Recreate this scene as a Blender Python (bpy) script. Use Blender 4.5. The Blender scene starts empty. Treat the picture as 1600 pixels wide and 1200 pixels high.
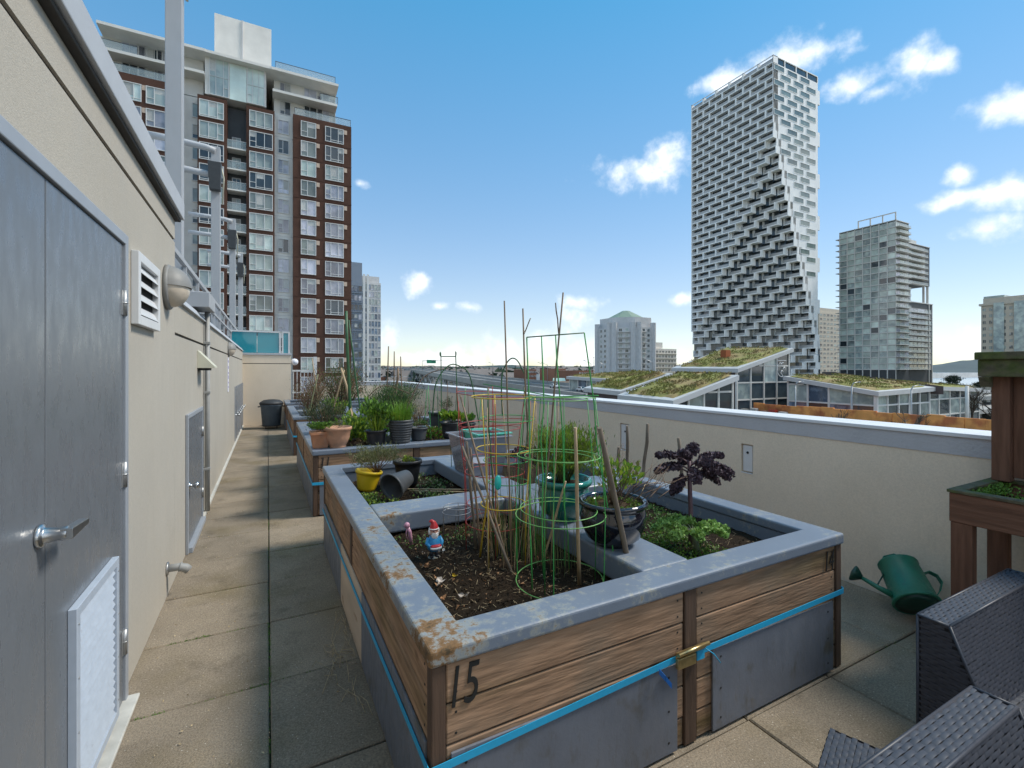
import bpy, bmesh, math, random
from mathutils import Vector, Matrix, noise as mnoise
random.seed(7)
rnd = random.random
def ru(a, b): return a + (b - a) * random.random()
PI = math.pi
SC = bpy.context.scene
COL = SC.collection
# ------------------------------------------------------------------ camera
F, EYE, HZ, VPX = 732.0, 1.6, 578.0, 418.0          # focal length in px of a 1600 px wide frame, eye height, horizon row
YAW = math.atan((800 - VPX) / F)
SN, CS = math.sin(YAW), math.cos(YAW)
cd = bpy.data.cameras.new('camera'); cam = bpy.data.objects.new('camera', cd); COL.objects.link(cam)
cam.location = (0, 0, EYE); cam.rotation_euler = (PI / 2, 0, -YAW)
cd.sensor_width = 36; cd.lens = F / 1600 * 36; cd.shift_y = -(600 - HZ) / 1600
cd.clip_start = 0.05; cd.clip_end = 30000
SC.camera = cam
# ------------------------------------------------------------------ light
SUN_AZ, SUN_EL = 106.0, 50.0                          # azimuth from +Y towards +X
SUN_STRENGTH, SKY_STRENGTH, EXPOSURE = 1.0, 0.15, 1.94
SKY_HUE, SKY_SAT, SKY_GAMMA, SKY_SCALE = 0.515, 1.44, 0.45, .73
sl = bpy.data.lights.new('sun', 'SUN'); sl.energy = SUN_STRENGTH; sl.angle = math.radians(12.0); sl.color = (1, .93, .82)
so = bpy.data.objects.new('sun', sl); COL.objects.link(so)
_a, _e = math.radians(SUN_AZ), math.radians(SUN_EL)
sdir = Vector((math.sin(_a) * math.cos(_e), math.cos(_a) * math.cos(_e), math.sin(_e)))
so.rotation_euler = sdir.to_track_quat('Z', 'Y').to_euler(); so.location = (8, 8, 30)
SC.view_settings.view_transform = 'Standard'; SC.view_settings.look = 'None'
SC.view_settings.exposure = EXPOSURE; SC.view_settings.gamma = 1; SC.view_settings.use_curve_mapping = False
SC.cycles.max_bounces = 6; SC.cycles.transparent_max_bounces = 12
SC.cycles.use_denoising = True
def at_z(px, py, z=0.0):
    d = F * (EYE - z) / (py - HZ); u = (px - 800) / F * d
    return Vector((d * SN + u * CS, d * CS - u * SN, z))
def at_Y(px, py, Y):
    k = (px - 800) / F; d = Y / (CS - k * SN); u = k * d
    return Vector((d * SN + u * CS, Y, EYE + (HZ - py) / F * d))
def at_X(px, py, X):
    k = (px - 800) / F; d = X / (SN + k * CS); u = k * d
    return Vector((X, d * CS - u * SN, EYE + (HZ - py) / F * d))
def at_d(px, py, d):
    u = (px - 800) / F * d
    return Vector((d * SN + u * CS, d * CS - u * SN, EYE + (HZ - py) / F * d))
# world: Nishita sky with drifting cumulus
W = bpy.data.worlds.new('World'); SC.world = W; W.use_nodes = True
nt = W.node_tree; nt.nodes.clear(); N = nt.nodes.new; Lk = nt.links.new
out = N('ShaderNodeOutputWorld'); bg = N('ShaderNodeBackground'); sky = N('ShaderNodeTexSky')
sky.sky_type = 'NISHITA'; sky.sun_disc = False; sky.sun_elevation = _e; sky.sun_rotation = _a
sky.altitude = 0; sky.air_density = 1.0; sky.dust_density = 0.0; sky.ozone_density = 2.0
tc = N('ShaderNodeTexCoord'); sep = N('ShaderNodeSeparateXYZ'); Lk(tc.outputs['Generated'], sep.inputs[0])
def M(op, a, b=None, c=None, clamp=False):
    n = N('ShaderNodeMath'); n.operation = op; n.use_clamp = clamp
    for i, v in enumerate((a, b, c)):
        if v is None: continue
        if isinstance(v, (int, float)): n.inputs[i].default_value = v
        else: Lk(v, n.inputs[i])
    return n.outputs[0]
az = M('ARCTAN2', sep.outputs[0], sep.outputs[1]); el = M('ARCSINE', sep.outputs[2])
nz = N('ShaderNodeTexNoise'); nz.inputs['Scale'].default_value = 11; nz.inputs['Detail'].default_value = 9; nz.inputs['Roughness'].default_value = .6
Lk(tc.outputs['Generated'], nz.inputs['Vector'])
nb = N('ShaderNodeTexNoise'); nb.inputs['Scale'].default_value = 34; nb.inputs['Detail'].default_value = 7
Lk(tc.outputs['Generated'], nb.inputs['Vector'])
cmb = N('ShaderNodeCombineXYZ'); Lk(az, cmb.inputs[0]); Lk(el, cmb.inputs[1])
val = None
for px, py, w, h in [(1000, 268, 60, 24), (1045, 248, 52, 30), (1228, 92, 70, 30), (1260, 82, 50, 24), (1130, 128, 40, 16), (1330, 134, 44, 20), (1375, 142, 34, 12), (1425, 100, 34, 28),
                     (1465, 105, 34, 22), (1565, 165, 48, 24), (1504, 272, 22, 17), (1500, 310, 46, 13), (1575, 302, 56, 22), (1545, 356, 40, 18), (653, 446, 18, 14),
                     (684, 478, 14, 7), (735, 480, 16, 7), (908, 472, 32, 13), (893, 497, 26, 19), (612, 535, 22, 30), (640, 556, 34, 12), (680, 560, 48, 18),
                     (790, 552, 44, 26), (835, 545, 34, 22), (905, 556, 46, 26), (960, 560, 50, 26), (1066, 556, 26, 18), (1070, 466, 20, 9), (1490, 542, 38, 24), (1520, 535, 22, 24), (562, 287, 13, 8), (730, 566, 60, 10)]:
    p = at_d(px, py, 1.0) - Vector((0, 0, EYE)); D = p.normalized()
    a0 = math.atan2(D.x, D.y); e0 = math.asin(D.z); k = math.hypot(p.x, p.y)
    sx = w / F / (k * k) * 1.45; sy = h / F / (1 + (p.z / k) ** 2) / k * 1.45
    s1 = N('ShaderNodeVectorMath'); s1.operation = 'SUBTRACT'; Lk(cmb.outputs[0], s1.inputs[0]); s1.inputs[1].default_value = (a0, e0, 0)
    s2 = N('ShaderNodeVectorMath'); s2.operation = 'MULTIPLY'; Lk(s1.outputs[0], s2.inputs[0]); s2.inputs[1].default_value = (1 / sx, 1 / sy, 0)
    s3 = N('ShaderNodeVectorMath'); s3.operation = 'LENGTH'; Lk(s2.outputs[0], s3.inputs[0])
    v = M('SUBTRACT', 1.0, s3.outputs['Value'])
    val = v if val is None else M('MAXIMUM', val, v)
# denser cumulus added out of view all round and overhead, for neutral fill light
da = M('ABSOLUTE', M('SUBTRACT', az, YAW)); side = M('MULTIPLY', M('SUBTRACT', da, 0.95), 3.0, clamp=True)
up = M('MULTIPLY', M('SUBTRACT', el, 0.75), 3.0, clamp=True); side = M('MAXIMUM', side, up)
nl = N('ShaderNodeTexNoise'); nl.inputs['Scale'].default_value = 3.2; nl.inputs['Detail'].default_value = 3; Lk(tc.outputs['Generated'], nl.inputs['Vector'])
gen = M('SUBTRACT', M('MULTIPLY', M('SUBTRACT', nl.outputs[0], 0.46), 7.0), M('MULTIPLY', M('SUBTRACT', 1.0, side), 9.0))
val = M('MAXIMUM', val, gen)
dens = M('ADD', val, M('MULTIPLY', M('SUBTRACT', nz.outputs[0], 0.5), 2.6)); dens = M('ADD', dens, M('MULTIPLY', M('SUBTRACT', nb.outputs[0], 0.5), 1.1))
ramp = N('ShaderNodeMapRange'); ramp.interpolation_type = 'SMOOTHSTEP'; ramp.inputs[1].default_value = 0.0; ramp.inputs[2].default_value = 1.15
ramp.inputs[4].default_value = 0.93; Lk(dens, ramp.inputs[0])
mixc = N('ShaderNodeMix'); mixc.data_type = 'RGBA'; Lk(ramp.outputs[0], mixc.inputs[0]); 
hs = N('ShaderNodeHueSaturation'); hs.inputs['Hue'].default_value = SKY_HUE; hs.inputs['Saturation'].default_value = SKY_SAT; Lk(sky.outputs[0], hs.inputs['Color'])
gm = N('ShaderNodeGamma'); gm.inputs[1].default_value = SKY_GAMMA; Lk(hs.outputs[0], gm.inputs[0])
tint = N('ShaderNodeVectorMath'); tint.operation = 'SCALE'; tint.inputs['Scale'].default_value = SKY_SCALE; Lk(gm.outputs[0], tint.inputs[0])
Lk(tint.outputs[0], mixc.inputs[6])
shade = N('ShaderNodeMix'); shade.data_type = 'RGBA'; Lk(M('ADD', M('MULTIPLY', dens, 0.5), M('MULTIPLY', M('SUBTRACT', nb.outputs[0], 0.45), 1.6), clamp=True), shade.inputs[0])
CL = 2.5
shade.inputs[6].default_value = (.72 * CL, .79 * CL, .88 * CL, 1); shade.inputs[7].default_value = (1.0 * CL, 1.0 * CL, 1.0 * CL, 1)
Lk(shade.outputs[2], mixc.inputs[7]); Lk(mixc.outputs[2], bg.inputs[0]); bg.inputs[1].default_value = SKY_STRENGTH
Lk(bg.outputs[0], out.inputs[0])
# ------------------------------------------------------------------ materials
MATS = {}
def srgb(r, g, b):
    f = lambda c: (c / 255 / 12.92) if c <= 10 else (((c / 255) + .055) / 1.055) ** 2.4
    return (f(r), f(g), f(b))
def mat(name, col, rough=.6, metal=0.0, var=.12, vscale=6.0, bump=0.0, bscale=60.0, spec=.5, stretch=None, rand=0.0, col2=None, c2scale=3.0, c2lo=.5, c2hi=.62, trans=0.0, coat=0.0, emit=None):
    """principled with world-space colour variation, an optional second colour in patches, fine bump and per-object tint"""
    m = bpy.data.materials.new(name); m.use_nodes = True; t = m.node_tree; nd = t.nodes; lk = t.links.new
    b = nd['Principled BSDF']; b.inputs['Roughness'].default_value = rough; b.inputs['Metallic'].default_value = metal
    b.inputs['Specular IOR Level'].default_value = spec; b.inputs['Coat Weight'].default_value = coat
    geo = nd.new('ShaderNodeNewGeometry'); vec = geo.outputs['Position']
    if stretch:
        mp = nd.new('ShaderNodeVectorMath'); mp.operation = 'MULTIPLY'; mp.inputs[1].default_value = stretch; lk(vec, mp.inputs[0]); vec = mp.outputs[0]
    def nz(scale, detail=4, v=None):
        n = nd.new('ShaderNodeTexNoise'); n.inputs['Scale'].default_value = scale; n.inputs['Detail'].default_value = detail; lk(v or vec, n.inputs['Vector']); return n.outputs[0]
    n1 = nz(vscale, 5)
    mr = nd.new('ShaderNodeMapRange'); mr.inputs[1].default_value = .25; mr.inputs[2].default_value = .75; mr.inputs[3].default_value = 1 - var; mr.inputs[4].default_value = 1 + var; lk(n1, mr.inputs[0])
    fac = mr.outputs[0]
    if rand:
        oi = nd.new('ShaderNodeObjectInfo'); r2 = nd.new('ShaderNodeMapRange'); r2.inputs[3].default_value = 1 - rand; r2.inputs[4].default_value = 1 + rand; lk(oi.outputs['Random'], r2.inputs[0])
        mm = nd.new('ShaderNodeMath'); mm.operation = 'MULTIPLY'; lk(fac, mm.inputs[0]); lk(r2.outputs[0], mm.inputs[1]); fac = mm.outputs[0]
    base = nd.new('ShaderNodeRGB'); base.outputs[0].default_value = (*col, 1); c = base.outputs[0]
    if col2:
        mk = nd.new('ShaderNodeMapRange'); mk.inputs[1].default_value = c2lo; mk.inputs[2].default_value = c2hi; lk(nz(c2scale, 6), mk.inputs[0])
        mx = nd.new('ShaderNodeMix'); mx.data_type = 'RGBA'; lk(mk.outputs[0], mx.inputs[0]); lk(c, mx.inputs[6]); mx.inputs[7].default_value = (*col2, 1); c = mx.outputs[2]
    sc = nd.new('ShaderNodeVectorMath'); sc.operation = 'SCALE'; lk(c, sc.inputs[0]); lk(fac, sc.inputs['Scale']); lk(sc.outputs[0], b.inputs['Base Color'])
    if bump:
        bp = nd.new('ShaderNodeBump'); bp.inputs['Strength'].default_value = bump; bp.inputs['Distance'].default_value = .01; lk(nz(bscale, 3), bp.inputs['Height']); lk(bp.outputs[0], b.inputs['Normal'])
    if trans:
        tr = nd.new('ShaderNodeBsdfTranslucent'); lk(sc.outputs[0], tr.inputs[0]); ms = nd.new('ShaderNodeMixShader'); ms.inputs[0].default_value = trans
        lk(b.outputs[0], ms.inputs[1]); lk(tr.outputs[0], ms.inputs[2]); lk(ms.outputs[0], nd['Material Output'].inputs[0])
    MATS[name] = m
    return m
def glassy(name, col, rough=.08, rand=.5, var=.3, spec=.8, vscale=.4, col2=None): return mat(name, col, rough, 0, var, vscale, spec=spec, rand=rand, col2=col2, c2scale=.5, c2lo=.45, c2hi=.55)
def clear_glass(name, col, alpha):
    m = mat(name, col, .05, spec=.7, var=.02); m.node_tree.nodes['Principled BSDF'].inputs['Alpha'].default_value = alpha; return m
# ------------------------------------------------------------------ mesh builder
WLOC = {}
class MB:
    def __init__(s): s.v = []; s.f = []; s.m = []; s.s = []
    def add(s, vs, fs, m=0, sm=False):
        o = len(s.v); s.v += [tuple(p) for p in vs]
        for f in fs: s.f.append(tuple(i + o for i in f)); s.m.append(m); s.s.append(sm)
        return s
    def box(s, x0, x1, y0, y1, z0, z1, m=0):
        return s.add([(x0, y0, z0), (x1, y0, z0), (x1, y1, z0), (x0, y1, z0), (x0, y0, z1), (x1, y0, z1), (x1, y1, z1), (x0, y1, z1)],
                     [(0, 3, 2, 1), (4, 5, 6, 7), (0, 1, 5, 4), (1, 2, 6, 5), (2, 3, 7, 6), (3, 0, 4, 7)], m)
    def hexa(s, p, m=0):      # eight corners, bottom four counter-clockwise then top four
        return s.add(p, [(0, 3, 2, 1), (4, 5, 6, 7), (0, 1, 5, 4), (1, 2, 6, 5), (2, 3, 7, 6), (3, 0, 4, 7)], m)
    def prism(s, poly, z0, z1, m=0):
        n = len(poly)
        return s.add([(x, y, z0) for x, y in poly] + [(x, y, z1) for x, y in poly],
                     [tuple(range(n - 1, -1, -1)), tuple(range(n, 2 * n))] + [(i, (i + 1) % n, n + (i + 1) % n, n + i) for i in range(n)], m)
    def quad(s, a, b, c, d, m=0): return s.add([a, b, c, d], [(0, 1, 2, 3)], m)
    def tube(s, pts, r, n=6, m=0, cap=True, sm=True, flat=1.0):
        pts = [Vector(p) for p in pts]; R = r if isinstance(r, (list, tuple)) else [r] * len(pts)
        vs = []; up = None
        for i, p in enumerate(pts):
            t = (pts[min(i + 1, len(pts) - 1)] - pts[max(i - 1, 0)]).normalized()
            if up is None:
                up = Vector((0, 0, 1)) if abs(t.z) < .9 else Vector((1, 0, 0))
            a = t.cross(up).normalized(); b = a.cross(t).normalized(); up = b
            for k in range(n):
                w = 2 * PI * k / n; vs.append(p + a * math.cos(w) * R[i] + b * math.sin(w) * R[i] * flat)
        fs = []
        for i in range(len(pts) - 1):
            for k in range(n):
                fs.append((i * n + k, i * n + (k + 1) % n, (i + 1) * n + (k + 1) % n, (i + 1) * n + k))
        s.add(vs, fs, m, sm)
        if cap:
            o = len(s.v) - len(vs)
            s.f.append(tuple(o + k for k in range(n - 1, -1, -1))); s.m.append(m); s.s.append(False)
            e = o + (len(pts) - 1) * n; s.f.append(tuple(e + k for k in range(n))); s.m.append(m); s.s.append(False)
        return s
    def ring(s, c, r, wr, n=28, m=0, tilt=(0, 0), k=5):
        c = Vector(c); vs = []; fs = []
        for i in range(n):
            a = 2 * PI * i / n; o = Vector((math.cos(a), math.sin(a), 0)); p = c + o * r + Vector((0, 0, tilt[0] * math.cos(a) * r + tilt[1] * math.sin(a) * r))
            for j in range(k):
                w = 2 * PI * j / k; vs.append(p + o * math.cos(w) * wr + Vector((0, 0, math.sin(w) * wr)))
        for i in range(n):
            for j in range(k): fs.append((i * k + j, ((i + 1) % n) * k + j, ((i + 1) % n) * k + (j + 1) % k, i * k + (j + 1) % k))
        return s.add(vs, fs, m, True)
    def lathe(s, prof, c=(0, 0, 0), n=24, m=0, sm=True, ax=None, sq=1.0):
        c = Vector(c); vs = []; fs = []
        for r, z in prof:
            for k in range(n):
                a = 2 * PI * k / n; vs.append(Vector((r * math.cos(a), r * math.sin(a) * sq, z)))
        for i in range(len(prof) - 1):
            for k in range(n): fs.append((i * n + k, i * n + (k + 1) % n, (i + 1) * n + (k + 1) % n, (i + 1) * n + k))
        fs.append(tuple(range(n - 1, -1, -1))); e = (len(prof) - 1) * n; fs.append(tuple(range(e, e + n)))
        if ax is not None: vs = [ax @ p for p in vs]
        s.add([c + p for p in vs], fs, m, sm); s.s[-1] = False; s.s[-2] = False
        return s
    def blade(s, p0, d, L, w, bend=.5, m=0, segs=3, side=None):
        """a leaf blade: tapering strip from p0 along d, bending down"""
        p = Vector(p0); d = Vector(d).normalized(); sd = side or d.cross(Vector((0, 0, 1)))
        if sd.length < .01: sd = Vector((1, 0, 0))
        sd.normalize(); vs = []
        for i in range(segs + 1):
            t = i / segs; ww = w * (1 - t) ** .7 * (1 if i else .6)
            vs += [p - sd * ww / 2, p + sd * ww / 2]; p = p + d * (L / segs); d = (d + Vector((0, 0, -bend / segs))).normalized()
        return s.add(vs, [(2 * i, 2 * i + 1, 2 * i + 3, 2 * i + 2) for i in range(segs)], m, True)
    def leaf(s, p, d, L, w, m=0):
        p = Vector(p); d = Vector(d).normalized(); sd = d.cross(Vector((ru(-1, 1), ru(-1, 1), ru(-.2, 1)))).normalized() * w / 2; nn = sd.cross(d).normalized() * (w * .18)
        return s.add([p, p + d * L * .5 + sd + nn, p + d * L, p + d * L * .5 - sd + nn], [(0, 1, 2), (0, 2, 3)], m, False)
    def build(s, name, mats, parent=None, loc=None, bev=0.0, seg=2, local=False):
        me = bpy.data.meshes.new(name)
        off = Vector(loc) if loc is not None else (WLOC[parent] if parent is not None and not local else Vector((0, 0, 0)))
        me.from_pydata([(x - off.x, y - off.y, z - off.z) for x, y, z in s.v], [], s.f)
        for q in (mats if isinstance(mats, (list, tuple)) else [mats]): me.materials.append(MATS[q] if isinstance(q, str) else q)
        me.polygons.foreach_set('material_index', s.m); me.polygons.foreach_set('use_smooth', s.s); me.update()
        o = bpy.data.objects.new(name, me); COL.objects.link(o)
        if parent is not None: o.parent = parent
        if loc is not None: o.location = loc
        WLOC[o] = off if not local else Vector((0, 0, 0))
        if bev:
            b = o.modifiers.new('Bevel', 'BEVEL'); b.width = bev; b.segments = seg; b.limit_method = 'ANGLE'; b.angle_limit = math.radians(40); b.harden_normals = False
        return o
def tag(o, label=None, cat=None, group=None, kind=None):
    if label: o['label'] = label
    if cat: o['category'] = cat
    if group: o['group'] = group
    if kind: o['kind'] = kind
    return o
def thing(name, label, cat, loc, group=None, rz=0.0):
    o = bpy.data.objects.new(name, None); COL.objects.link(o); o.location = loc; o.rotation_euler = (0, 0, rz); o.empty_display_size = .2
    WLOC[o] = Vector(loc); return tag(o, label, cat, group)
def inst(src, name, parent, loc, rz=0.0):
    """another object on the same mesh, at a world place under an unrotated parent"""
    o = bpy.data.objects.new(name, src.data); COL.objects.link(o); o.parent = parent
    o.location = Vector(loc) - (WLOC[parent] if parent is not None else Vector((0, 0, 0))); o.rotation_euler = (0, 0, rz); WLOC[o] = Vector(loc)
    return o
def meshdata(mb, name, mats):
    me = bpy.data.meshes.new(name); me.from_pydata(mb.v, [], mb.f)
    for q in (mats if isinstance(mats, (list, tuple)) else [mats]): me.materials.append(MATS[q])
    me.polygons.foreach_set('material_index', mb.m); me.polygons.foreach_set('use_smooth', mb.s); me.update(); return me
def put(me, name, parent, loc, rz=0.0, sc=None):
    o = bpy.data.objects.new(name, me); COL.objects.link(o); o.parent = parent
    o.location = Vector(loc) - WLOC[parent]; o.rotation_euler = (0, 0, rz); WLOC[o] = Vector(loc)
    if sc: o.scale = sc
    return o
def textmesh(txt, size, depth=.002, shear=0.0):
    cu = bpy.data.curves.new('t', 'FONT'); cu.body = txt; cu.size = size; cu.extrude = depth; cu.shear = shear; cu.align_x = 'LEFT'
    o = bpy.data.objects.new('t', cu); COL.objects.link(o); dg = bpy.context.evaluated_depsgraph_get(); me = bpy.data.meshes.new_from_object(o.evaluated_get(dg))
    bpy.data.objects.remove(o); return me
# ------------------------------------------------------------------ palette
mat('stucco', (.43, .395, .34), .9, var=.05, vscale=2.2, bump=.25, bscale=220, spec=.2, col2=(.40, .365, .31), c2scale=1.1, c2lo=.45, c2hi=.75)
mat('stucco_shade_lift', (.74, .625, .49), .9, var=.05, vscale=1.7, bump=.3, bscale=240, spec=.2, col2=(.70, .59, .455), c2scale=1.6, c2lo=.5, c2hi=.75)  # same beige paint as stucco, its colour lightened to lift the shaded walls
mat('groove_and_shadow', (.05, .045, .04), .9)
mat('coping_grey', (.42, .43, .45), .55, var=.06, vscale=5, bump=.1)
mat('band_blue', (.47, .465, .48), .7, var=.07, vscale=4, bump=.5, bscale=50, spec=.3)
mat('coping_white', (.68, .68, .69), .5, var=.05, vscale=5)
mat('door_paint', (.14, .15, .165), .28, var=.05, vscale=1.5, bump=.04, bscale=120, spec=.5)
mat('door_seam', (.03, .035, .045), .6)
mat('frame_paint', (.30, .32, .35), .45, var=.06)
mat('grille_paint', (.40, .45, .52), .4, var=.06, vscale=20)
mat('steel', (.55, .55, .55), .28, metal=1.0, var=.08, vscale=30)
mat('dull_steel', (.42, .42, .42), .45, metal=.8, var=.1, vscale=20)
mat('alum_white', (.62, .62, .62), .4, var=.05)
mat('threshold', (.50, .49, .45), .7, var=.15, vscale=15)
mat('post_paint', (.36, .37, .385), .55, var=.04, vscale=3)
mat('pipe_paint', (.30, .30, .29), .55, var=.1, vscale=12)
mat('dark_void', (.015, .015, .017), .8)
mat('lamp_body', (.22, .215, .205), .55, var=.08, vscale=20)
mat('lamp_lens', (.55, .47, .38), .25, var=.1, vscale=25)
mat('hood_cream', (.55, .53, .42), .6, var=.08)
mat('sign_white', (.75, .74, .80), .4, var=.02)
mat('sign_ink', (.25, .2, .45), .5)
mat('black_plastic', (.018, .018, .02), .42, var=.15, vscale=20)
mat('paver', (.255, .21, .158), .95, var=.17, vscale=3.0, bump=.5, bscale=300, spec=.15, rand=.10, col2=(.20, .16, .10), c2scale=1.7, c2lo=.5, c2hi=.74)
mat('slab', (.085, .075, .05), .95, var=.2, vscale=20)
mat('moss', (.09, .17, .025), .9, var=.4, vscale=90, bump=.5)
mat('litter', (.42, .33, .2), .9, var=.4, vscale=60)
def speckle(name, scale, amt, spot=None, spot_col=(.6, .55, .48), dirt=None):
    """fine aggregate: grain-sized brightness noise, pale chips, and dark grime blotches of their own shape"""
    m = MATS[name]; t = m.node_tree; nd = t.nodes; lk = t.links.new; b = nd['Principled BSDF']; src = b.inputs['Base Color'].links[0].from_socket; geo = nd.new('ShaderNodeNewGeometry')
    n = nd.new('ShaderNodeTexNoise'); n.inputs['Scale'].default_value = scale; n.inputs['Detail'].default_value = 2; lk(geo.outputs['Position'], n.inputs['Vector'])
    mr = nd.new('ShaderNodeMapRange'); mr.inputs[1].default_value = .3; mr.inputs[2].default_value = .7; mr.inputs[3].default_value = 1 - amt; mr.inputs[4].default_value = 1 + amt; lk(n.outputs[0], mr.inputs[0])
    sc = nd.new('ShaderNodeVectorMath'); sc.operation = 'SCALE'; lk(src, sc.inputs[0]); lk(mr.outputs[0], sc.inputs['Scale']); c = sc.outputs[0]
    if spot:
        v = nd.new('ShaderNodeTexVoronoi'); v.inputs['Scale'].default_value = spot; lk(geo.outputs['Position'], v.inputs['Vector'])
        m1 = nd.new('ShaderNodeMapRange'); m1.inputs[1].default_value = .10; m1.inputs[2].default_value = .05; lk(v.outputs['Distance'], m1.inputs[0])
        mx = nd.new('ShaderNodeMix'); mx.data_type = 'RGBA'; lk(m1.outputs[0], mx.inputs[0]); lk(c, mx.inputs[6]); mx.inputs[7].default_value = (*spot_col, 1); c = mx.outputs[2]
    if dirt:
        n3 = nd.new('ShaderNodeTexNoise'); n3.inputs['Scale'].default_value = dirt; n3.inputs['Detail'].default_value = 7; n3.inputs['Roughness'].default_value = .65; lk(geo.outputs['Position'], n3.inputs['Vector'])
        m3 = nd.new('ShaderNodeMapRange'); m3.inputs[1].default_value = .56; m3.inputs[2].default_value = .72; m3.inputs[3].default_value = 1; m3.inputs[4].default_value = .66; lk(n3.outputs[0], m3.inputs[0])
        s3 = nd.new('ShaderNodeVectorMath'); s3.operation = 'SCALE'; lk(c, s3.inputs[0]); lk(m3.outputs[0], s3.inputs['Scale']); c = s3.outputs[0]
    lk(c, b.inputs['Base Color'])
speckle('paver', 130, .26, 38, dirt=4.5); speckle('stucco', 90, .05); speckle('stucco_shade_lift', 90, .06)
# planter metal: painted, with rusty grime patches that follow where leaves and soil lay
def rim_mat():
    m = mat('rim_metal', (.16, .19, .24), .42, var=.08, vscale=3.5, bump=.06, bscale=140, spec=.45)
    t = m.node_tree; nd = t.nodes; lk = t.links.new; b = nd['Principled BSDF']
    src = b.inputs['Base Color'].links[0].from_socket; geo = nd.new('ShaderNodeNewGeometry')
    n1 = nd.new('ShaderNodeTexNoise'); n1.inputs['Scale'].default_value = 3.4; n1.inputs['Detail'].default_value = 2; lk(geo.outputs['Position'], n1.inputs['Vector'])
    n2 = nd.new('ShaderNodeTexNoise'); n2.inputs['Scale'].default_value = 26; n2.inputs['Detail'].default_value = 8; n2.inputs['Roughness'].default_value = .7; lk(geo.outputs['Position'], n2.inputs['Vector'])
    sp = nd.new('ShaderNodeSeparateXYZ'); lk(geo.outputs['Position'], sp.inputs[0])
    def mm(op, a, b_, cl=False):
        n = nd.new('ShaderNodeMath'); n.operation = op; n.use_clamp = cl
        for i, v in enumerate((a, b_)):
            if isinstance(v, (int, float)): n.inputs[i].default_value = v
            else: lk(v, n.inputs[i])
        return n.outputs[0]
    wx = mm('MULTIPLY', mm('SUBTRACT', 1.1, sp.outputs[0]), 1.2, True)                     # more litter on the walkway side
    wy = mm('MULTIPLY', mm('SUBTRACT', 3.3, sp.outputs[1]), .55, True)
    wx = mm('ADD', mm('MULTIPLY', wx, .25), mm('MULTIPLY', mm('MULTIPLY', wx, wy), 1.35))
    k = mm('ADD', mm('MULTIPLY', n1.outputs[0], .82), mm('MULTIPLY', wx, .22)); k = mm('ADD', k, mm('MULTIPLY', mm('SUBTRACT', n2.outputs[0], .5), 1.1))
    def blend(lo, hi, col, srcs, top=1.0):
        mr = nd.new('ShaderNodeMapRange'); mr.inputs[1].default_value = lo; mr.inputs[2].default_value = hi; mr.inputs[4].default_value = top; lk(k, mr.inputs[0])
        mx = nd.new('ShaderNodeMix'); mx.data_type = 'RGBA'; lk(mr.outputs[0], mx.inputs[0]); lk(srcs, mx.inputs[6]); mx.inputs[7].default_value = (*col, 1); return mx.outputs[2], mr.outputs[0]
    c, _ = blend(.50, .66, (.36, .36, .30), src, .6); c, f = blend(.64, .76, (.19, .105, .045), c); c, _ = blend(.80, .92, (.07, .05, .028), c)
    lk(c, b.inputs['Base Color'])
    mr = nd.new('ShaderNodeMapRange'); mr.inputs[3].default_value = .4; mr.inputs[4].default_value = .9; lk(f, mr.inputs[0]); lk(mr.outputs[0], b.inputs['Roughness'])
rim_mat()
mat('panel_grey', (.14, .155, .19), .5, var=.12, vscale=5, bump=.05, bscale=90, col2=(.10, .095, .085), c2scale=6, c2lo=.58, c2hi=.72)
mat('panel_pale', (.50, .40, .31), .8, var=.15, vscale=9, stretch=(1, .25, 1), col2=(.30, .19, .12), c2scale=14, c2lo=.62, c2hi=.72)
for ax, st in (('x', (.10, 1, 1)), ('y', (1, .10, 1)), ('z', (1, 1, .10))):
    mat('wood_' + ax, (.30, .185, .115), .88, var=.45, vscale=48, bump=.45, bscale=70, stretch=st, rand=.16, col2=(.115, .085, .032), c2scale=5, c2lo=.5, c2hi=.72, spec=.2)
    mat('oldwood_' + ax, (.165, .082, .052), .85, var=.38, vscale=30, bump=.4, bscale=80, stretch=st, rand=.12, col2=(.09, .05, .035), c2scale=7, c2lo=.5, c2hi=.7, spec=.2)
mat('mossy_wood', (.10, .085, .05), .9, var=.4, vscale=25, bump=.5, bscale=60, col2=(.07, .085, .02), c2scale=9, c2lo=.45, c2hi=.6)
mat('postwood', (.085, .05, .032), .85, var=.3, vscale=30, stretch=(1, 1, .1), bump=.3, bscale=60)
mat('strap_blue', (.02, .36, .62), .45, var=.06, vscale=60)
mat('strap_dark', (.01, .14, .48), .5, var=.06)
mat('brass', (.55, .42, .2), .35, metal=.9, var=.2, vscale=60)
mat('ink', (.012, .012, .012), .6)
mat('soil', (.028, .019, .012), .97, var=.5, vscale=60, bump=1.0, bscale=130, spec=.1)
mat('mulch', (.075, .05, .03), .95, var=.5, vscale=80, bump=1.0, bscale=120, spec=.1)
mat('soil_crumb', (.035, .024, .016), .95, var=.5, vscale=80, spec=.1)
mat('straw', (.40, .29, .16), .8, var=.3, vscale=40)
mat('dead_leaf', (.40, .20, .09), .8, var=.4, vscale=40)
mat('pale_bit', (.62, .52, .44), .8, var=.25, vscale=60)
mat('terracotta', (.46, .20, .10), .75, var=.16, vscale=14, col2=(.36, .22, .16), c2scale=8, c2lo=.5, c2hi=.7)
mat('terracotta_pale', (.50, .27, .17), .75, var=.16, vscale=14, col2=(.30, .19, .13), c2scale=9, c2lo=.5, c2hi=.7)
mat('pot_black', (.018, .018, .02), .45, var=.2, vscale=20)
mat('pot_grey', (.055, .058, .062), .5, var=.15, vscale=15)
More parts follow.
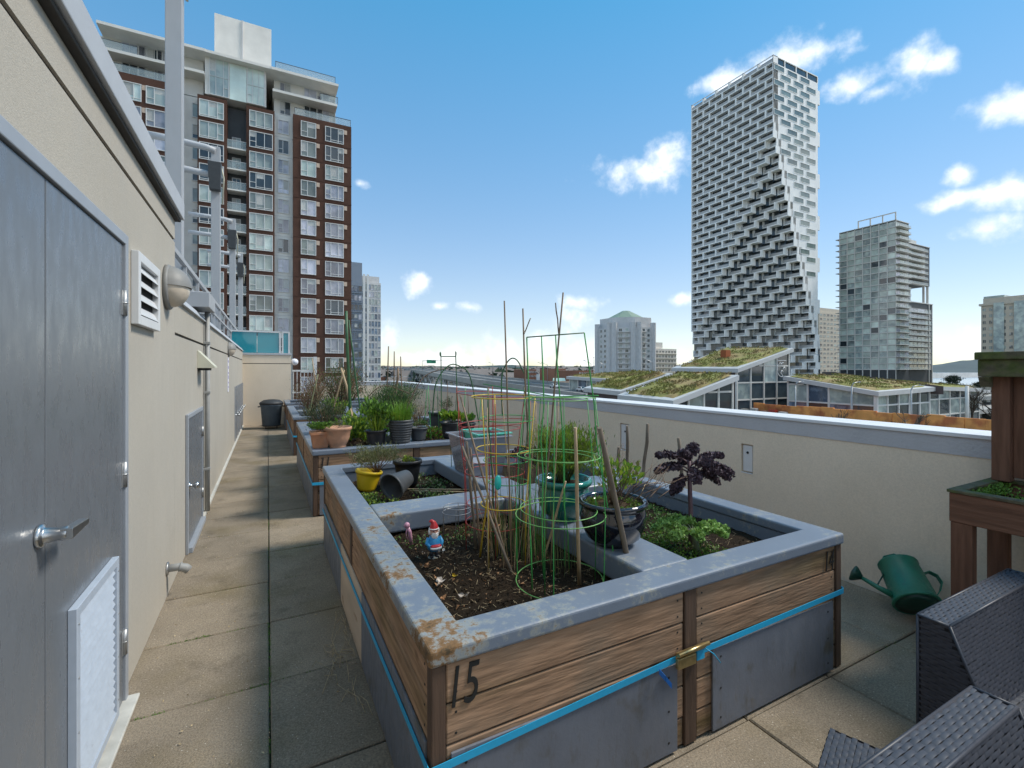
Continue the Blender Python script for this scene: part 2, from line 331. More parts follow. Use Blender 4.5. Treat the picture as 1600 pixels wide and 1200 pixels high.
mat('pot_yellow', (.68, .46, .015), .4, var=.08, vscale=12)
mat('glaze_teal', (.02, .17, .14), .12, var=.25, vscale=12, spec=.6, coat=.4)
mat('glaze_navy', (.010, .011, .018), .07, var=.3, vscale=10, spec=.7, coat=.6)
clear_glass('tub_plastic', (.26, .255, .29), .66)
clear_glass('tub_green', (.10, .50, .36), .75)
mat('bamboo', (.36, .26, .15), .6, var=.25, vscale=30, stretch=(1, 1, .3))
mat('bamboo_dark', (.19, .13, .085), .7, var=.3, vscale=30, stretch=(1, 1, .3))
mat('grey_stick', (.17, .135, .10), .8, var=.3, vscale=30, stretch=(1, 1, .2))
mat('wire_green', (.05, .30, .07), .4, var=.15, vscale=20)
mat('wire_lime', (.17, .40, .11), .4, var=.12, vscale=20)
mat('wire_dark', (.03, .10, .035), .45, var=.2, vscale=20)
mat('wire_red', (.36, .035, .025), .45, var=.2, vscale=20)
mat('wire_yellow', (.56, .38, .03), .4, var=.15, vscale=20)
mat('wire_grey', (.32, .32, .34), .4, metal=.5, var=.15, vscale=20)
mat('spool_teal', (.02, .42, .36), .4)
mat('leaf_bright', (.14, .27, .025), .55, var=.35, vscale=25, trans=.3)
mat('leaf_mid', (.075, .155, .03), .6, var=.35, vscale=25, trans=.25)
mat('leaf_dark', (.030, .062, .022), .65, var=.35, vscale=25, trans=.15)
mat('leaf_olive', (.14, .15, .05), .7, var=.3, vscale=25, trans=.2)
mat('leaf_grey', (.19, .20, .105), .75, var=.25, vscale=25, trans=.2)
mat('leaf_lime', (.24, .33, .03), .55, var=.3, vscale=25, trans=.3)
mat('kale_green', (.20, .34, .075), .6, var=.35, vscale=40, trans=.2)
mat('kale_purple', (.065, .04, .055), .7, var=.4, vscale=50, trans=.08)
mat('kale_stem', (.13, .07, .085), .6, var=.25, vscale=40)
mat('leaf_rust', (.20, .10, .045), .75, var=.4, vscale=30, trans=.15)
mat('twig', (.14, .085, .055), .85, var=.3, vscale=30)
mat('gnome_red', (.55, .03, .035), .35); mat('gnome_white', (.75, .72, .68), .4); mat('gnome_blue', (.03, .25, .50), .35); mat('gnome_skin', (.55, .30, .22), .45)
mat('gnome_black', (.02, .02, .025), .4); mat('gnome_stone', (.20, .23, .22), .7, var=.2, vscale=60); mat('pink_glaze', (.55, .27, .36), .35, var=.35, vscale=90)
mat('can_green', (.02, .155, .095), .38, var=.15, vscale=12, col2=(.03, .13, .085), c2scale=14, c2lo=.55, c2hi=.7)
mat('can_dark', (.008, .05, .035), .4, var=.2, vscale=12)
mat('wicker', (.042, .045, .058), .45, var=.2, vscale=50, spec=.4)
mat('wicker_core', (.012, .012, .015), .8)
mat('bin_blue', (.085, .115, .145), .5, var=.12, vscale=6)
mat('bin_lid', (.03, .03, .032), .55, var=.12, vscale=8)
clear_glass('teal_glass', (.02, .27, .33), .88)
mat('panel_rail', (.33, .35, .38), .5, var=.05)
# city
def brick_mat():
    m = mat('brick', (.105, .056, .041), .9, var=.16, vscale=.8, spec=.15, col2=(.088, .046, .034), c2scale=9, c2lo=.42, c2hi=.58)
brick_mat()
mat('concrete', (.74, .71, .66), .85, var=.08, vscale=.7, spec=.2)
mat('concrete_grey', (.60, .59, .585), .85, var=.08, vscale=.7, spec=.2)
mat('concrete_warm', (.60, .53, .44), .85, var=.08, vscale=.6, spec=.2)
mat('white_frame', (.64, .64, .63), .5, var=.04)
mat('beige_vent', (.55, .42, .33), .8)
glassy('pane_curtain', (.30, .36, .33), .12, rand=.6, col2=(.36, .42, .40))
glassy('pane_sky', (.31, .32, .37), .08, rand=.45, col2=(.42, .43, .50))
glassy('pane_dark', (.045, .06, .07), .06, rand=.5)
glassy('pane_teal', (.38, .44, .41), .07, rand=.28, col2=(.26, .31, .31))
glassy('pane_green', (.48, .55, .50), .12, rand=.35)
glassy('pane_blue', (.16, .22, .30), .08, rand=.4, col2=(.07, .10, .15))
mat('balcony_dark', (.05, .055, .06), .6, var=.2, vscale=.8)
clear_glass('rail_glass', (.45, .52, .52), .35)
mat('tower_white', (.88, .87, .85), .55, var=.05, vscale=.3)
mat('tower_rail', (.44, .44, .44), .45, var=.12, vscale=.5)
mat('steel_frame', (.62, .60, .56), .5, var=.06, vscale=.3)
mat('slate_panel', (.20, .24, .30), .5, var=.06, vscale=.3)
mat('copper_green', (.20, .28, .22), .7, var=.1, vscale=.4)
mat('greenroof', (.215, .21, .055), .95, var=.35, vscale=.6, col2=(.27, .20, .085), c2scale=.22, c2lo=.45, c2hi=.6, bump=.5, bscale=4)
mat('fascia', (.50, .50, .50), .5, var=.05, vscale=.4)
mat('soffit_brown', (.085, .06, .055), .6, var=.25, vscale=.6)
mat('rust_box', (.32, .09, .03), .8)
mat('asphalt', (.13, .13, .13), .95, var=.2, vscale=.25, col2=(.22, .21, .20), c2scale=.06, c2lo=.45, c2hi=.6)
mat('ground_mix', (.17, .165, .15), .97, var=.25, vscale=.05, col2=(.10, .115, .07), c2scale=.013, c2lo=.45, c2hi=.58)
mat('road_paint', (.7, .7, .68), .7)
mat('formwork_orange', (.74, .31, .085), .75, var=.3, vscale=.5, col2=(.48, .15, .05), c2scale=.35, c2lo=.48, c2hi=.6)
mat('bridge_concrete', (.33, .32, .30), .9, var=.12, vscale=.2)
mat('bridge_steel', (.22, .23, .23), .7, var=.15, vscale=.3)
mat('hill_trees', (.035, .06, .055), .95, var=.3, vscale=.012, bump=.6, bscale=.03)
mat('mountain', (.06, .085, .09), .95, var=.25, vscale=.003)
mat('sea', (.30, .34, .38), .18, var=.05, vscale=.002)
mat('house_white', (.55, .53, .50), .8, var=.2, vscale=.05, rand=.2); mat('house_brick', (.26, .12, .075), .9, var=.15, vscale=.1, rand=.2); mat('house_roof', (.16, .14, .13), .9, var=.2, vscale=.05)
mat('roof_orange', (.58, .33, .20), .8, var=.2, vscale=.1); mat('roof_mint', (.45, .60, .52), .7, var=.1, vscale=.1)
mat('bark', (.085, .07, .055), .95, var=.3, vscale=2); mat('bark_red', (.13, .075, .06), .95, var=.3, vscale=2)
mat('pine_leaf', (.022, .045, .022), .8, var=.4, vscale=.4); mat('brown_twig', (.11, .065, .05), .9, var=.3, vscale=.5)
mat('car_white', (.7, .7, .7), .25, coat=.5); mat('car_dark', (.05, .055, .06), .25, coat=.5); mat('car_red', (.35, .04, .03), .25, coat=.5); mat('tyre', (.02, .02, .02), .8); mat('car_glass', (.03, .035, .04), .05, spec=.8)
mat('sign_green', (.02, .22, .12), .5); mat('crest_white', (.8, .8, .8), .5)

# scuffs, wipe marks and drips on the painted doors
def scuff(name, col, sc=(3, 3, 1.2), lo=.60, hi=.74, amt=.55):
    m = MATS[name]; t = m.node_tree; nd = t.nodes; lk = t.links.new; b = nd['Principled BSDF']; src = b.inputs['Base Color'].links[0].from_socket; geo = nd.new('ShaderNodeNewGeometry')
    vm = nd.new('ShaderNodeVectorMath'); vm.operation = 'MULTIPLY'; vm.inputs[1].default_value = sc; lk(geo.outputs['Position'], vm.inputs[0])
    n = nd.new('ShaderNodeTexNoise'); n.inputs['Scale'].default_value = 4; n.inputs['Detail'].default_value = 9; n.inputs['Roughness'].default_value = .72; lk(vm.outputs[0], n.inputs['Vector'])
    mr = nd.new('ShaderNodeMapRange'); mr.inputs[1].default_value = lo; mr.inputs[2].default_value = hi; mr.inputs[4].default_value = amt; lk(n.outputs[0], mr.inputs[0])
    mx = nd.new('ShaderNodeMix'); mx.data_type = 'RGBA'; lk(mr.outputs[0], mx.inputs[0]); lk(src, mx.inputs[6]); mx.inputs[7].default_value = (*col, 1); lk(mx.outputs[2], b.inputs['Base Color'])
    n2 = nd.new('ShaderNodeTexNoise'); n2.inputs['Scale'].default_value = 7; n2.inputs['Detail'].default_value = 6; lk(vm.outputs[0], n2.inputs['Vector'])
    r2 = nd.new('ShaderNodeMapRange'); r0 = b.inputs['Roughness'].default_value; r2.inputs[1].default_value = .3; r2.inputs[2].default_value = .7; r2.inputs[3].default_value = r0 * .75; r2.inputs[4].default_value = min(1, r0 * 1.5); lk(n2.outputs[0], r2.inputs[0]); lk(r2.outputs[0], b.inputs['Roughness'])
scuff('door_paint', (.21, .22, .24), (3, 3, 1.2), .66, .80, .16); scuff('panel_grey', (.09, .085, .075), (5, 5, 1.5), .54, .70, .7); scuff('post_paint', (.34, .34, .34), (6, 6, .8)); scuff('grille_paint', (.28, .29, .31), (4, 4, 4)); scuff('can_green', (.05, .11, .08), (9, 9, 9), .56, .7, .7); scuff('bin_blue', (.16, .19, .21), (3, 3, 2))
scuff('stucco', (.36, .33, .275), (1.2, 1.2, .28), .58, .80, .45); scuff('stucco_shade_lift', (.58, .49, .375), (1.2, 1.2, .35), .56, .80, .5)
mat('blind', (.50, .50, .48), .8, rand=.15)

def knots(name, st):
    m = MATS[name]; t = m.node_tree; nd = t.nodes; lk = t.links.new; b = nd['Principled BSDF']; src = b.inputs['Base Color'].links[0].from_socket; geo = nd.new('ShaderNodeNewGeometry')
    vm = nd.new('ShaderNodeVectorMath'); vm.operation = 'MULTIPLY'; vm.inputs[1].default_value = st; lk(geo.outputs['Position'], vm.inputs[0])
    v = nd.new('ShaderNodeTexVoronoi'); v.inputs['Scale'].default_value = 5.5; lk(vm.outputs[0], v.inputs['Vector'])
    mr = nd.new('ShaderNodeMapRange'); mr.inputs[1].default_value = .13; mr.inputs[2].default_value = .04; mr.inputs[4].default_value = .85; lk(v.outputs['Distance'], mr.inputs[0])
    mx = nd.new('ShaderNodeMix'); mx.data_type = 'RGBA'; lk(mr.outputs[0], mx.inputs[0]); lk(src, mx.inputs[6]); mx.inputs[7].default_value = (.055, .03, .018, 1)
    n = nd.new('ShaderNodeTexNoise'); n.inputs['Scale'].default_value = 2.2; n.inputs['Detail'].default_value = 6; lk(geo.outputs['Position'], n.inputs['Vector'])
    m2 = nd.new('ShaderNodeMapRange'); m2.inputs[1].default_value = .5; m2.inputs[2].default_value = .68; m2.inputs[4].default_value = .55; lk(n.outputs[0], m2.inputs[0])
    mg = nd.new('ShaderNodeMix'); mg.data_type = 'RGBA'; lk(m2.outputs[0], mg.inputs[0]); lk(mx.outputs[2], mg.inputs[6]); mg.inputs[7].default_value = (.20, .165, .125, 1); lk(mg.outputs[2], b.inputs['Base Color'])
knots('wood_x', (.55, 1, 1)); knots('wood_y', (1, .55, 1)); knots('wood_z', (1, 1, .55))
glassy('pane_tower', (.20, .245, .225), .08, rand=.3)
# ------------------------------------------------------------------ terrace floor
XW, XP, YE = -0.63, 3.95, 17.2                        # faces of the left wall and the parapet, far end
PV = 0.648
fl = MB().box(-2.9, XP + .1, -3.2, YE + .2, -.30, -.048).build('terrace_floor', 'slab'); tag(fl, kind='structure')
pm = MB().box(-PV / 2 + .0035, PV / 2 - .0035, -PV / 2 + .0035, PV / 2 - .0035, -.045, 0)
pme = meshdata(pm, 'paver', 'paver')
bmm = bmesh.new(); bmm.from_mesh(pme); bmesh.ops.bevel(bmm, geom=[e for e in bmm.edges if all(v.co.z > -.01 for v in e.verts)], offset=.006, segments=1, affect='EDGES'); bmm.to_mesh(pme); bmm.free()
cols = [0.01 - PV / 2 + k * PV for k in range(0, 7)]
for j in range(-5, 23):
    for cx in cols:
        cy = 2.70 + PV / 2 + j * PV
        if cy > YE - .2: continue
        o = put(pme, 'paver', fl, (cx, cy, ru(-.004, .003))); o.rotation_euler = (ru(-.003, .003), ru(-.003, .003), ru(-.002, .002))
# moss, seeds and bits in the joints
ms = MB()
def tuft(x, y, n, r, h=.018):
    for _ in range(n):
        a, q = ru(0, 2 * PI), r * math.sqrt(rnd()); p = (x + q * math.cos(a), y + q * math.sin(a) * .35, -.004)
        ms.blade(p, (ru(-1, 1), ru(-1, 1), ru(.5, 1.4)), ru(.3, 1) * h, .006, .6, segs=2)
def tuft_line(x0, y0, x1, y1, n, h=.016):
    for _ in range(n):
        t = rnd(); ms.blade((x0 + (x1 - x0) * t + ru(-.012, .012), y0 + (y1 - y0) * t + ru(-.012, .012), -.01), (ru(-1, 1), ru(-1, 1), ru(.4, 1.4)), ru(.4, 1) * h, .007, .6, segs=2)
RY = [2.70 + k * PV for k in range(-3, 12)]
tuft_line(-.52, RY[4], -.30, RY[4], 160, .022); tuft_line(-.55, RY[3], -.43, RY[3], 110, .02); tuft_line(-.35, RY[3], -.02, RY[3], 60, .016)
tuft_line(0.01, RY[3] - .02, 0.01, RY[4], 130, .02); tuft_line(0.03, RY[3], .15, RY[3], 70, .018); tuft_line(-.08, 2.70, 0.0, 2.70, 70, .02); tuft_line(0.01, 2.2, 0.01, 2.70, 110, .014)
tuft_line(-.6, 2.05, -.5, 2.05, 60, .02); tuft_line(.01, RY[4], .01, RY[5], 60, .015); tuft_line(.2, RY[6], .42, RY[6], 90, .02); tuft_line(.2, RY[3], .42, RY[3], 70, .014)
tuft_line(2.62, 1.38, 3.3, 1.40, 80, .010); tuft_line(2.75, .9, 2.75, 1.4, 60, .01)
for j in range(0, 9): tuft_line(.01, RY[1] + j * .55, .01, RY[1] + j * .55 + ru(.25, .55), 70, .016)
for j in range(3, 9): a_ = ru(-.55, -.1); tuft_line(a_, RY[j], a_ + ru(.15, .4), RY[j], 60, .016); a_ = ru(.05, .3); tuft_line(a_, RY[j], a_ + ru(.05, .12), RY[j], 40, .018)
tag(ms.build('moss', 'moss', loc=(0, 3, 0)), 'green moss and grass growing in the paving joints', 'moss', kind='stuff')
lt = MB()
for _ in range(420):
    x, y = ru(-.6, .42), ru(1.7, 8); 
    if rnd() < .25: x, y = ru(2.8, 3.9), ru(.6, 2.5)
    s_ = ru(.003, .009); lt.leaf((x, y, .004 + s_ * .2), (ru(-1, 1), ru(-1, 1), .15), s_ * 2, s_)
for x, y, n in ((.33, 2.75, 16), (.40, 3.05, 10), (.36, 2.45, 8)):
    for _ in range(n):
        a = ru(0, 2 * PI); L = ru(.08, .26); p = Vector((x + ru(-.05, .05), y + ru(-.12, .12), .006)); q = p + Vector((math.cos(a) * L * .5, math.sin(a) * L, 0)); q.x = min(q.x, .43); mid = (p + q) / 2 + Vector((ru(-.03, .03), ru(-.03, .03), .03))
        lt.tube([p, mid, q], .0014, 4)
tag(lt.build('leaf_litter', 'litter', loc=(0, 3, 0)), 'dry stalks, petals and crumbs scattered on the paving', 'litter', kind='stuff')
# ------------------------------------------------------------------ tall utility building on the left
ub = thing('utility_building', 'tall beige stucco utility block with grey double door and metal roof edge', 'building', (XW, 1.0, 0))
TE = 4.38
MB().box(-2.9, XW, -3.2, TE, -.049, 2.575).box(-2.9, XW - .012, -3.2, TE - .012, 2.575, 2.60, 1).box(-2.9, XW, -3.2, TE, 2.60, 2.74).build('wall', ['stucco', 'groove_and_shadow'], ub)
MB().box(-2.95, XW + .035, -3.25, TE + .03, 2.742, 2.765, 1).box(-2.95, XW + .055, -3.25, TE + .05, 2.765, 2.90).build('coping', ['coping_grey', 'groove_and_shadow'], ub, bev=.006)  # dark lower strip: the cap's underside shadow put into the colour
# frame, two leaves
D0, DS, D1, DT = 1.07, 1.962, 2.845, 2.20
MB().box(XW + .001, XW + .03, D1, D1 + .045, 0, DT + .05).box(XW + .001, XW + .03, D0 - .045, D0, 0, DT + .05).box(XW + .001, XW + .03, D0, D1, DT, DT + .05).build('door_frame', 'frame_paint', ub, bev=.004)
def lever(parent, y, z, x0, sgn=1):
    h = MB().lathe([(.034, 0), (.036, .004), (.034, .012), (.024, .016), (.019, .05), (.021, .055), (.021, .07)], (x0, y, z), 20, ax=Matrix.Rotation(PI / 2, 3, 'Y'))
    h.hexa([(x0 + .055, y - .018, z - .016), (x0 + .085, y - .018, z - .016), (x0 + .085, y + .13 * sgn, z - .010), (x0 + .058, y + .13 * sgn, z - .010), (x0 + .055, y - .018, z + .018), (x0 + .085, y - .018, z + .018), (x0 + .085, y + .13 * sgn, z + .008), (x0 + .058, y + .13 * sgn, z + .008)])
    h.build('lever_handle', 'steel', parent, bev=.004)
for y0, y1, near in ((D0 + .003, DS - .004, True), (DS + .004, D1 - .004, False)):
    dl = MB().box(XW + .001, XW + .018, y0, y1, .02, DT - .004).build('door', 'door_paint', ub, bev=.003)
    if not near:
        for z in (1.92, 1.10, .30):
            MB().tube([(XW + .024, y1 + .004, z - .06), (XW + .024, y1 + .004, z + .06)], .011, 10).tube([(XW + .024, y1 + .004, z - .004), (XW + .024, y1 + .004, z + .004)], .0125, 10).box(XW + .016, XW + .021, y1 - .03, y1 + .02, z - .058, z + .058).build('hinge', 'dull_steel', dl)
        g0, g1, gz0, gz1 = 2.14, 2.665, .06, .77
        MB().box(XW + .0185, XW + .044, g0, g0 + .035, gz0, gz1).box(XW + .0185, XW + .044, g1 - .035, g1, gz0, gz1).box(XW + .0185, XW + .044, g0 + .035, g1 - .035, gz1 - .035, gz1).box(XW + .0185, XW + .044, g0 + .035, g1 - .035, gz0, gz0 + .035) \
            .build('grille_frame', 'grille_paint', dl, bev=.002)
        MB().box(XW + .0185, XW + .0195, g0 + .03, g1 - .03, gz0 + .03, gz1 - .03).build('grille_backing', 'door_seam', dl)
        gl_ = g1 - g0 - .072
        sl_ = meshdata(MB().hexa([(.016, 0, -.017), (.019, 0, -.015), (.019, gl_, -.015), (.016, gl_, -.017), (.001, 0, .011), (.004, 0, .013), (.004, gl_, .013), (.001, gl_, .011)]), 'grille_slat', 'grille_paint')
        nsl = 19
        for i in range(nsl): put(sl_, 'grille_slat', dl, (XW + .0196, g0 + .036, gz0 + .05 + i * (gz1 - gz0 - .098) / (nsl - 1)))
        for y in (g0 + .017, g1 - .017):
            for i in range(4): MB().lathe([(.004, 0), (.004, .002)], (XW + .044, y, gz0 + .08 + i * .19), 8, ax=Matrix.Rotation(PI / 2, 3, 'Y')).build('screw', 'dull_steel', dl)
    else:
        lever(dl, DS - .055, 1.10, XW + .018, 1)
MB().box(XW + .001, XW + .012, DS - .0035, DS + .0035, .02, DT - .004).build('seam', 'door_seam', ub)
MB().box(XW + .001, XW + .075, D0 - .03, D1 + .04, .001, .018).build('threshold', 'threshold', ub, bev=.004)
# louvred vent
lv = thing('louvre_vent', 'white framed louvre vent high on the tall beige wall', 'vent', (XW, 3.35, 1.85))
v0, v1, w0, w1 = 3.07, 3.62, 1.84, 2.225
MB().box(XW + .001, XW + .035, v0, v0 + .05, w0, w1).box(XW + .001, XW + .035, v1 - .05, v1, w0, w1).box(XW + .001, XW + .035, v0 + .05, v1 - .05, w0, w0 + .05).box(XW + .001, XW + .035, v0 + .05, v1 - .05, w1 - .05, w1).build('frame', 'alum_white', lv, bev=.003)
MB().box(XW + .001, XW + .004, v0 + .05, v1 - .05, w0 + .05, w1 - .05).build('backing', 'dark_void', lv)
for i in range(4):
    z = w0 + .085 + i * .075
    MB().hexa([(XW + .03, v0 + .05, z - .03), (XW + .034, v0 + .05, z - .03), (XW + .034, v1 - .05, z - .03), (XW + .03, v1 - .05, z - .03), (XW + .006, v0 + .05, z + .018), (XW + .010, v0 + .05, z + .018), (XW + .010, v1 - .05, z + .018), (XW + .006, v1 - .05, z + .018)]).build('louvre_blade', 'alum_white', lv)
# ------------------------------------------------------------------ low wall continuing to the far end
lw = thing('terrace_wall', 'long low beige stucco wall with small grey doors along the walkway', 'wall', (XW, 8, 0))
LE = 15.4
MB().box(-.95, XW, TE + .002, LE, -.049, 1.868).box(-.94, XW - .014, TE + .002, LE, 1.868, 1.890, 1).box(-.95, XW, TE + .002, LE, 1.890, 2.13).build('wall', ['stucco', 'groove_and_shadow'], lw)
MB().hexa([(-1.0, TE + .052, 2.131), (XW + .03, TE + .052, 2.131), (XW + .03, LE, 2.131), (-1.0, LE, 2.131), (-.98, TE + .052, 2.24), (XW - .02, TE + .052, 2.215), (XW - .02, LE, 2.215), (-.98, LE, 2.24)]).build('coping', 'coping_grey', lw, bev=.01)
sd = MB().box(XW + .001, XW + .012, 4.93, 5.93, .05, 1.17).build('door', 'door_paint', lw, bev=.003)
MB().box(XW + .001, XW + .022, 4.89, 4.928, .0, 1.21).box(XW + .001, XW + .022, 5.932, 5.97, .0, 1.21).box(XW + .001, XW + .022, 4.928, 5.932, 1.172, 1.21).box(XW + .001, XW + .05, 4.928, 5.932, .0, .045).build('door_frame', 'frame_paint', lw, bev=.003)
MB().lathe([(.033, 0), (.033, .006), (.014, .01), (.012, .035), (.028, .045), (.031, .06), (.026, .072), (.012, .078)], (XW + .012, 5.02, .57), 18, ax=Matrix.Rotation(PI / 2, 3, 'Y')).build('knob', 'steel', sd)
for z in (.95, .3): MB().tube([(XW + .018, 5.928, z - .05), (XW + .018, 5.928, z + .05)], .010, 8).build('hinge', 'dull_steel', sd)
for i in range(6):
    y0 = 11.75 + i * .60
    ld = MB().box(XW + .001, XW + .014, y0, y0 + .46, .10, 1.20).build('door', 'door_paint', lw, bev=.003)
    MB().box(XW + .001, XW + .02, y0 - .035, y0 - .002, .06, 1.24).box(XW + .001, XW + .02, y0 + .462, y0 + .495, .06, 1.24).build('door_frame', 'frame_paint', lw)
    MB().lathe([(.03, 0), (.03, .006), (.012, .01), (.012, .04), (.03, .05), (.03, .075), (.01, .08)], (XW + .014, y0 + .07, .62), 12, ax=Matrix.Rotation(PI / 2, 3, 'Y')).build('knob', 'steel', ld)
MB().box(XW + .001, XW + .03, 5.98, LE - .01, .001, .03).build('skirting', 'threshold', lw)
# bulkhead lamps
def bulkhead(y, z, label, s=1.0):
    t = thing('wall_lamp', label, 'lamp', (XW, y, z), 'round bulkhead lamps on the beige wall')
    R = Matrix.Rotation(PI / 2, 3, 'Y')
    MB().lathe([(.155 * s, 0), (.158 * s, .02 * s), (.15 * s, .03 * s)], (XW + .001, y, z), 28, ax=R).build('base', 'lamp_body', t)
    up = MB(); lo = MB(); n, k = 28, 7
    for half, mb in ((1, up), (-1, lo)):
        vs = []; r = (.148 if half > 0 else .140) * s; dd = (.125 if half > 0 else .112) * s
        for i in range(k + 1):
            ph = PI / 2 * i / k
            for j in range(n // 2 + 1):
                th = PI * j / (n // 2); rr = r * math.cos(ph)
                vs.append((XW + .028 * s + dd * math.sin(ph), y + rr * math.cos(th), z + half * rr * math.sin(th) + .012 * s * half * 0))
        q = n // 2 + 1
        fs = [(i * q + j, i * q + j + 1, (i + 1) * q + j + 1, (i + 1) * q + j) for i in range(k) for j in range(q - 1)]
        mb.add(vs, fs, 0, True)
    up.build('hood', 'lamp_body', t); lo.build('lens', 'lamp_lens', t)
    MB().box(XW + .03, XW + .15 * s, y - .02 * s, y + .02 * s, z - .004, z + .004).build('clip', 'lamp_body', t)
bulkhead(4.03, 2.18, 'large round bulkhead lamp beside the louvre vent')
bulkhead(9.85, 1.97, 'small round bulkhead lamp above the white notice', .85)
sg = thing('notice_board', 'narrow white upright notice with small purple print on the beige wall', 'sign', (XW, 9.75, 1.2))
MB().box(XW + .001, XW + .012, 9.66, 9.86, 1.21, 1.82).build('board', 'sign_white', sg)
for i, (zz, h_) in enumerate(((1.73, .04), (1.62, .05), (1.53, .03), (1.44, .06), (1.36, .03), (1.28, .03))): MB().box(XW + .0121, XW + .0135, 9.70, 9.82 - .02 * (i % 2), zz, zz + h_).build('print', 'sign_ink', sg)
# junction box with conduit, wedge light, tap stub
jb = thing('conduit', 'grey conduit pipe running down the wall from a junction box', 'pipe', (XW, 6.2, 0))
MB().box(-1.0, XW + .10, 5.72, 6.30, 2.245, 2.40).build('junction_box', 'post_paint', jb, bev=.006)
MB().tube([(XW + .035, 6.20, 2.245), (XW + .035, 6.20, .03)], .026, 10).build('pipe', 'pipe_paint', jb)
for z in (1.9, 1.35, .5): MB().box(XW + .001, XW + .064, 6.165, 6.235, z - .014, z + .014).build('clamp', 'pipe_paint', jb, bev=.003)
wd = thing('wedge_hood', 'small cream wedge shaped hood on the wall beside the conduit', 'vent hood', (XW, 5.8, 1.65))
MB().add([(XW + .001, 5.66, 1.62), (XW + .001, 5.94, 1.62), (XW + .15, 5.94, 1.62), (XW + .15, 5.66, 1.62), (XW + .001, 5.66, 1.80), (XW + .001, 5.94, 1.80), (XW + .15, 5.94, 1.635), (XW + .15, 5.66, 1.635)],
         [(0, 3, 2, 1), (4, 7, 6, 5), (0, 4, 5, 1), (3, 7, 4, 0), (2, 6, 7, 3), (1, 5, 6, 2)]).build('hood', 'hood_cream', wd)
MB().box(XW + .002, XW + .10, 5.69, 5.91, 1.595, 1.619).build('outlet', 'dark_void', wd)
ht = thing('wall_spigot', 'short grey pipe stub poking out of the wall near the floor', 'pipe', (XW, 4.05, .2))
MB().lathe([(.045, 0), (.045, .01), (.03, .012)], (XW + .001, 4.05, .2), 14, ax=Matrix.Rotation(PI / 2, 3, 'Y')).build('flange', 'dull_steel', ht)
MB().tube([(XW + .01, 4.05, .2), (XW + .07, 4.05, .2), (XW + .11, 4.05, .185), (XW + .13, 4.05, .165)], [.026, .026, .03, .03], 12).tube([(XW + .075, 4.05, .2), (XW + .085, 4.05, .197)], .033, 12).build('elbow', 'pipe_paint', ht)
# end wall across the walkway, glass screen, white gate
ew = thing('end_wall', 'short beige wall closing the far end of the walkway', 'wall', (0, LE, 0))
MB().box(-.95, .62, LE + .002, LE + .25, -.049, 1.775).box(-.95, .61, LE + .012, LE + .24, 1.775, 1.795, 1).box(-.95, .62, LE + .002, LE + .25, 1.795, 2.03).build('wall', ['stucco_shade_lift', 'groove_and_shadow'], ew)
MB().box(-.97, .64, LE - .02, LE + .27, 2.031, 2.09).build('coping', 'coping_grey', ew, bev=.006)
gl = thing('globe_lamp', 'small white globe lamp at the corner of the end wall', 'lamp', (.62, LE + .12, 1.78))
MB().lathe([(.01, -.10), (.06, -.085), (.095, -.045), (.105, 0), (.095, .045), (.06, .085), (.01, .10)], (.72, LE + .12, 1.84), 18).build('globe', 'sign_white', gl)
MB().tube([(.621, LE + .12, 1.84), (.64, LE + .12, 1.84)], .05, 12).build('base', 'lamp_body', gl)
gs = thing('glass_screen', 'teal glass wind screen standing on the end wall', 'glass screen', (0, LE + .15, 2.09))
for x0, x1 in ((-.93, -.28), (-.26, .30), (.42, .55)): MB().box(x0, x1, LE + .14, LE + .152, 2.10, 2.70).build('pane', 'teal_glass', gs)
MB().box(-.95, .32, LE + .12, LE + .17, 2.70, 2.74).box(.31, .35, LE + .12, LE + .17, 2.091, 2.70).box(.385, .419, LE + .12, LE + .17, 2.091, 2.74).box(.551, .59, LE + .12, LE + .17, 2.091, 2.74).box(.419, .551, LE + .12, LE + .17, 2.701, 2.74).build('frame', 'alum_white', gs)
gt = thing('metal_gate', 'white metal bar gate beside the end wall', 'gate', (.9, LE + .1, 0))
for i in range(6): MB().box(.68 + i * .10, .70 + i * .10, LE + .10, LE + .12, .06, 1.55).build('bar', 'white_frame', gt)
MB().box(.655, 1.24, LE + .092, LE + .128, 1.55, 1.60).build('top_rail', 'white_frame', gt); MB().box(.655, 1.24, LE + .092, LE + .128, .9, .94).build('middle_rail', 'white_frame', gt); MB().box(1.24, 1.34, LE + .05, LE + .15, 0, 2.0).build('gate_post', 'white_frame', gt)
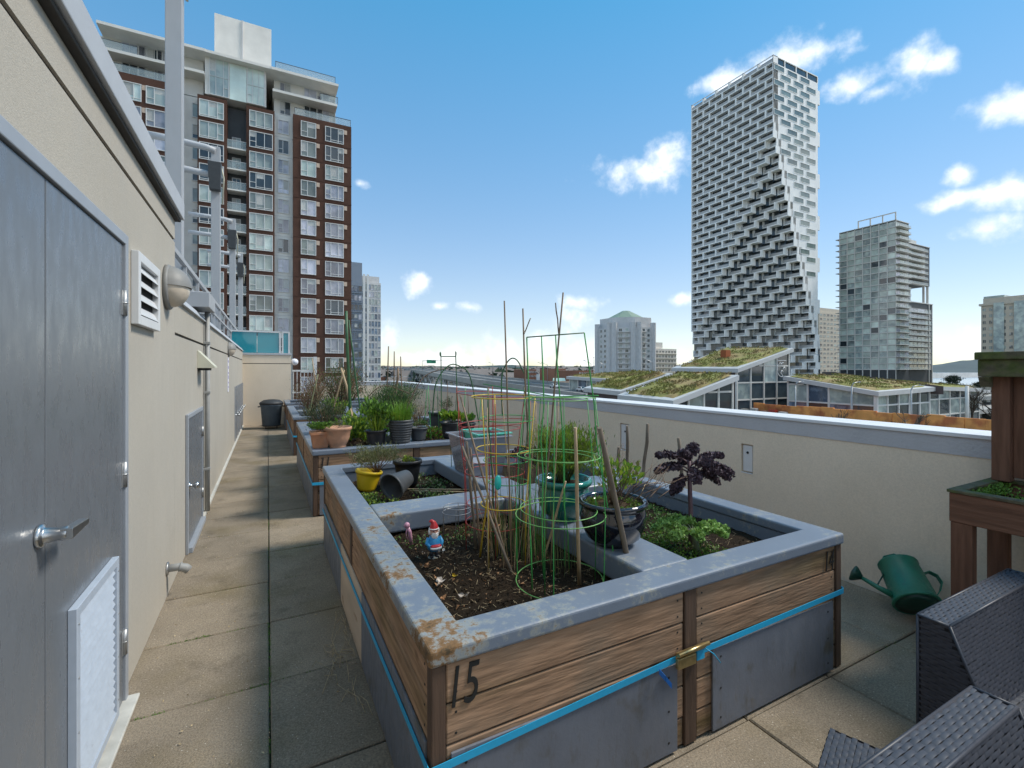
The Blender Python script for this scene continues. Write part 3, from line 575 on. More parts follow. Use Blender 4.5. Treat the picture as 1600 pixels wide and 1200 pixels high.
# upper terrace railing and light posts behind the low wall
ra = thing('terrace_railing', 'grey metal railing with solid panels on the upper terrace behind the low wall', 'railing', (-1.15, 9, 1.9))
XR = -.90
for z0, z1 in ((2.90, 2.96), (2.66, 2.70)): MB().box(XR - .05, XR, TE + .3, 24, z0, z1).build('rail', 'post_paint', ra, bev=.004)
MB().box(XR - .42, XR - .36, TE + .1, 24, 1.2, 2.52).build('upstand', 'panel_rail', ra)
for i in range(17): MB().box(XR - .045, XR - .005, TE + .35 + i * 1.2, TE + .40 + i * 1.2, 2.235, 2.90).build('baluster', 'post_paint', ra)
MB().box(-4, -1.05, TE + .06, 26, 1.0, 1.19).build('upper_terrace', 'slab'); tag(bpy.data.objects['upper_terrace'], kind='structure')
for i, (py_, lab) in enumerate(((7.36, 'nearest tall pale grey square light post, cut by the top of the photo'), (12.8, 'second pale grey light post along the upper terrace'), (18.6, 'third pale grey light post along the upper terrace'), (24.0, 'farthest pale grey light post along the upper terrace'))):
    t = thing('light_post', lab, 'light post', (-1.06, py_, 1.19), 'light posts along the upper terrace')
    zt = 6.75 if i else 7.7
    MB().box(-1.15, -.97, py_ - .09, py_ + .09, 1.191, zt).build('pole', 'post_paint', t, bev=.008)
    MB().box(-1.19, -.93, py_ - .13, py_ + .13, 1.191, 1.22).build('base_plate', 'post_paint', t)
    for zz in (zt - .12, zt - .72):
        MB().tube([(-1.06, py_ - .1, zz), (-1.25, py_ - .1, zz + .05), (-1.7, py_ - .1, zz + .08), (-2.3, py_ - .1, zz + .09)], .07, 10).build('arm', 'coping_grey', t)
    MB().hexa([(-1.17, py_ - .26, zt - 1.05), (-.95, py_ - .26, zt - 1.05), (-.95, py_ - .10, zt - 1.05), (-1.17, py_ - .10, zt - 1.05), (-1.19, py_ - .36, zt - .45), (-.93, py_ - .36, zt - .45), (-.93, py_ - .10, zt - .45), (-1.19, py_ - .10, zt - .45)]).build('spotlight', 'pot_grey', t, bev=.01)
    MB().tube([(-.96, py_ - .08, zt - .4), (-.90, py_ - .06, zt - .7), (-.93, py_, zt - 1.3)], .018, 6).build('cable', 'hood_cream', t)
# ------------------------------------------------------------------ parapet on the right
pw = thing('parapet_wall', 'long beige parapet wall with blue grey top band and white coping', 'wall', (XP, 6, 0))
hole = [(4.45, 4.62, .60, .93), (2.79, 2.91, .645, .91)]
def wall_rects():
    ys = [-3.2, 2.79, 2.91, 4.45, 4.62, YE]
    b = MB()
    for i in range(5):
        y0, y1 = ys[i], ys[i + 1]; h = [q for q in hole if abs(q[0] - y0) < .001]
        if h: b.box(XP, XP + .28, y0, y1, -.05, h[0][2]).box(XP, XP + .28, y0, y1, h[0][3], 1.05).box(XP + .035, XP + .28, y0, y1, h[0][2], h[0][3])
        else: b.box(XP, XP + .28, y0, y1, -.05, 1.05)
    return b
wall_rects().box(1.35, XP, YE, YE + .25, -.05, 1.05).build('wall', 'stucco_shade_lift', pw)
MB().box(XP - .006, XP + .286, -3.2, YE + .25, 1.051, 1.168).box(1.35, XP - .006, YE - .006, YE + .256, 1.051, 1.168).build('top_band', 'band_blue', pw)
MB().box(XP - .02, XP + .32, -3.2, YE + .28, 1.1685, 1.195).box(1.35, XP - .02, YE - .02, YE + .28, 1.1685, 1.195).build('coping', 'coping_white', pw, bev=.004)
for y0, y1, z0, z1 in hole:
    pl = MB().box(XP + .012, XP + .0345, y0 + .012, y1 - .012, z0 + .012, z1 - .012).build('cover_plate', 'alum_white', pw, bev=.002)
    MB().lathe([(.012, 0), (.012, .004)], (XP + .012, (y0 + y1) / 2, z0 + (z1 - z0) * .7), 12, ax=Matrix.Rotation(-PI / 2, 3, 'Y')).build('lock_hole', 'dark_void', pl)
    MB().box(XP - .004, XP + .012, y0, y1, z0 - .008, z0 + .002).build('sill', 'alum_white', pl)
# ------------------------------------------------------------------ raised planters
RZ, RW, SOIL = .72, .147, .585
def rect_ring(b, x0, x1, y0, y1, w, z0, z1, m=0):
    o = [(x0, y0), (x1, y0), (x1, y1), (x0, y1)]; i = [(x0 + w, y0 + w), (x1 - w, y0 + w), (x1 - w, y1 - w), (x0 + w, y1 - w)]
    vs = [(x, y, z1) for x, y in o] + [(x, y, z1) for x, y in i] + [(x, y, z0) for x, y in o] + [(x, y, z0) for x, y in i]; fs = []
    for k in range(4):
        n = (k + 1) % 4; fs += [(k, n, 4 + n, 4 + k), (8 + n, 8 + k, 12 + k, 12 + n), (8 + k, 8 + n, n, k), (4 + k, 4 + n, 12 + n, 12 + k)]
    return b.add(vs, fs, m)
def soil_patch(parent, x0, x1, y0, y1, z, mt='soil', crumbs=0, seed=0, hump=.02):
    nx, ny = max(4, int((x1 - x0) / .035)), max(4, int((y1 - y0) / .035)); vs = []; fs = []
    for j in range(ny + 1):
        for i in range(nx + 1):
            x, y = x0 + (x1 - x0) * i / nx, y0 + (y1 - y0) * j / ny
            vs.append((x, y, z + hump * mnoise.noise((x * 3 + seed, y * 3, 1)) + .010 * mnoise.noise((x * 17, y * 17, seed)) + ru(-.004, .004)))
    for j in range(ny):
        for i in range(nx): q = j * (nx + 1) + i; fs.append((q, q + 1, q + nx + 2, q + nx + 1))
    b = MB().add(vs, fs, 0, True)
    for _ in range(crumbs):
        x, y = ru(x0 + .01, x1 - .01), ru(y0 + .01, y1 - .01); zz = z + hump * mnoise.noise((x * 3 + seed, y * 3, 1)) + .004
        k = rnd(); s = ru(.004, .013)
        if k < .74: m = 1; 
        elif k < .93: m = 2; s *= .9
        elif k < .97: m = 3; s *= 1.3
        else: m = 4; s *= .4
        a = [Vector((ru(-1, 1), ru(-1, 1), ru(-.3, 1))).normalized() * s * ru(.6, 1.1) for _ in range(4)]
        if m == 2:
            d = Vector((ru(-1, 1), ru(-1, 1), ru(-.1, .25))).normalized() * ru(.012, .04); w = Vector((-d.y, d.x, 0)).normalized() * .0018
            b.add([(x, y, zz), tuple(Vector((x, y, zz)) + w), tuple(Vector((x, y, zz + .003)) + d + w), tuple(Vector((x, y, zz + .003)) + d)], [(0, 1, 2, 3)], 2)
        else: b.add([tuple(Vector((x, y, zz)) + q) for q in a], [(0, 1, 2), (0, 2, 3), (0, 3, 1), (1, 3, 2)], m)
    o = b.build('soil', [mt, 'soil_crumb', 'straw', 'dead_leaf', 'pale_bit'], parent); o['kind'] = 'stuff'; return o
def planter(label, x0, x1, y0, y1, crumbs=(0, 0, 0, 0), detail=True, left_panels=None):
    t = thing('raised_planter', label, 'planter', ((x0 + x1) / 2, (y0 + y1) / 2, 0), 'raised planter boxes in a row on the terrace')
    rim = rect_ring(MB(), x0, x1, y0, y1, RW, RZ - .058, RZ).build('rim', 'rim_metal', t, bev=.012, seg=3)
    rect_ring(MB(), x0 + .05, x1 - .05, y0 + .05, y1 - .05, .09, RZ - .17, RZ - .0585).build('inner_lip', 'rim_metal', t)
    xm, ym = (x0 + x1) / 2, y0 + 1.62
    MB().box(xm - .145, xm + .145, y0 + RW + .001, y1 - RW - .001, RZ - .125, RZ - .003).build('divider', 'rim_metal', t, bev=.014, seg=3)
    full = y1 - y0 > 2.5
    if full:
        for a, b_ in ((x0 + RW + .001, xm - .146), (xm + .146, x1 - RW - .001)): MB().box(a, b_, ym - .14, ym + .14, RZ - .125, RZ - .005).build('divider', 'rim_metal', t, bev=.014, seg=3)
    rect_ring(MB(), x0 + .03, x1 - .03, y0 + .03, y1 - .03, .03, .03, RZ - .06).build('liner', 'dark_void', t)
    q = 0
    for (a, b_) in ((x0 + .06, xm), (xm, x1 - .06)):
        for (c, d) in (((y0 + .06, ym), (ym, y1 - .06)) if full else ((y0 + .06, y1 - .06),)):
            soil_patch(t, a, b_, c, d, SOIL - (.02 if q in (1,) else 0), 'soil' if q != 2 else 'soil', crumbs[q], q * 7 + int(y0)); q += 1
    # planks, posts
    ph, g = .128, .006; rows = 5; ins = .014
    def planks(axis, face, a, b_, sgn):
        for r in range(rows):
            z1 = RZ - .060 - r * (ph + g); z0 = max(z1 - ph, .012); off = ru(0, .004)
            if axis == 'x': bx = (a + ru(0, .004), b_ - ru(0, .004), min(face, face + sgn * .03) + off * sgn, max(face, face + sgn * .03) + off * sgn, z0, z1)
            else: bx = (min(face, face + sgn * .03) + off * sgn, max(face, face + sgn * .03) + off * sgn, a + ru(0, .004), b_ - ru(0, .004), z0, z1)
            pk = MB().box(*bx).build('plank', 'wood_' + axis, t, bev=.004 if detail else 0, seg=1)
            if detail and sgn > 0 and r < 2:
                for e in (0, 1):
                    for zz in (z0 + .03, z1 - .03):
                        if axis == 'x': MB().lathe([(.0045, 0), (.004, .0015)], ((a + .035) if e == 0 else (b_ - .035), bx[2], zz), 7, ax=Matrix.Rotation(PI / 2, 3, 'X')).build('nail', 'ink', pk)
                        else: MB().lathe([(.0045, 0), (.004, .0015)], (bx[0], (a + .035) if e == 0 else (b_ - .035), zz), 7, ax=Matrix.Rotation(-PI / 2, 3, 'Y')).build('nail', 'ink', pk)
    pw_ = .035
    for face, sgn in ((y0 + ins, 1), (y1 - ins, -1)):
        planks('x', face, x0 + .06, xm - pw_ - .004, sgn); planks('x', face, xm + pw_ + .004, x1 - .06, sgn)
    for face, sgn in ((x0 + ins, 1), (x1 - ins, -1)):
        if full: planks('y', face, y0 + .06, ym - pw_, sgn); planks('y', face, ym + pw_, y1 - .06, sgn)
        else: planks('y', face, y0 + .06, y1 - .06, sgn)
    for px_, py_ in [(x0 + .035, y0 + .035), (x1 - .035, y0 + .035), (x0 + .035, y1 - .035), (x1 - .035, y1 - .035)]:
        MB().box(px_ - .024, px_ + .024, py_ - .024, py_ + .024, .005, RZ - .0595).build('corner_post', 'postwood', t, bev=.004)
    for yy in (y0 + .028, y1 - .028): MB().box(xm - pw_, xm + pw_, yy - .018, yy + .018, .005, RZ - .0595).build('middle_post', 'postwood', t, bev=.004)
    if full:
        for xx in (x0 + .028, x1 - .028): MB().box(xx - .018, xx + .018, ym - pw_ + .001, ym + pw_ - .001, .005, RZ - .0595).build('middle_post', 'postwood', t, bev=.004)
    # sheet panels along the foot
    def sheet(axis, a, b_, face, m, z1=.375, ax0=.012):
        if axis == 'x': o = MB().box(a, b_, face - .009, face, ax0, z1).build('foot_panel', m, t, bev=.002)
        else: o = MB().box(face - .009, face, a, b_, ax0, z1).build('foot_panel', m, t, bev=.002)
        if detail and axis == 'x':
            for sx in (a + .05, b_ - .05):
                for sz in (.06, .19, .33): MB().lathe([(.005, 0), (.005, .0015)], (sx, face - .009, sz), 8, ax=Matrix.Rotation(PI / 2, 3, 'X')).build('screw', 'ink', o)
        return o
    sheet('x', x0 + .075, xm - .085, y0 + ins - .001, 'panel_grey'); sheet('x', xm + .13, x1 - .10, y0 + ins - .001, 'panel_grey')
    for a, b_, m, z1 in (left_panels or [(y0 + .05, y0 + 1.55, 'panel_grey', .38), (y0 + 1.6, y1 - .1, 'panel_grey', .38)]): sheet('y', a, b_, x0 + ins - .001, m, z1)
    return t
P1 = (.445, 2.76, 1.41, 4.61); P2 = (.43, 2.75, 5.51, 8.71); P3 = (.42, 2.74, 9.61, 12.81); P4 = (.42, 2.74, 13.75, 15.35)
pl1 = planter('nearest raised planter of brown planks numbered 15 and 14, with blue strap', *P1, crumbs=(5200, 1800, 1500, 400), left_panels=[(1.47, 2.62, 'panel_grey', .40), (2.625, 3.42, 'panel_pale', .40), (3.425, 4.5, 'panel_grey', .40)])
pl2 = planter('second raised planter, numbered 11, with a row of pots on its front rim', *P2, crumbs=(300, 300, 300, 300))
pl3 = planter('third raised planter from the camera, beyond the potted herbs', *P3, detail=False)
pl4 = planter('farthest and shortest raised planter, by the end wall', *P4, detail=False)
def digits(txt, x, y, z, size, parent):
    me = textmesh(txt, size, .0012, .18); me.materials.append(MATS['ink'])
    o = bpy.data.objects.new('number', me); COL.objects.link(o); o.parent = parent; o.location = Vector((x, y, z)) - WLOC[parent]; o.rotation_euler = (PI / 2, 0, 0); o.scale = (.62, 1, 1)
digits('15', .50, P1[2] + .0115, .515, .19, pl1); digits('14', 2.585, P1[2] + .0115, .54, .15, pl1); digits('11', .50, P2[2] + .0115, .515, .18, pl2)
# blue ratchet straps
def strap(t, pts, w=.026, name='webbing', m='strap_blue', th=.0025):
    b = MB()
    for i in range(len(pts) - 1):
        p, q = Vector(pts[i]), Vector(pts[i + 1]); d = (q - p); nrm = Vector((d.y, -d.x, 0)).normalized() * th; up_ = Vector((0, 0, w / 2))
        b.hexa([p - up_, q - up_, q - up_ + nrm, p - up_ + nrm, p + up_, q + up_, q + up_ + nrm, p + up_ + nrm])
    return b.build(name, m, t)
x0, x1, y0, y1 = P1
st = thing('ratchet_strap', 'light blue strap with brass buckle round the nearest planter', 'strap', (x0, y0, .38))
fy, lx = y0 + .003, x0 + .003
strap(st, [(lx - .002, y1 - .02, .33), (lx - .002, 2.5, .325), (lx - .002, fy - .002, .345), (1.50, fy - .004, .40)])
strap(st, [(1.66, fy - .006, .395), (x1 - .012, fy - .002, .412), (x1 + .002, fy + .01, .412), (x1 - .008, y1 - .02, .38)])
bk = MB().box(1.495, 1.665, fy - .022, fy - .008, .412, .432).box(1.495, 1.60, fy - .026, fy - .008, .365, .41)
bk.build('buckle', 'brass', st, bev=.004); MB().box(1.61, 1.655, fy - .02, fy - .008, .37, .41).build('buckle_webbing', 'strap_blue', st)
MB().tube([(1.49, fy - .03, .432), (1.67, fy - .03, .436)], .008, 8).build('lever', 'brass', st)
strap(st, [(1.40, fy - .012, .385), (1.418, fy - .03, .36), (1.445, fy - .035, .325)], .022, 'loose_tail', 'strap_dark')
MB().tube([(1.66, fy - .012, .41), (1.70, fy - .03, .38), (1.735, fy - .035, .335)], .0025, 5).build('cord', 'strap_blue', st)
for P, lab in ((P2, 'light blue strap round the second planter'), (P3, 'light blue strap round the third planter')):
    s2 = thing('ratchet_strap', lab, 'strap', (P[0], P[2], .36)); ya, yb = P[2] + .003, P[3]
    strap(s2, [(P[0] + .001, yb - .05, .37), (P[0] + .001, ya - .002, .36), (P[0] + .30, ya - .004, .35), (P[1] - .02, ya - .004, .36)], .03)
# ------------------------------------------------------------------ helpers for pots and plants
def pot_prof(r0, r1, h, lip=.012, wall=.01, belly=0.0, k=6):
    p = [(r0 * .9, 0), (r0, .004)]
    for i in range(1, k + 1):
        t = i / k; p.append((r0 + (r1 - r0) * t + belly * math.sin(PI * t), h * (1 - .14) * t))
    p += [(r1 + lip, h * .87), (r1 + lip, h - .004), (r1 + lip - .003, h), (r1 - wall + lip, h), (r1 - wall, h * .86), (r1 - wall - .003, h * .80)]
    return p
def pot(t, c, r0, r1, h, m, lip=.012, belly=0.0, soil_m='soil', n=28):
    MB().lathe(pot_prof(r0, r1, h, lip, .01, belly), c, n).build('pot', m, t)
    so_ = MB(); so_.lathe([(r1 - .008, h * .80), (r1 * .6, h * .83), (.01, h * .84)], c, n); so_.build('soil', soil_m, t)
def tuftgrass(c, n, h, spread, w, m, lean=.5, bend=.5):
    b = MB(); c = Vector(c)
    for _ in range(n):
        a = ru(0, 2 * PI); q = spread * math.sqrt(rnd()); p = c + Vector((math.cos(a) * q, math.sin(a) * q, 0)); l = ru(0, lean)
        b.blade(p, (math.cos(a) * l + ru(-.15, .15), math.sin(a) * l + ru(-.15, .15), 1), h * ru(.55, 1.05), w * ru(.7, 1.2), bend * ru(.2, 1.4), segs=4)
    return b
def shrub(c, rx, ry, rz, n, L, w, mats, stem='twig', stems=14, up=.4, hole=.55, mi=None):
    """foliage scattered in uneven clumps through an ellipsoid on thin stems"""
    b = MB(); c = Vector(c); ctr = []
    for i in range(stems):
        a = ru(0, 2 * PI); q = rnd() ** .6; e = ru(-.2, 1)
        tip = c + Vector((rx * q * math.cos(a), ry * q * math.sin(a), rz * (.9 + e * .85)))
        base = c + Vector((ru(-.12, .12) * rx, ru(-.12, .12) * ry, 0)); mid = (base + tip) / 2 + Vector((ru(-.1, .1) * rx, ru(-.1, .1) * ry, .1 * rz))
        b.tube([base, mid, tip], [.006 * rz / .3, .004 * rz / .3, .0015 * rz / .3], 4, m=0); ctr += [(tip, 1.0), (mid * .4 + tip * .6, .8)]
    for i in range(n):
        t_, s = random.choice(ctr); r = hole * s * .55
        p = t_ + Vector((random.gauss(0, rx * r * .55), random.gauss(0, ry * r * .55), random.gauss(0, rz * r * .5)))
        if p.z < c.z: p.z = c.z + ru(0, .02)
        d = (p - c).normalized() + Vector((ru(-.8, .8), ru(-.8, .8), ru(-.3, .8) + up))
        b.leaf(p, d, L * ru(.6, 1.3), w * ru(.7, 1.3), 1 + random.randrange(len(mats)))
    return b, [stem] + list(mats)
def plant(name, label, cat, c, group=None): return thing(name, label, cat, c, group)
# ------------------------------------------------------------------ near planter: figures
g = at_z(678, 873, SOIL)
gn = thing('garden_gnome', 'small garden gnome with red pointed hat and white beard on the soil', 'garden gnome', g)
gx, gy = g.x, g.y; S_ = 1.0
R_ = lambda p, m, nm, c, n=16, sq=1.0: MB().lathe(p, c, n, sq=sq).build(nm, m, gn)
R_([(.034, 0), (.036, .006), (.030, .014)], 'gnome_stone', 'base', (gx, gy, g.z), sq=.8)
for sx in (-.014, .014):
    MB().tube([(gx + sx, gy - .004, g.z + .012), (gx + sx, gy, g.z + .05)], [.011, .010], 10).tube([(gx + sx, gy + .004, g.z + .016), (gx + sx * 1.2, gy - .022, g.z + .014)], [.010, .008], 8).build('boot', 'gnome_black', gn)
R_([(.022, .045), (.034, .055), (.038, .075), (.034, .10), (.022, .125), (.014, .13)], 'gnome_blue', 'coat', (gx, gy, g.z))
for sx in (-1, 1): MB().tube([(gx + sx * .028, gy, g.z + .115), (gx + sx * .042, gy - .008, g.z + .09), (gx + sx * .030, gy - .032, g.z + .078)], [.012, .011, .009], 8).build('arm', 'gnome_blue', gn)
MB().lathe([(.002, 0), (.026, .004), (.030, .012), (.026, .018), (.002, .02)], (gx, gy - .036, g.z + .068), 14, sq=.6).build('melon_slice', 'gnome_red', gn)
MB().lathe([(.028, -.002), (.033, .004), (.031, .011)], (gx, gy - .036, g.z + .066), 14, sq=.6).build('melon_rind', 'gnome_white', gn)
R_([(.010, .125), (.021, .132), (.024, .145), (.021, .158), (.012, .165)], 'gnome_skin', 'head', (gx, gy, g.z))
bd = MB(); bd.lathe([(.004, -.03), (.014, -.018), (.021, 0), (.018, .010), (.006, .014)], (gx, gy - .016, g.z + .132), 12, sq=.7); bd.tube([(gx - .018, gy - .018, g.z + .142), (gx, gy - .027, g.z + .140), (gx + .018, gy - .018, g.z + .142)], [.004, .007, .004], 6); bd.tube([(gx - .024, gy, g.z + .135), (gx - .024, gy, g.z + .162)], [.008, .006], 6).tube([(gx + .024, gy, g.z + .135), (gx + .024, gy, g.z + .162)], [.008, .006], 6)
bd.build('beard', 'gnome_white', gn)
MB().lathe([(.001, -.006), (.006, 0), (.001, .006)], (gx, gy - .026, g.z + .148), 8).build('nose', 'gnome_skin', gn)
for sx in (-.009, .009): MB().lathe([(.0005, -.003), (.003, 0), (.0005, .003)], (gx + sx, gy - .0215, g.z + .155), 6).build('eye', 'gnome_black', gn)
MB().tube([(gx, gy, g.z + .158), (gx, gy, g.z + .178), (gx - .003, gy, g.z + .195), (gx - .014, gy, g.z + .206), (gx - .026, gy, g.z + .203)], [.026, .021, .014, .009, .004], 14).build('hat', 'gnome_red', gn)
MB().ring((gx, gy, g.z + .164), .0245, .004, 18).build('hat_brim', 'gnome_white', gn)
p = at_z(640, 850, SOIL)
fg = thing('glass_ornament', 'slim pink mottled ornament stick standing in the soil behind the gnome', 'ornament', p)
MB().tube([p + Vector((.01, 0, -.01)), p + Vector((0, 0, .07)), p + Vector((-.012, 0, .10))], [.011, .012, .011], 10).build('stem', 'pink_glaze', fg)
MB().lathe([(.002, -.02), (.014, -.012), (.018, 0), (.013, .012), (.002, .018)], p + Vector((-.016, 0, .112)), 12).build('head', 'pink_glaze', fg)
MB().tube([p + Vector((-.018, -.004, .10)), p + Vector((-.022, -.004, .06)), p + Vector((-.012, -.004, .03))], .003, 5).build('handle', 'pink_glaze', fg)
# a few big dead leaves and a yellow flower on the soil
for nm, lab, px, py, L_, m in (('fallen_leaf', 'orange brown dead leaf lying beside the gnome', 662, 884, .026, 'dead_leaf'), ('fallen_leaf', 'crumpled pale leaf nearest the rusty rim', 690, 912, .04, 'pale_bit'), ('fallen_leaf', 'pale curled leaf lying low in the near corner of the soil', 726, 932, .03, 'pale_bit'),
                         ('fallen_leaf', 'small orange leaf at the foot of the front rim', 693, 938, .022, 'dead_leaf'), ('fallen_petal', 'bright yellow petal on the dark soil', 713, 901, .02, 'wire_yellow'), ('fallen_leaf', 'pale leaf scrap just right of the gnome', 690, 863, .024, 'gnome_white')):
    q = at_z(px, py, SOIL + .015); b = MB()
    for i in range(5): b.leaf(q + Vector((ru(-.01, .01), ru(-.01, .01), ru(0, .006))), (ru(-1, 1), ru(-1, 1), ru(0, .5)), L_ * ru(.8, 1.3), L_ * .7)
    tag(b.build(nm, m, loc=q), lab, 'petal' if 'petal' in nm else 'leaf')
# ------------------------------------------------------------------ wire cages and canes
def cage(label, c, rings, legs, m, wr=.0023, zt=None, foot=.02, sub=None, double=False):
    t = thing('plant_cage', label, 'plant cage', c, 'wire tomato cages in the near planter'); c = Vector(c)
    for z, r in rings: MB().ring((c.x + ru(-.006, .006), c.y + ru(-.006, .006), z), r, wr, 36, tilt=(ru(-.05, .05), ru(-.05, .05))).build('ring', sub or m, t)
    a0 = ru(0, 6)
    for i in range(legs):
        a = a0 + 2 * PI * i / legs; pts = [(c.x + math.cos(a) * rings[0][1] * .97, c.y + math.sin(a) * rings[0][1] * .97, SOIL - foot)]
        for z, r in rings: pts.append((c.x + math.cos(a) * r, c.y + math.sin(a) * r, z))
        if zt: pts.append((c.x + math.cos(a) * rings[-1][1] * 1.0, c.y + math.sin(a) * rings[-1][1] * 1.0, zt))
        MB().tube(pts, wr, 5).build('leg', m, t)
    return t
cage('large lime green wire cage in the front right of the soil bed', (1.225, 1.86, SOIL), [(.612, .205), (.918, .212), (1.196, .195), (1.47, .165)], 4, 'wire_green', sub='wire_lime', wr=.0023)
cage('narrower green wire cage standing inside the large lime one', (1.245, 1.90, SOIL), [(.93, .185), (1.18, .165), (1.46, .14)], 3, 'wire_green', sub='wire_lime', wr=.0022)
cage('tall red wire cage beside the yellow one', (1.15, 2.42, SOIL), [(.735, .165), (1.02, .17), (1.30, .205)], 4, 'wire_red', zt=1.42)
cage('second red wire cage with wider upper ring behind the first', (1.22, 2.62, SOIL), [(.78, .15), (1.05, .16), (1.24, .18), (1.45, .21)], 4, 'wire_red', zt=1.5)
cage('yellow wire cage among the red ones', (1.10, 2.20, SOIL), [(.90, .118), (1.185, .14), (1.46, .165)], 3, 'wire_yellow', wr=.0030)
cage('small grey wire cage close to the cross divider', (1.03, 2.70, SOIL), [(.735, .085), (.765, .082)], 4, 'wire_grey', wr=.0026)
cage('dark green wire cage with thin rings behind the yellow cage', (1.18, 2.32, SOIL), [(.98, .11), (1.10, .125), (1.33, .15)], 4, 'wire_dark', sub='wire_green', wr=.0026, zt=1.5)
tr = thing('wire_trellis', 'tall dark green wire trellis with straight top bar', 'trellis', at_z(890, 920, SOIL))
tops = [at_d(823, 527, 2.25), at_d(846, 525, 2.28), at_d(868, 523, 2.3), at_d(913, 520, 2.2)]; feet = [at_z(832, 925, SOIL), at_z(850, 905, SOIL), at_z(890, 890, SOIL), at_z(962, 902, SOIL)]
MB().tube([tops[0], tops[3]], .0032, 6).build('top_bar', 'wire_dark', tr)
for a, b_ in zip(tops, feet):
    pts = [b_ + (a - b_) * (i / 7) + Vector((ru(-.008, .008), ru(-.008, .008), 0)) * (0 < i < 7) for i in range(8)]; pts[0].z -= .03
    MB().tube(pts, .0032, 6).build('leg', 'wire_green', tr)
MB().tube([at_d(755, 600, 2.9), at_d(825, 612, 2.7), at_d(868, 620, 2.4), at_d(935, 618, 2.2)], .003, 5).build('tie_wire', 'wire_green', tr)
def cane(label, pts, r, m, name='garden_cane', cat='cane'):
    pts = [Vector(p) for p in pts]; full = []
    for i in range(len(pts) - 1):
        for k in range(4): full.append(pts[i] + (pts[i + 1] - pts[i]) * (k / 4) + Vector((ru(-1, 1), ru(-1, 1), 0)) * r * .5)
    full.append(pts[-1]); rr = [r * (1.05 - .3 * i / len(full)) * (1.12 if i % 3 == 0 else 1) for i in range(len(full))]
    o = MB().tube(full, rr, 7).build(name, m, loc=pts[0]); return tag(o, label, cat, 'canes and stakes in the near planter')
def cz(label, px0, py0, px1, py1, d1, r, m, z=SOIL - .03, **k): 
    return cane(label, [at_z(px0, py0, z), at_d(px1, py1, d1)], r, m, **k)
cz('tall thin cane left of the trellis rising highest on the left', 800, 885, 788, 470, 2.45, .0045, 'bamboo_dark')
cz('tall thin forked cane beside the trellis post', 832, 880, 817, 482, 2.5, .005, 'bamboo_dark')
cane('side fork of the tall cane beside the trellis', [at_d(818.6, 522, 2.5), at_d(829, 497, 2.48)], .003, 'bamboo_dark')
cz('tallest leaning dark cane tilted to the right', 842, 890, 880, 457, 2.35, .005, 'bamboo_dark')
cane('short companion of the leaning dark cane', [at_d(874.0, 525, 2.366), at_d(868, 473, 2.34)], .0035, 'bamboo_dark')
cz('stout tan bamboo cane standing inside the lime cage', 906, 925, 899, 668, 1.98, .0085, 'bamboo')
cz('pale cane leaning left behind the lime cage', 845, 890, 884, 752, 2.35, .006, 'bamboo')
cz('brown forked stick left of the yellow cage', 744, 862, 729, 690, 2.7, .009, 'grey_stick'); cz('twin brown stick beside the forked stick', 752, 870, 735, 700, 2.6, .007, 'bamboo_dark')
cz('dark thin cane crossing the red cages', 800, 905, 719, 617, 2.75, .006, 'bamboo_dark'); cz('reddish cane leaning into the yellow cage', 803, 905, 722, 697, 2.5, .0075, 'grey_stick')
cz('yellow plastic cane near the forked stick', 749, 876, 762, 770, 2.35, .005, 'wire_yellow')
cane('flat grey wooden stake leaning on the front rim', [at_z(986, 898, SOIL), at_d(937, 668, 1.98)], .0135, 'grey_stick', 'wooden_stake', 'stake')
for a, b_, c_, d_, lab, r in ((1003, 775, 1012, 662, 'leaning grey stake right of the navy pot', .015), (981, 770, 980, 665, 'upright grey stake nearest the outlet plate', .014), (965, 765, 967, 698, 'short grey stake behind the navy pot', .015), (922, 770, 933, 664, 'dark stake leaning right behind the navy pot', .014), (1067, 800, 1060, 684, 'grey stake tied to the purple kale', .014)):
    cane(lab, [at_z(a, b_, SOIL - .04), at_d(c_, d_, (at_z(a, b_, SOIL) * 1).dot(Vector((SN, CS, 0))) - .02)], r, 'grey_stick', 'wooden_stake', 'stake')
for i, w_ in enumerate(('leftmost', 'second', 'third', 'fourth', 'fifth', 'sixth', 'seventh', 'rightmost')):
    a = at_z(762 + i * 14, ru(850, 900), SOIL); cane('thin dry stem among the wire cages, %s of them' % w_, [a, a + Vector((ru(-.1, .1), ru(-.1, .1), ru(.5, .95)))], .0028, 'bamboo')
sp = at_d(741, 745, 2.45); ss = thing('twine_spool', 'teal twine spool hanging on the yellow cage', 'spool', sp)
MB().lathe([(.006, -.036), (.016, -.026), (.019, 0), (.016, .026), (.006, .036)], at_d(778, 754, 2.33), 12, sq=.6).build('reel', 'spool_teal', ss)
# dry stems and onion-like shoots inside the cages
for (lab, px, py, n, h, m, sp_) in (('thin green shoots inside the red cages', 815, 868, 56, .60, 'leaf_mid', .14), ('dry tan stems inside the red cages', 800, 875, 50, .55, 'straw', .15), ('sparse green shoots inside the lime cage', 880, 890, 26, .32, 'leaf_olive', .10), ('tangle of dry stems by the right divider', 845, 860, 30, .48, 'leaf_olive', .10)):
    c = at_z(px, py, SOIL); t = plant('stem_plant', lab, 'plant', c); tuftgrass(c, n, h, sp_, .0045, m, .25, .25).build('stems', m, t)
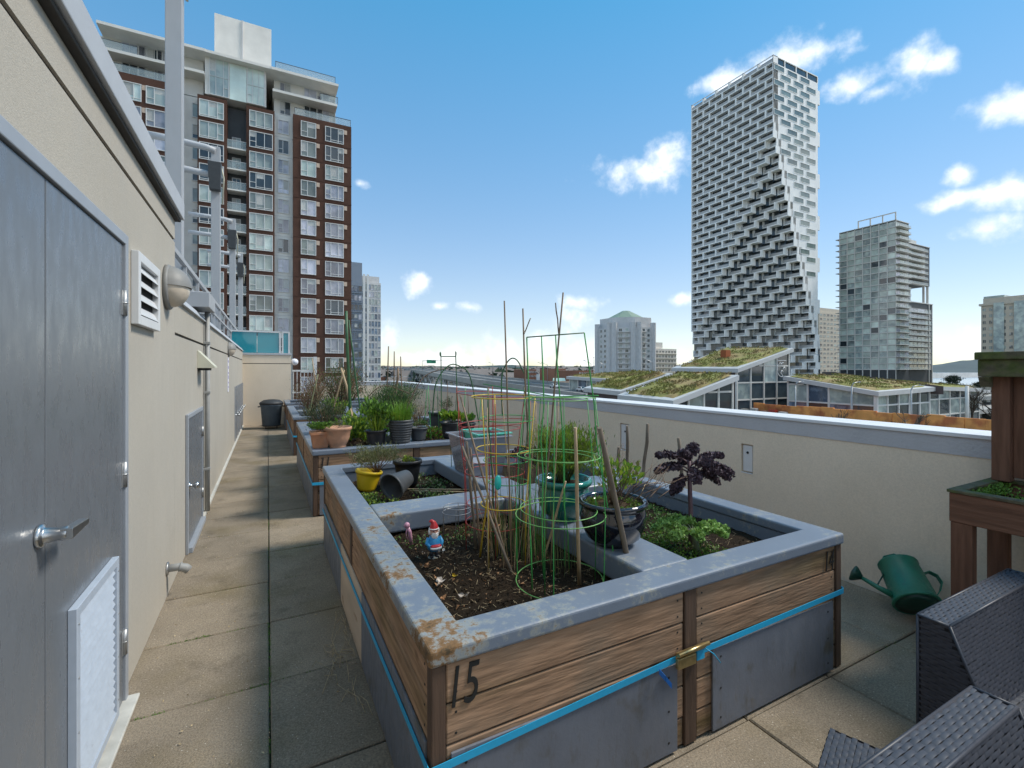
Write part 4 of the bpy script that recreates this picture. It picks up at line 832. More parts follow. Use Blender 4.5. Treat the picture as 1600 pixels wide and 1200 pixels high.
# green cover in the compartments
def cover(label, x0, x1, y0, y1, n, L, m, dens=None, z=SOIL):
    b = MB(); cs = [(ru(x0, x1), ru(y0, y1)) for _ in range(14)]
    for _ in range(n):
        c = random.choice(cs); x, y = random.gauss(c[0], .05), random.gauss(c[1], .05)
        if not (x0 < x < x1 and y0 < y < y1): continue
        b.leaf((x, y, z + ru(0, .03)), (ru(-1, 1), ru(-1, 1), ru(.1, .9)), L * ru(.5, 1.2), L * .6, random.randrange(2))
    tag(b.build('ground_cover', [m, 'leaf_mid'], loc=((x0 + x1) / 2, (y0 + y1) / 2, z)), label, 'ground cover', kind='stuff')
cover('bright green chickweed beside the green kale', 1.76, 2.25, 1.58, 2.15, 2600, .016, 'leaf_bright'); cover('light green weeds by the yellow pot', .61, .88, 3.25, 3.9, 1300, .02, 'leaf_lime'); cover('sparse grey green weeds in the far left bed', 1.0, 1.44, 3.5, 4.4, 700, .03, 'leaf_grey')
cover('small weeds at the foot of the cross divider', .62, 1.4, 2.55, 2.80, 260, .02, 'leaf_mid'); cover('low green weeds at the back of the right bed', 1.8, 2.55, 2.0, 2.75, 1100, .02, 'leaf_mid')
# ------------------------------------------------------------------ pots in the near planter
c = at_z(572, 762, SOIL); t = plant('potted_plant', 'yellow pot tilted in the soil with a grey green thyme bush', 'potted plant', c)
MB().lathe(pot_prof(.075, .105, .17, .010), c + Vector((0, 0, -.02)), 26, ax=Matrix.Rotation(math.radians(9), 3, 'Y')).build('pot', 'pot_yellow', t)
b, ms_ = shrub(c + Vector((.09, .02, .12)), .21, .19, .13, 2600, .024, .006, ['leaf_grey', 'leaf_olive'], stems=40, hole=.5); b.build('foliage', ms_, t)
c = at_z(637, 757, SOIL); t = plant('potted_plant', 'tall plain black pot with small weeds in the far left bed', 'potted plant', c); pot(t, c, .085, .115, .22, 'pot_black'); b, ms_ = shrub(c + Vector((-.02, 0, .18)), .08, .08, .035, 160, .028, .012, ['leaf_lime', 'leaf_olive'], stems=8); b.build('foliage', ms_, t)
c = at_z(612, 782, SOIL); t = thing('fallen_pot', 'empty dark grey pot lying on its side on the soil', 'pot', c)
RA = Matrix.Rotation(math.radians(35), 3, 'Z') @ Matrix.Rotation(math.radians(78), 3, 'Y')
MB().lathe([(.062, .20), (.066, .196), (.098, .02), (.110, .018), (.112, 0), (.104, -.001), (.094, .02), (.062, .185)], c + Vector((.0, .02, .095)), 26, ax=RA).build('pot_body', 'pot_grey', t)
for i, lab in enumerate(('long straw coloured cane lying behind the fallen pot', 'second dry cane lying across the far left bed')):
    a = at_z(600 + 40 * i, 764 + 3 * i, SOIL + .02); q = at_z(745, 765 + 4 * i, SOIL + .04); cane(lab, [a, q], .006, 'bamboo')
# clear tub
c = Vector((1.60, 3.76, .718)); t = thing('storage_tub', 'cloudy clear plastic tub with green inner tub standing on the divider', 'tub', c)
def tub(nm, cx, cy, z0, w0, w1, d0, d1, h, m, th=.006):
    b = MB(); k = [(-1, -1), (1, -1), (1, 1), (-1, 1)]
    lo = [(cx + a * w0 / 2, cy + e * d0 / 2, z0) for a, e in k]; hi = [(cx + a * w1 / 2, cy + e * d1 / 2, z0 + h) for a, e in k]; li = [(cx + a * (w0 / 2 - th), cy + e * (d0 / 2 - th), z0 + th) for a, e in k]; hi2 = [(cx + a * (w1 / 2 - th), cy + e * (d1 / 2 - th), z0 + h) for a, e in k]; lip = [(cx + a * (w1 / 2 + .018), cy + e * (d1 / 2 + .018), z0 + h) for a, e in k]; lip2 = [(x, y, z - .012) for x, y, z in lip]
    v = lo + hi + li + hi2 + lip + lip2; f = [(3, 2, 1, 0), (8, 9, 10, 11)]
    for i in range(4): j = (i + 1) % 4; f += [(i, j, 4 + j, 4 + i), (8 + j, 8 + i, 12 + i, 12 + j), (12 + i, 16 + i, 16 + j, 12 + j), (16 + i, 20 + i, 20 + j, 16 + j)]
    return b.add(v, f).build(nm, m, t, bev=.008)
tub('tub_body', 1.62, 3.74, .718, .30, .40, .34, .44, .33, 'tub_plastic'); tub('inner_tub', 1.72, 3.80, .76, .22, .30, .24, .36, .30, 'tub_green')
MB().box(1.49, 1.60, 3.545, 3.549, .83, .98).build('paper_label', 'sign_white', t)
# teal and navy glazed pots
c = at_z(888, 812, RZ - .003) + Vector((0, .05, 0)); t = plant('potted_plant', 'large teal glazed pot with a feathery light green herb', 'potted plant', c)
MB().lathe([(.085, 0), (.09, .004), (.13, .05), (.155, .11), (.158, .15), (.145, .185), (.14, .195), (.165, .205), (.172, .22), (.168, .235), (.155, .24), (.145, .232), (.14, .205)], c, 36).build('pot', 'glaze_teal', t)
MB().lathe([(.143, .20), (.08, .21), (.01, .215)], c, 24).build('soil', 'soil', t)
b, ms_ = shrub(c + Vector((0, 0, .19)), .20, .18, .18, 7000, .030, .0055, ['leaf_olive', 'leaf_bright', 'leaf_lime'], stem='leaf_olive', stems=60, up=.9); b.build('foliage', ms_, t)
c = at_z(971, 858, RZ - .003) + Vector((.02, .09, 0)); t = plant('potted_plant', 'large shiny navy black glazed pot with a sparse leafy shrub', 'potted plant', c)
MB().lathe([(.088, 0), (.092, .004), (.135, .04), (.162, .10), (.168, .145), (.158, .18), (.152, .19), (.172, .20), (.176, .212), (.17, .222), (.158, .222), (.15, .21), (.147, .19)], c, 40).build('pot', 'glaze_navy', t)
MB().lathe([(.15, .188), (.08, .195), (.01, .20)], c, 24).build('soil', 'mulch', t)
b, ms_ = shrub(c + Vector((0, 0, .19)), .15, .15, .13, 300, .034, .017, ['leaf_lime', 'leaf_bright', 'leaf_olive'], stems=22, hole=.5); b.build('foliage', ms_, t)
b = MB()
for _ in range(700):
    a, q = ru(0, 2 * PI), .145 * math.sqrt(ru(.35, 1)); b.leaf(c + Vector((math.cos(a) * q, math.sin(a) * q, .195)), (ru(-1, 1), ru(-1, 1), ru(.2, 1)), .018, .008, random.randrange(2))
b.build('moss', ['leaf_olive', 'leaf_bright'], t)
tw = MB()
for i in range(13):
    p0 = c + Vector((ru(-.08, .1), ru(-.08, .08), .19)); a = ru(-.9, 1.2); L_ = ru(.16, .33); d = Vector((math.cos(a), math.sin(a) * .6, ru(.3, 1.1))).normalized(); q = p0 + d * L_
    tw.tube([p0, p0 + d * L_ * .5 + Vector((0, 0, .02)), q], [.0028, .002, .001], 4); 
    for k in range(3): tw.tube([p0 + d * L_ * ru(.4, .9), p0 + d * L_ * .8 + Vector((ru(-.09, .12), ru(-.05, .05), ru(-.02, .10)))], [.0015, .0008], 3)
tw.build('twigs', 'twig', t)
# kale
def ruffle(b, p0, d, L, w, m, n=170, curl=.6, stem_m=0):
    """a frilly kale frond: curved midrib with crinkled frill along and around its end"""
    d = Vector(d).normalized(); p = Vector(p0); pts = [p.copy()]; k = 7
    for i in range(k): p = p + d * L / k; d = (d + Vector((0, 0, -curl / k))).normalized(); pts.append(p.copy())
    b.tube(pts, [.0055 * (1 - .7 * i / k) for i in range(k + 1)], 5, m=stem_m)
    for _ in range(n):
        t_ = ru(.34, 1.0); i = min(int(t_ * k), k - 1); q = pts[i] + (pts[i + 1] - pts[i]) * (t_ * k - i); ax = (pts[i + 1] - pts[i]).normalized(); sd = ax.cross(Vector((0, 0, 1))).normalized()
        ww = w * math.sin(PI * min(1, (t_ - .25) / .8)) ** .6; o = ru(-1, 1); q = q + sd * o * ww + Vector((0, 0, ru(-.012, .014) - abs(o) * ww * .35))
        s = ru(.006, .014); a = Vector((ru(-1, 1), ru(-1, 1), ru(-1, 1))).normalized(); e = a.cross(Vector((ru(-1, 1), ru(-1, 1), ru(-1, 1)))).normalized()
        b.add([q - a * s - e * s * .6, q + a * s - e * s * .5, q + a * s * .8 + e * s * .7 + Vector((0, 0, .006)), q - a * s + e * s * .6], [(0, 1, 2, 3)], m, True)
c = at_z(1079, 852, SOIL); t = plant('purple_kale', 'tall purple kale with a bare stalk and dark ruffled crown', 'kale', c)
H_ = .49; MB().tube([c + Vector((0, 0, -.02)), c + Vector((.003, 0, .15)), c + Vector((-.004, 0, .30)), c + Vector((-.012, 0, H_))], [.014, .013, .013, .010], 9).build('stalk', 'kale_stem', t)
dk = c.dot(Vector((SN, CS, 0))); rt = Vector((CS, -SN, 0)); 
for a, z0, L_, cu, up_ in ((0, .36, .24, 1.3, .8), (.35, .33, .20, 1.2, .5), (-.4, .35, .20, 1.1, .7), (2.7, .38, .17, 1.2, .6), (3.3, .36, .20, .9, .7), (3.7, .34, .15, 1.5, .3), (1.5, .38, .15, 1.1, .9), (4.6, .37, .15, 1.2, .6), (.1, .40, .19, .9, 1.0), (2.9, .41, .18, 1.0, 1.0), (5.3, .40, .16, 1.0, .9), (3.1, .33, .13, 1.9, .1), (1.0, .44, .12, .8, 1.4), (4.0, .43, .13, .8, 1.3)):
    d = rt * math.cos(a) + Vector((SN, CS, 0)) * math.sin(a); b = MB(); ruffle(b, c + Vector((-.006, 0, z0 + .055)), d + Vector((0, 0, up_)), L_ * 1.15, .036, 1, 330, cu + .35); b.build('frond', ['kale_stem', 'kale_purple'], t)
c = at_z(1090, 866, SOIL); t = plant('green_kale', 'low curly green kale in front of the purple one', 'kale', c)
MB().tube([c + Vector((0, 0, -.02)), c + Vector((-.01, 0, .05)), c + Vector((-.02, .01, .11))], [.018, .016, .012], 9).build('stalk', 'leaf_grey', t)
for a, L_, up_ in ((0, .17, .5), (.5, .15, .4), (-.5, .15, .5), (2.6, .17, .6), (3.1, .20, .5), (3.6, .15, .4), (1.4, .13, .7), (4.6, .12, .6), (1.9, .15, .7), (.2, .12, .9)):
    d = rt * math.cos(a) + Vector((SN, CS, 0)) * math.sin(a); b = MB(); ruffle(b, c + Vector((-.02, .01, .11)), d + Vector((0, 0, up_ + .4)), L_ * 1.25, .03, 1, 210, 1.5); b.build('frond', ['leaf_grey', 'kale_green'], t)
c = Vector((1.98, 3.55, SOIL)); t = plant('purple_kale', 'dark purple kale standing behind the wire cages', 'kale', c)
MB().tube([c, c + Vector((0, 0, .30))], [.012, .010], 7).build('stalk', 'kale_stem', t)
for i in range(9):
    a = i * .7; b = MB(); ruffle(b, c + Vector((0, 0, .26 + .02 * (i % 3))), (math.cos(a), math.sin(a), .7), .18, .05, 1, 260, 1.6); b.build('frond', ['kale_stem', 'kale_purple'], t)
for i in range(3):
    a = at_z(1000 + 14 * i, 800, SOIL); cane(('pale dead twig reaching out over the right rim', 'thin bare twig beside the purple kale', 'crooked bare twig over the navy pot')[i], [a + Vector((0, 0, .1)), a + Vector((.10 + .1 * i, .06, .17)), a + Vector((.30 + .1 * i, .12, .16))], .003, 'straw' if i == 0 else 'twig')
# ------------------------------------------------------------------ second planter: pots on the front rim
def on_rim(px, y): k = (px - 800) / F; d = y / (CS - k * SN); return Vector((d * SN + k * d * CS, y, RZ + .0005))
c = on_rim(500, 5.72); t = plant('potted_plant', 'square terracotta pot of bright parsley at the rim corner', 'potted plant', c)
b = MB(); 
for w0, w1, z0, z1 in ((.075, .098, 0, .15), (.108, .108, .15, .185)): b.hexa([(c.x + a * (w0 if z == z0 else w1), c.y + e * (w0 if z == z0 else w1), c.z + z) for z in (z0, z1) for a, e in ((-1, -1), (1, -1), (1, 1), (-1, 1))])
b.build('pot', 'terracotta', t, bev=.006); b, ms_ = shrub(c + Vector((0, 0, .17)), .13, .12, .055, 650, .03, .02, ['leaf_bright', 'leaf_mid'], stems=20); b.build('foliage', ms_, t)
c = on_rim(528, 5.66); t = plant('potted_plant', 'round pale terracotta bowl pot, nearly bare', 'potted plant', c)
MB().lathe([(.085, 0), (.09, .01), (.085, .022), (.095, .03), (.128, .11), (.138, .19), (.150, .20), (.155, .215), (.150, .232), (.138, .232), (.13, .20)], c, 30).build('pot', 'terracotta_pale', t); MB().lathe([(.134, .20), (.01, .205)], c, 24).build('soil', 'soil', t)
b, ms_ = shrub(c + Vector((0, .02, .20)), .07, .07, .05, 120, .02, .008, ['leaf_grey', 'leaf_olive'], stems=10); b.build('foliage', ms_, t)
c = on_rim(588, 5.68); t = plant('potted_plant', 'low black pot of leafy green celery between the terracotta bowl and ribbed pot', 'potted plant', c); pot(t, c, .095, .115, .17, 'pot_black')
b = tuftgrass(c + Vector((0, 0, .13)), 55, .30, .075, .012, 'straw', .45, .2); b.build('stalks', 'leaf_lime', t); b, ms_ = shrub(c + Vector((0, 0, .14)), .16, .15, .19, 520, .055, .032, ['leaf_bright', 'leaf_mid'], stem='leaf_lime', stems=22, up=.6); b.build('foliage', ms_, t)
c = on_rim(626, 5.66); t = plant('potted_plant', 'ribbed black pot with a dense clump of green grass', 'potted plant', c)
pr = [(.105, 0)]
for i in range(8): pr += [(.112 + .028 * i / 7 + .006, .018 + .029 * i), (.112 + .028 * i / 7 + .006, .034 + .029 * i), (.112 + .028 * i / 7, .040 + .029 * i), (.112 + .028 * i / 7, .045 + .029 * i)]
pr += [(.148, .262), (.148, .28), (.138, .28), (.13, .25)]
MB().lathe(pr, c, 32).build('pot', 'pot_grey', t); MB().lathe([(.132, .25), (.01, .255)], c, 20).build('soil', 'soil', t)
tuftgrass(c + Vector((0, 0, .25)), 330, .30, .12, .009, 'leaf_bright', .6, .7).build('foliage', 'leaf_bright', t); tuftgrass(c + Vector((0, 0, .25)), 120, .18, .12, .008, 'leaf_lime', .8, .9).build('lower_foliage', 'leaf_lime', t)
c = on_rim(654, 5.75); t = plant('potted_plant', 'small dark grey pot with short grey green sprigs', 'potted plant', c); pot(t, c, .085, .105, .16, 'pot_grey'); b, ms_ = shrub(c + Vector((0, 0, .14)), .10, .10, .06, 260, .026, .012, ['leaf_grey', 'leaf_mid'], stems=14); b.build('foliage', ms_, t)
c = on_rim(705, 5.72); t = plant('potted_plant', 'black pot of lettuce near the end of the rim, beside the clear tub', 'potted plant', c); pot(t, c, .10, .13, .21, 'pot_black'); b, ms_ = shrub(c + Vector((.02, 0, .19)), .14, .13, .07, 330, .06, .04, ['leaf_lime', 'leaf_bright'], stems=16); b.build('foliage', ms_, t)
c = on_rim(728, 5.80); t = plant('potted_plant', 'black pot with leafy greens at the right end of the row', 'potted plant', c); pot(t, c, .09, .12, .18, 'pot_black'); b, ms_ = shrub(c + Vector((0, 0, .16)), .12, .12, .06, 260, .05, .03, ['leaf_bright', 'leaf_mid'], stems=14); b.build('foliage', ms_, t)
c = at_d(690, 660, 7.0); c.z = RZ; t = plant('potted_plant', 'grey plastic bucket with a small dark shrub on the far side', 'potted plant', c); pot(t, c, .15, .19, .26, 'pot_grey'); b, ms_ = shrub(c + Vector((.05, 0, .24)), .13, .13, .14, 700, .022, .006, ['leaf_dark', 'leaf_grey'], stems=18); b.build('foliage', ms_, t)
# plants growing in the far planters
def bed(label, px, y, rx, rz, n, L_, w, mats, stems=26, up=.4, z=SOIL, hole=.5, name='shrub', cat='shrub'):
    k = (px - 800) / F; d = y / (CS - k * SN); c = Vector((d * SN + k * d * CS, y, z)); t = plant(name, label, cat, c)
    b, ms_ = shrub(c, rx, rx * .9, rz, n, L_, w, mats, stems=stems, up=up, hole=hole); b.build('foliage', ms_, t); return c
bed('dark upright rosemary bush behind the parsley pot', 512, 6.9, .27, .34, 5200, .034, .006, ['leaf_dark', 'leaf_grey', 'leaf_dark'], 60, .9)
bed('feathery dark green bush in the middle of the second planter', 606, 7.2, .42, .40, 5200, .06, .008, ['leaf_dark', 'leaf_mid'], 60, .5)
bed('leafy green plants behind the celery pot', 572, 6.4, .30, .22, 900, .06, .035, ['leaf_bright', 'leaf_mid', 'leaf_lime'], 30)
bed('green leafy patch left of the stake tripod', 545, 6.25, .18, .20, 420, .06, .03, ['leaf_lime', 'leaf_mid'], 16)
bed('yellow green leafy plant on the third planter', 522, 9.9, .25, .22, 420, .07, .04, ['leaf_lime', 'leaf_bright'], 16)
bed('low green and red leaves at the right of the second planter', 672, 6.2, .30, .12, 620, .05, .03, ['leaf_bright', 'leaf_rust', 'leaf_mid'], 22)
bed('tall dark green bush with rusty base behind the rosemary', 533, 10.6, .45, .62, 4200, .05, .010, ['leaf_dark', 'leaf_mid', 'leaf_rust'], 60, .7)
bed('rusty brown dead shrub on the third planter', 484, 10.3, .30, .42, 1900, .03, .012, ['leaf_rust', 'twig', 'leaf_grey'], 60)
bed('reddish twiggy shrub at the far planter', 492, 14.3, .42, .55, 1600, .04, .015, ['leaf_rust', 'twig'], 50)
bed('rust and green shrub right of the far planter', 545, 14.4, .5, .5, 1800, .05, .02, ['leaf_rust', 'leaf_dark', 'leaf_olive'], 50)
bed('grey brown stalky plants at the right of the second planter', 655, 7.6, .30, .30, 500, .03, .010, ['leaf_grey', 'straw'], 40)
bed('dark green low bush near the parapet', 628, 11.5, .6, .42, 2400, .05, .012, ['leaf_dark', 'leaf_mid'], 50)
# tripod canes, poles and hoops in the second planter
def pcane(label, px0, py0, d0, px1, py1, d1, r, m, name='garden_cane'): 
    a = at_d(px0, py0, d0); a.z = max(a.z, SOIL - .02); o = cane(label, [a, at_d(px1, py1, d1)], r, m, name); o['group'] = 'canes and poles in the far planters'
pcane('thick dark green pole standing in the second planter', 548, 690, 6.6, 541, 486, 6.5, .022, 'wire_dark'); pcane('slim dark green cane leaning beside the thick pole', 569, 690, 6.6, 545, 500, 6.6, .012, 'wire_dark')
pcane('stout tan cane of the tripod leaning left', 562, 690, 6.5, 533, 575, 6.7, .018, 'bamboo'); pcane('second tan cane of the tripod', 559, 690, 6.4, 540, 600, 6.7, .016, 'bamboo'); pcane('tan cane leaning right behind the rosemary', 518, 650, 8.0, 538, 578, 8.0, .014, 'bamboo')
pcane('pale green cane on the third planter', 480, 655, 9.0, 497, 585, 9.2, .014, 'leaf_grey'); pcane('thick bundle of brown canes over the feathery bush', 616, 640, 7.6, 622, 575, 7.6, .022, 'bamboo_dark')
for i, (a, b_, e) in enumerate(((607, 541, 8.0), (616, 549, 8.0), (626, 557, 8.0))): pcane(('left of three dark canes over the feathery bush', 'middle of three dark canes over the feathery bush', 'right of three dark canes over the feathery bush')[i], a - 4 + 3 * i, 640, e, a, b_, e, .011, 'bamboo_dark')
pcane('pinkish cane at the far left of the beds', 499, 640, 9.5, 488, 560, 9.6, .012, 'bamboo')
def hoop(label, pts, r, m='wire_dark'):
    pts = [at_d(*p) for p in pts]; fine = []
    for i in range(len(pts) - 1):
        p0, p1, p2, p3 = pts[max(i - 1, 0)], pts[i], pts[i + 1], pts[min(i + 2, len(pts) - 1)]
        for k in range(6):
            t_ = k / 6; fine.append(.5 * ((2 * p1) + (p2 - p0) * t_ + (2 * p0 - 5 * p1 + 4 * p2 - p3) * t_ ** 2 + (3 * p1 - p0 - 3 * p2 + p3) * t_ ** 3))
    fine.append(pts[-1]); tag(MB().tube(fine, r, 6).build('wire_hoop', m, loc=pts[0]), label, 'hoop', 'wire hoops over the beds')
hoop('dark wire hoop arching over the far greens', [(676, 650, 6.5), (681, 600, 6.5), (700, 572, 6.6), (718, 572, 6.7), (735, 590, 6.8), (748, 660, 6.8)], .009)
hoop('green wire frame with square top behind the hoop', [(690, 665, 6.3), (689, 558, 6.4), (689, 557, 6.4), (711, 557, 6.5), (712, 557, 6.5), (716, 665, 6.5)], .007, 'wire_dark')
hoop('dark wire hoop between the tub and the trellis', [(785, 650, 3.6), (784, 590, 3.6), (795, 563, 3.6), (808, 563, 3.6), (822, 590, 3.6)], .005)
hoop('brown bent cane arching left over the second planter', [(560, 640, 6.8), (585, 610, 6.9), (605, 603, 7.0), (640, 615, 7.0)], .007, 'twig'); hoop('long brown bent cane arching right', [(628, 660, 6.4), (648, 610, 6.5), (668, 585, 6.6), (700, 575, 6.7)], .007, 'twig')
ORD = ['first', 'second', 'third', 'fourth', 'fifth', 'sixth', 'seventh', 'eighth', 'ninth']
for i in range(9):
    px = 662 + i * 12; a = at_d(px, 655, 6.2); a.z = SOIL; cane('thin upright wire or twig, %s from the left at the right of the second planter' % ORD[i], [a, at_d(px + ru(-8, 8), ru(596, 625), 6.3)], .005, random.choice(['wire_dark', 'wire_green', 'twig']))['group'] = 'thin stems in the second planter'
for i in range(5): a = at_d(706 + 10 * i, 700, 4.3); a.z = SOIL; cane('thin dark wire stem beside the clear tub, %s from the left' % ORD[i], [a, at_d(704 + 11 * i, ru(640, 690), 4.2)], .003, 'wire_dark')['group'] = 'thin stems beside the tub'
# ------------------------------------------------------------------ trash can
c = Vector((.095, 14.45, 0)); t = thing('trash_can', 'round blue grey bin with dark lid on a wheeled dolly by the end wall', 'bin', c)
MB().lathe([(.215, .10), (.225, .11), (.265, .60), (.275, .61), (.285, .66), (.275, .67), (.26, .665), (.25, .60)], c, 32).build('body', 'bin_blue', t)
MB().lathe([(.288, .655), (.296, .665), (.296, .70), (.285, .715), (.26, .735), (.20, .775), (.08, .795), (.01, .797)], c, 32).build('lid', 'bin_lid', t)
for s in (-1, 1): MB().tube([c + Vector((s * .27, -.05, .60)), c + Vector((s * .32, -.05, .60)), c + Vector((s * .32, .05, .60)), c + Vector((s * .27, .05, .60))], .016, 6).build('handle', 'bin_lid', t)
MB().lathe([(.22, .07), (.235, .075), (.235, .095), (.22, .099)], c, 24).build('dolly', 'bin_lid', t)
for i in range(4):
    a = PI / 4 + i * PI / 2; q = c + Vector((math.cos(a) * .19, math.sin(a) * .19, .035)); MB().lathe([(.033, -.012), (.035, -.01), (.035, .01), (.033, .012)], q, 14, ax=Matrix.Rotation(PI / 2, 3, 'Y')).build('caster', 'tyre', t)
# ------------------------------------------------------------------ watering can, lying on its side against the parapet
c = Vector((3.64, 1.52, 0)); t = thing('watering_can', 'green metal watering can tipped on its side by the parapet', 'watering can', c)
A = Matrix.Rotation(math.radians(-42), 3, 'Z') @ Matrix.Rotation(math.radians(-54), 3, 'X')     # can axis: base towards the camera
ctr = c + Vector((0, -.08, .118)); CK = .98
A = A * CK; cp = lambda x, y, z: ctr + A @ Vector((x, y, z))
MB().lathe([(.128, 0), (.133, .003), (.134, .01), (.126, .016), (.112, .27), (.118, .276), (.118, .284), (.108, .286), (.106, .27), (.12, .03), (.02, .025)], ctr, 36, ax=A).build('body', 'can_green', t)
MB().lathe([(.118, -.0015), (.06, -.0035), (.005, -.004)], ctr, 30, ax=A).build('base_disc', 'can_dark', t)
MB().tube([cp(-.118, 0, .05), cp(-.18, 0, .09), cp(-.26, 0, .155)], [.020, .016, .012], 12).build('spout', 'can_green', t)
MB().lathe([(.014, -.01), (.05, .03), (.056, .042), (.05, .05), (.01, .056)], cp(-.265, 0, .16), 22, ax=A @ Matrix.Rotation(math.radians(-55), 3, 'Y')).build('rose', 'can_dark', t)
MB().tube([cp(-.112, 0, .20), cp(-.19, 0, .10)], .005, 6).build('spout_brace', 'can_dark', t)
def strip(pts, w, th, nm):
    b = MB(); pts = [Vector(p) for p in pts]; ax = A @ Vector((0, 1, 0)); vs = []
    for i, p in enumerate(pts):
        tg = (pts[min(i + 1, len(pts) - 1)] - pts[max(i - 1, 0)]).normalized(); nn = tg.cross(ax).normalized() * th
        vs += [p - ax * w / 2 - nn, p + ax * w / 2 - nn, p + ax * w / 2 + nn, p - ax * w / 2 + nn]
    fs = [(4 * i + k, 4 * i + (k + 1) % 4, 4 * i + 4 + (k + 1) % 4, 4 * i + 4 + k) for i in range(len(pts) - 1) for k in range(4)]; b.add(vs, fs, 0, False); b.build(nm, 'can_green', t)
strip([cp(.115, 0, .22), cp(.165, 0, .245), cp(.20, 0, .22), cp(.205, 0, .17), cp(.17, 0, .11), cp(.125, 0, .06)], .03, .003, 'side_handle')
strip([cp(-.105, 0, .27), cp(-.07, 0, .33), cp(0, 0, .355), cp(.06, 0, .33), cp(.10, 0, .27)], .03, .003, 'top_handle')
# ------------------------------------------------------------------ wooden plant stand on the right
t = thing('plant_stand', 'weathered red brown wooden two tier plant stand against the parapet', 'plant stand', (3.6, .6, 0))
SX0, SX1, SY0, SY1, ZB, ZT = 3.30, 3.90, -.35, 1.165, .775, .945
MB().box(SX0, SX0 + .035, SY0, SY1, ZB, ZT - .012).build('front_board', 'oldwood_y', t, bev=.005); MB().box(SX1 - .035, SX1, SY0, SY1, ZB, ZT - .012).build('back_board', 'oldwood_y', t, bev=.005)
MB().box(SX0 + .036, SX1 - .036, SY1 - .035, SY1, ZB, ZT - .012).build('side_board', 'oldwood_x', t, bev=.005); MB().box(SX0 + .036, SX1 - .036, SY0, SY0 + .035, ZB, ZT - .012).build('side_board', 'oldwood_x', t, bev=.005)
MB().box(SX0 - .008, SX0 + .055, SY0, SY1 + .008, ZT - .0115, ZT + .006).build('edge_cap', 'mossy_wood', t, bev=.004); MB().box(SX0 + .056, SX1 - .05, SY1 - .05, SY1 + .008, ZT - .0115, ZT + .006).build('edge_cap', 'mossy_wood', t, bev=.004); MB().box(SX1 - .049, SX1 + .008, SY0, SY1 + .008, ZT - .0115, ZT + .006).build('edge_cap', 'mossy_wood', t, bev=.004)
MB().box(SX0 + .036, SX1 - .036, SY0 + .036, SY1 - .036, ZB + .005, ZB + .05).build('bottom', 'dark_void', t); so_ = MB().box(SX0 + .037, SX1 - .037, SY0 + .037, SY1 - .037, ZB + .051, ZB + .085).build('soil', 'soil', t); so_['kind'] = 'stuff'
mo = MB()
for _ in range(900): mo.leaf((ru(SX0 + .06, SX1 - .05), ru(SY1 - .10, SY1 - .04) if rnd() < .7 else ru(.85, SY1 - .05), ZB + .13 + ru(-.03, .03)), (ru(-1, 1), ru(-1, 1), 1), .018, .01, random.randrange(2))
mo.build('moss', ['leaf_bright', 'moss'], t)
for yy in (SY0 + .05, SY1 - .05):
    for xx in (SX0 + .045, SX1 - .08):
        MB().box(xx - .042, xx - .001, yy - .045, yy + .045, 0, ZB - .001).build('leg', 'oldwood_z', t, bev=.004); MB().box(xx + .001, xx + .034, yy - .04, yy + .04, 0, ZB - .001).build('leg', 'oldwood_z', t, bev=.004)
for yy in (SY1 - .06, SY0 + .06): MB().box(SX1 - .11, SX1 - .037, yy - .04, yy + .04, ZT + .0065, 1.60).build('post', 'oldwood_z', t, bev=.005)
for i in range(5): y_ = SY0 + .11 + i * .262; MB().box(SX1 - .07, SX1 - .045, y_, y_ + .256, ZT + .03, 1.60).build('back_plank', 'oldwood_z', t, bev=.003)
MB().box(SX1 - .19, SX1 + .02, SY0, SY1 + .03, 1.66, 1.705).build('upper_cap', 'mossy_wood', t, bev=.006); MB().box(SX1 - .17, SX1 - .14, SY0 + .01, SY1 + .02, 1.56, 1.6595).build('upper_board', 'mossy_wood', t, bev=.004); MB().box(SX1 - .139, SX1 + .01, SY0 + .02, SY1 + .01, 1.601, 1.6595).build('upper_tray', 'mossy_wood', t)
MB().hexa([(SX1 - .15, SY1 - .03, 1.50), (SX1 - .115, SY1 - .03, 1.50), (SX1 - .115, SY1 + .015, 1.50), (SX1 - .15, SY1 + .015, 1.50), (SX1 - .18, SY1 - .03, 1.559), (SX1 - .115, SY1 - .03, 1.559), (SX1 - .115, SY1 + .015, 1.559), (SX1 - .18, SY1 + .015, 1.559)]).build('bracket', 'mossy_wood', t)
# ------------------------------------------------------------------ wicker seats
def weave(b, O, U, V, nu, nv, h=.0035, width=None, along=True):
    """basket weave over a panel: every other crossing a raised strand piece"""
    O, U, V = Vector(O), Vector(U), Vector(V); nn = U.cross(V).normalized()
    for j in range(nv):
        u0, u1 = (0, 1) if width is None else width((j + .5) / nv)
        for i in range(nu):
            if (i + j) % 2: continue
            a, e = i / nu - .12 / nu, (i + 1) / nu + .12 / nu + .9 / nu * 0
            if a < u0 - .1 / nu - .02 or e > u1 + .3 / nu: continue
            vs = []; jt = ru(-.07, .07); jh = ru(.75, 1.3)
            for uu, hh in ((a - .48 / nu, -.5), (a + .02 / nu, .55), ((a + e) / 2, 1.0), (e - .02 / nu, .55), (e + .48 / nu, -.5)):
                uc = min(max(uu, u0), u1)
                for vv, k in ((.03, .55), (.5, 1.0), (.97, .55)): vs.append(O + U * uc + V * ((j + vv + jt) / nv) + nn * h * hh * k * jh)
            b.add(vs, [(3 * q + r, 3 * q + 3 + r, 3 * q + 4 + r, 3 * q + 1 + r) for q in range(4) for r in range(2)], 0, True)
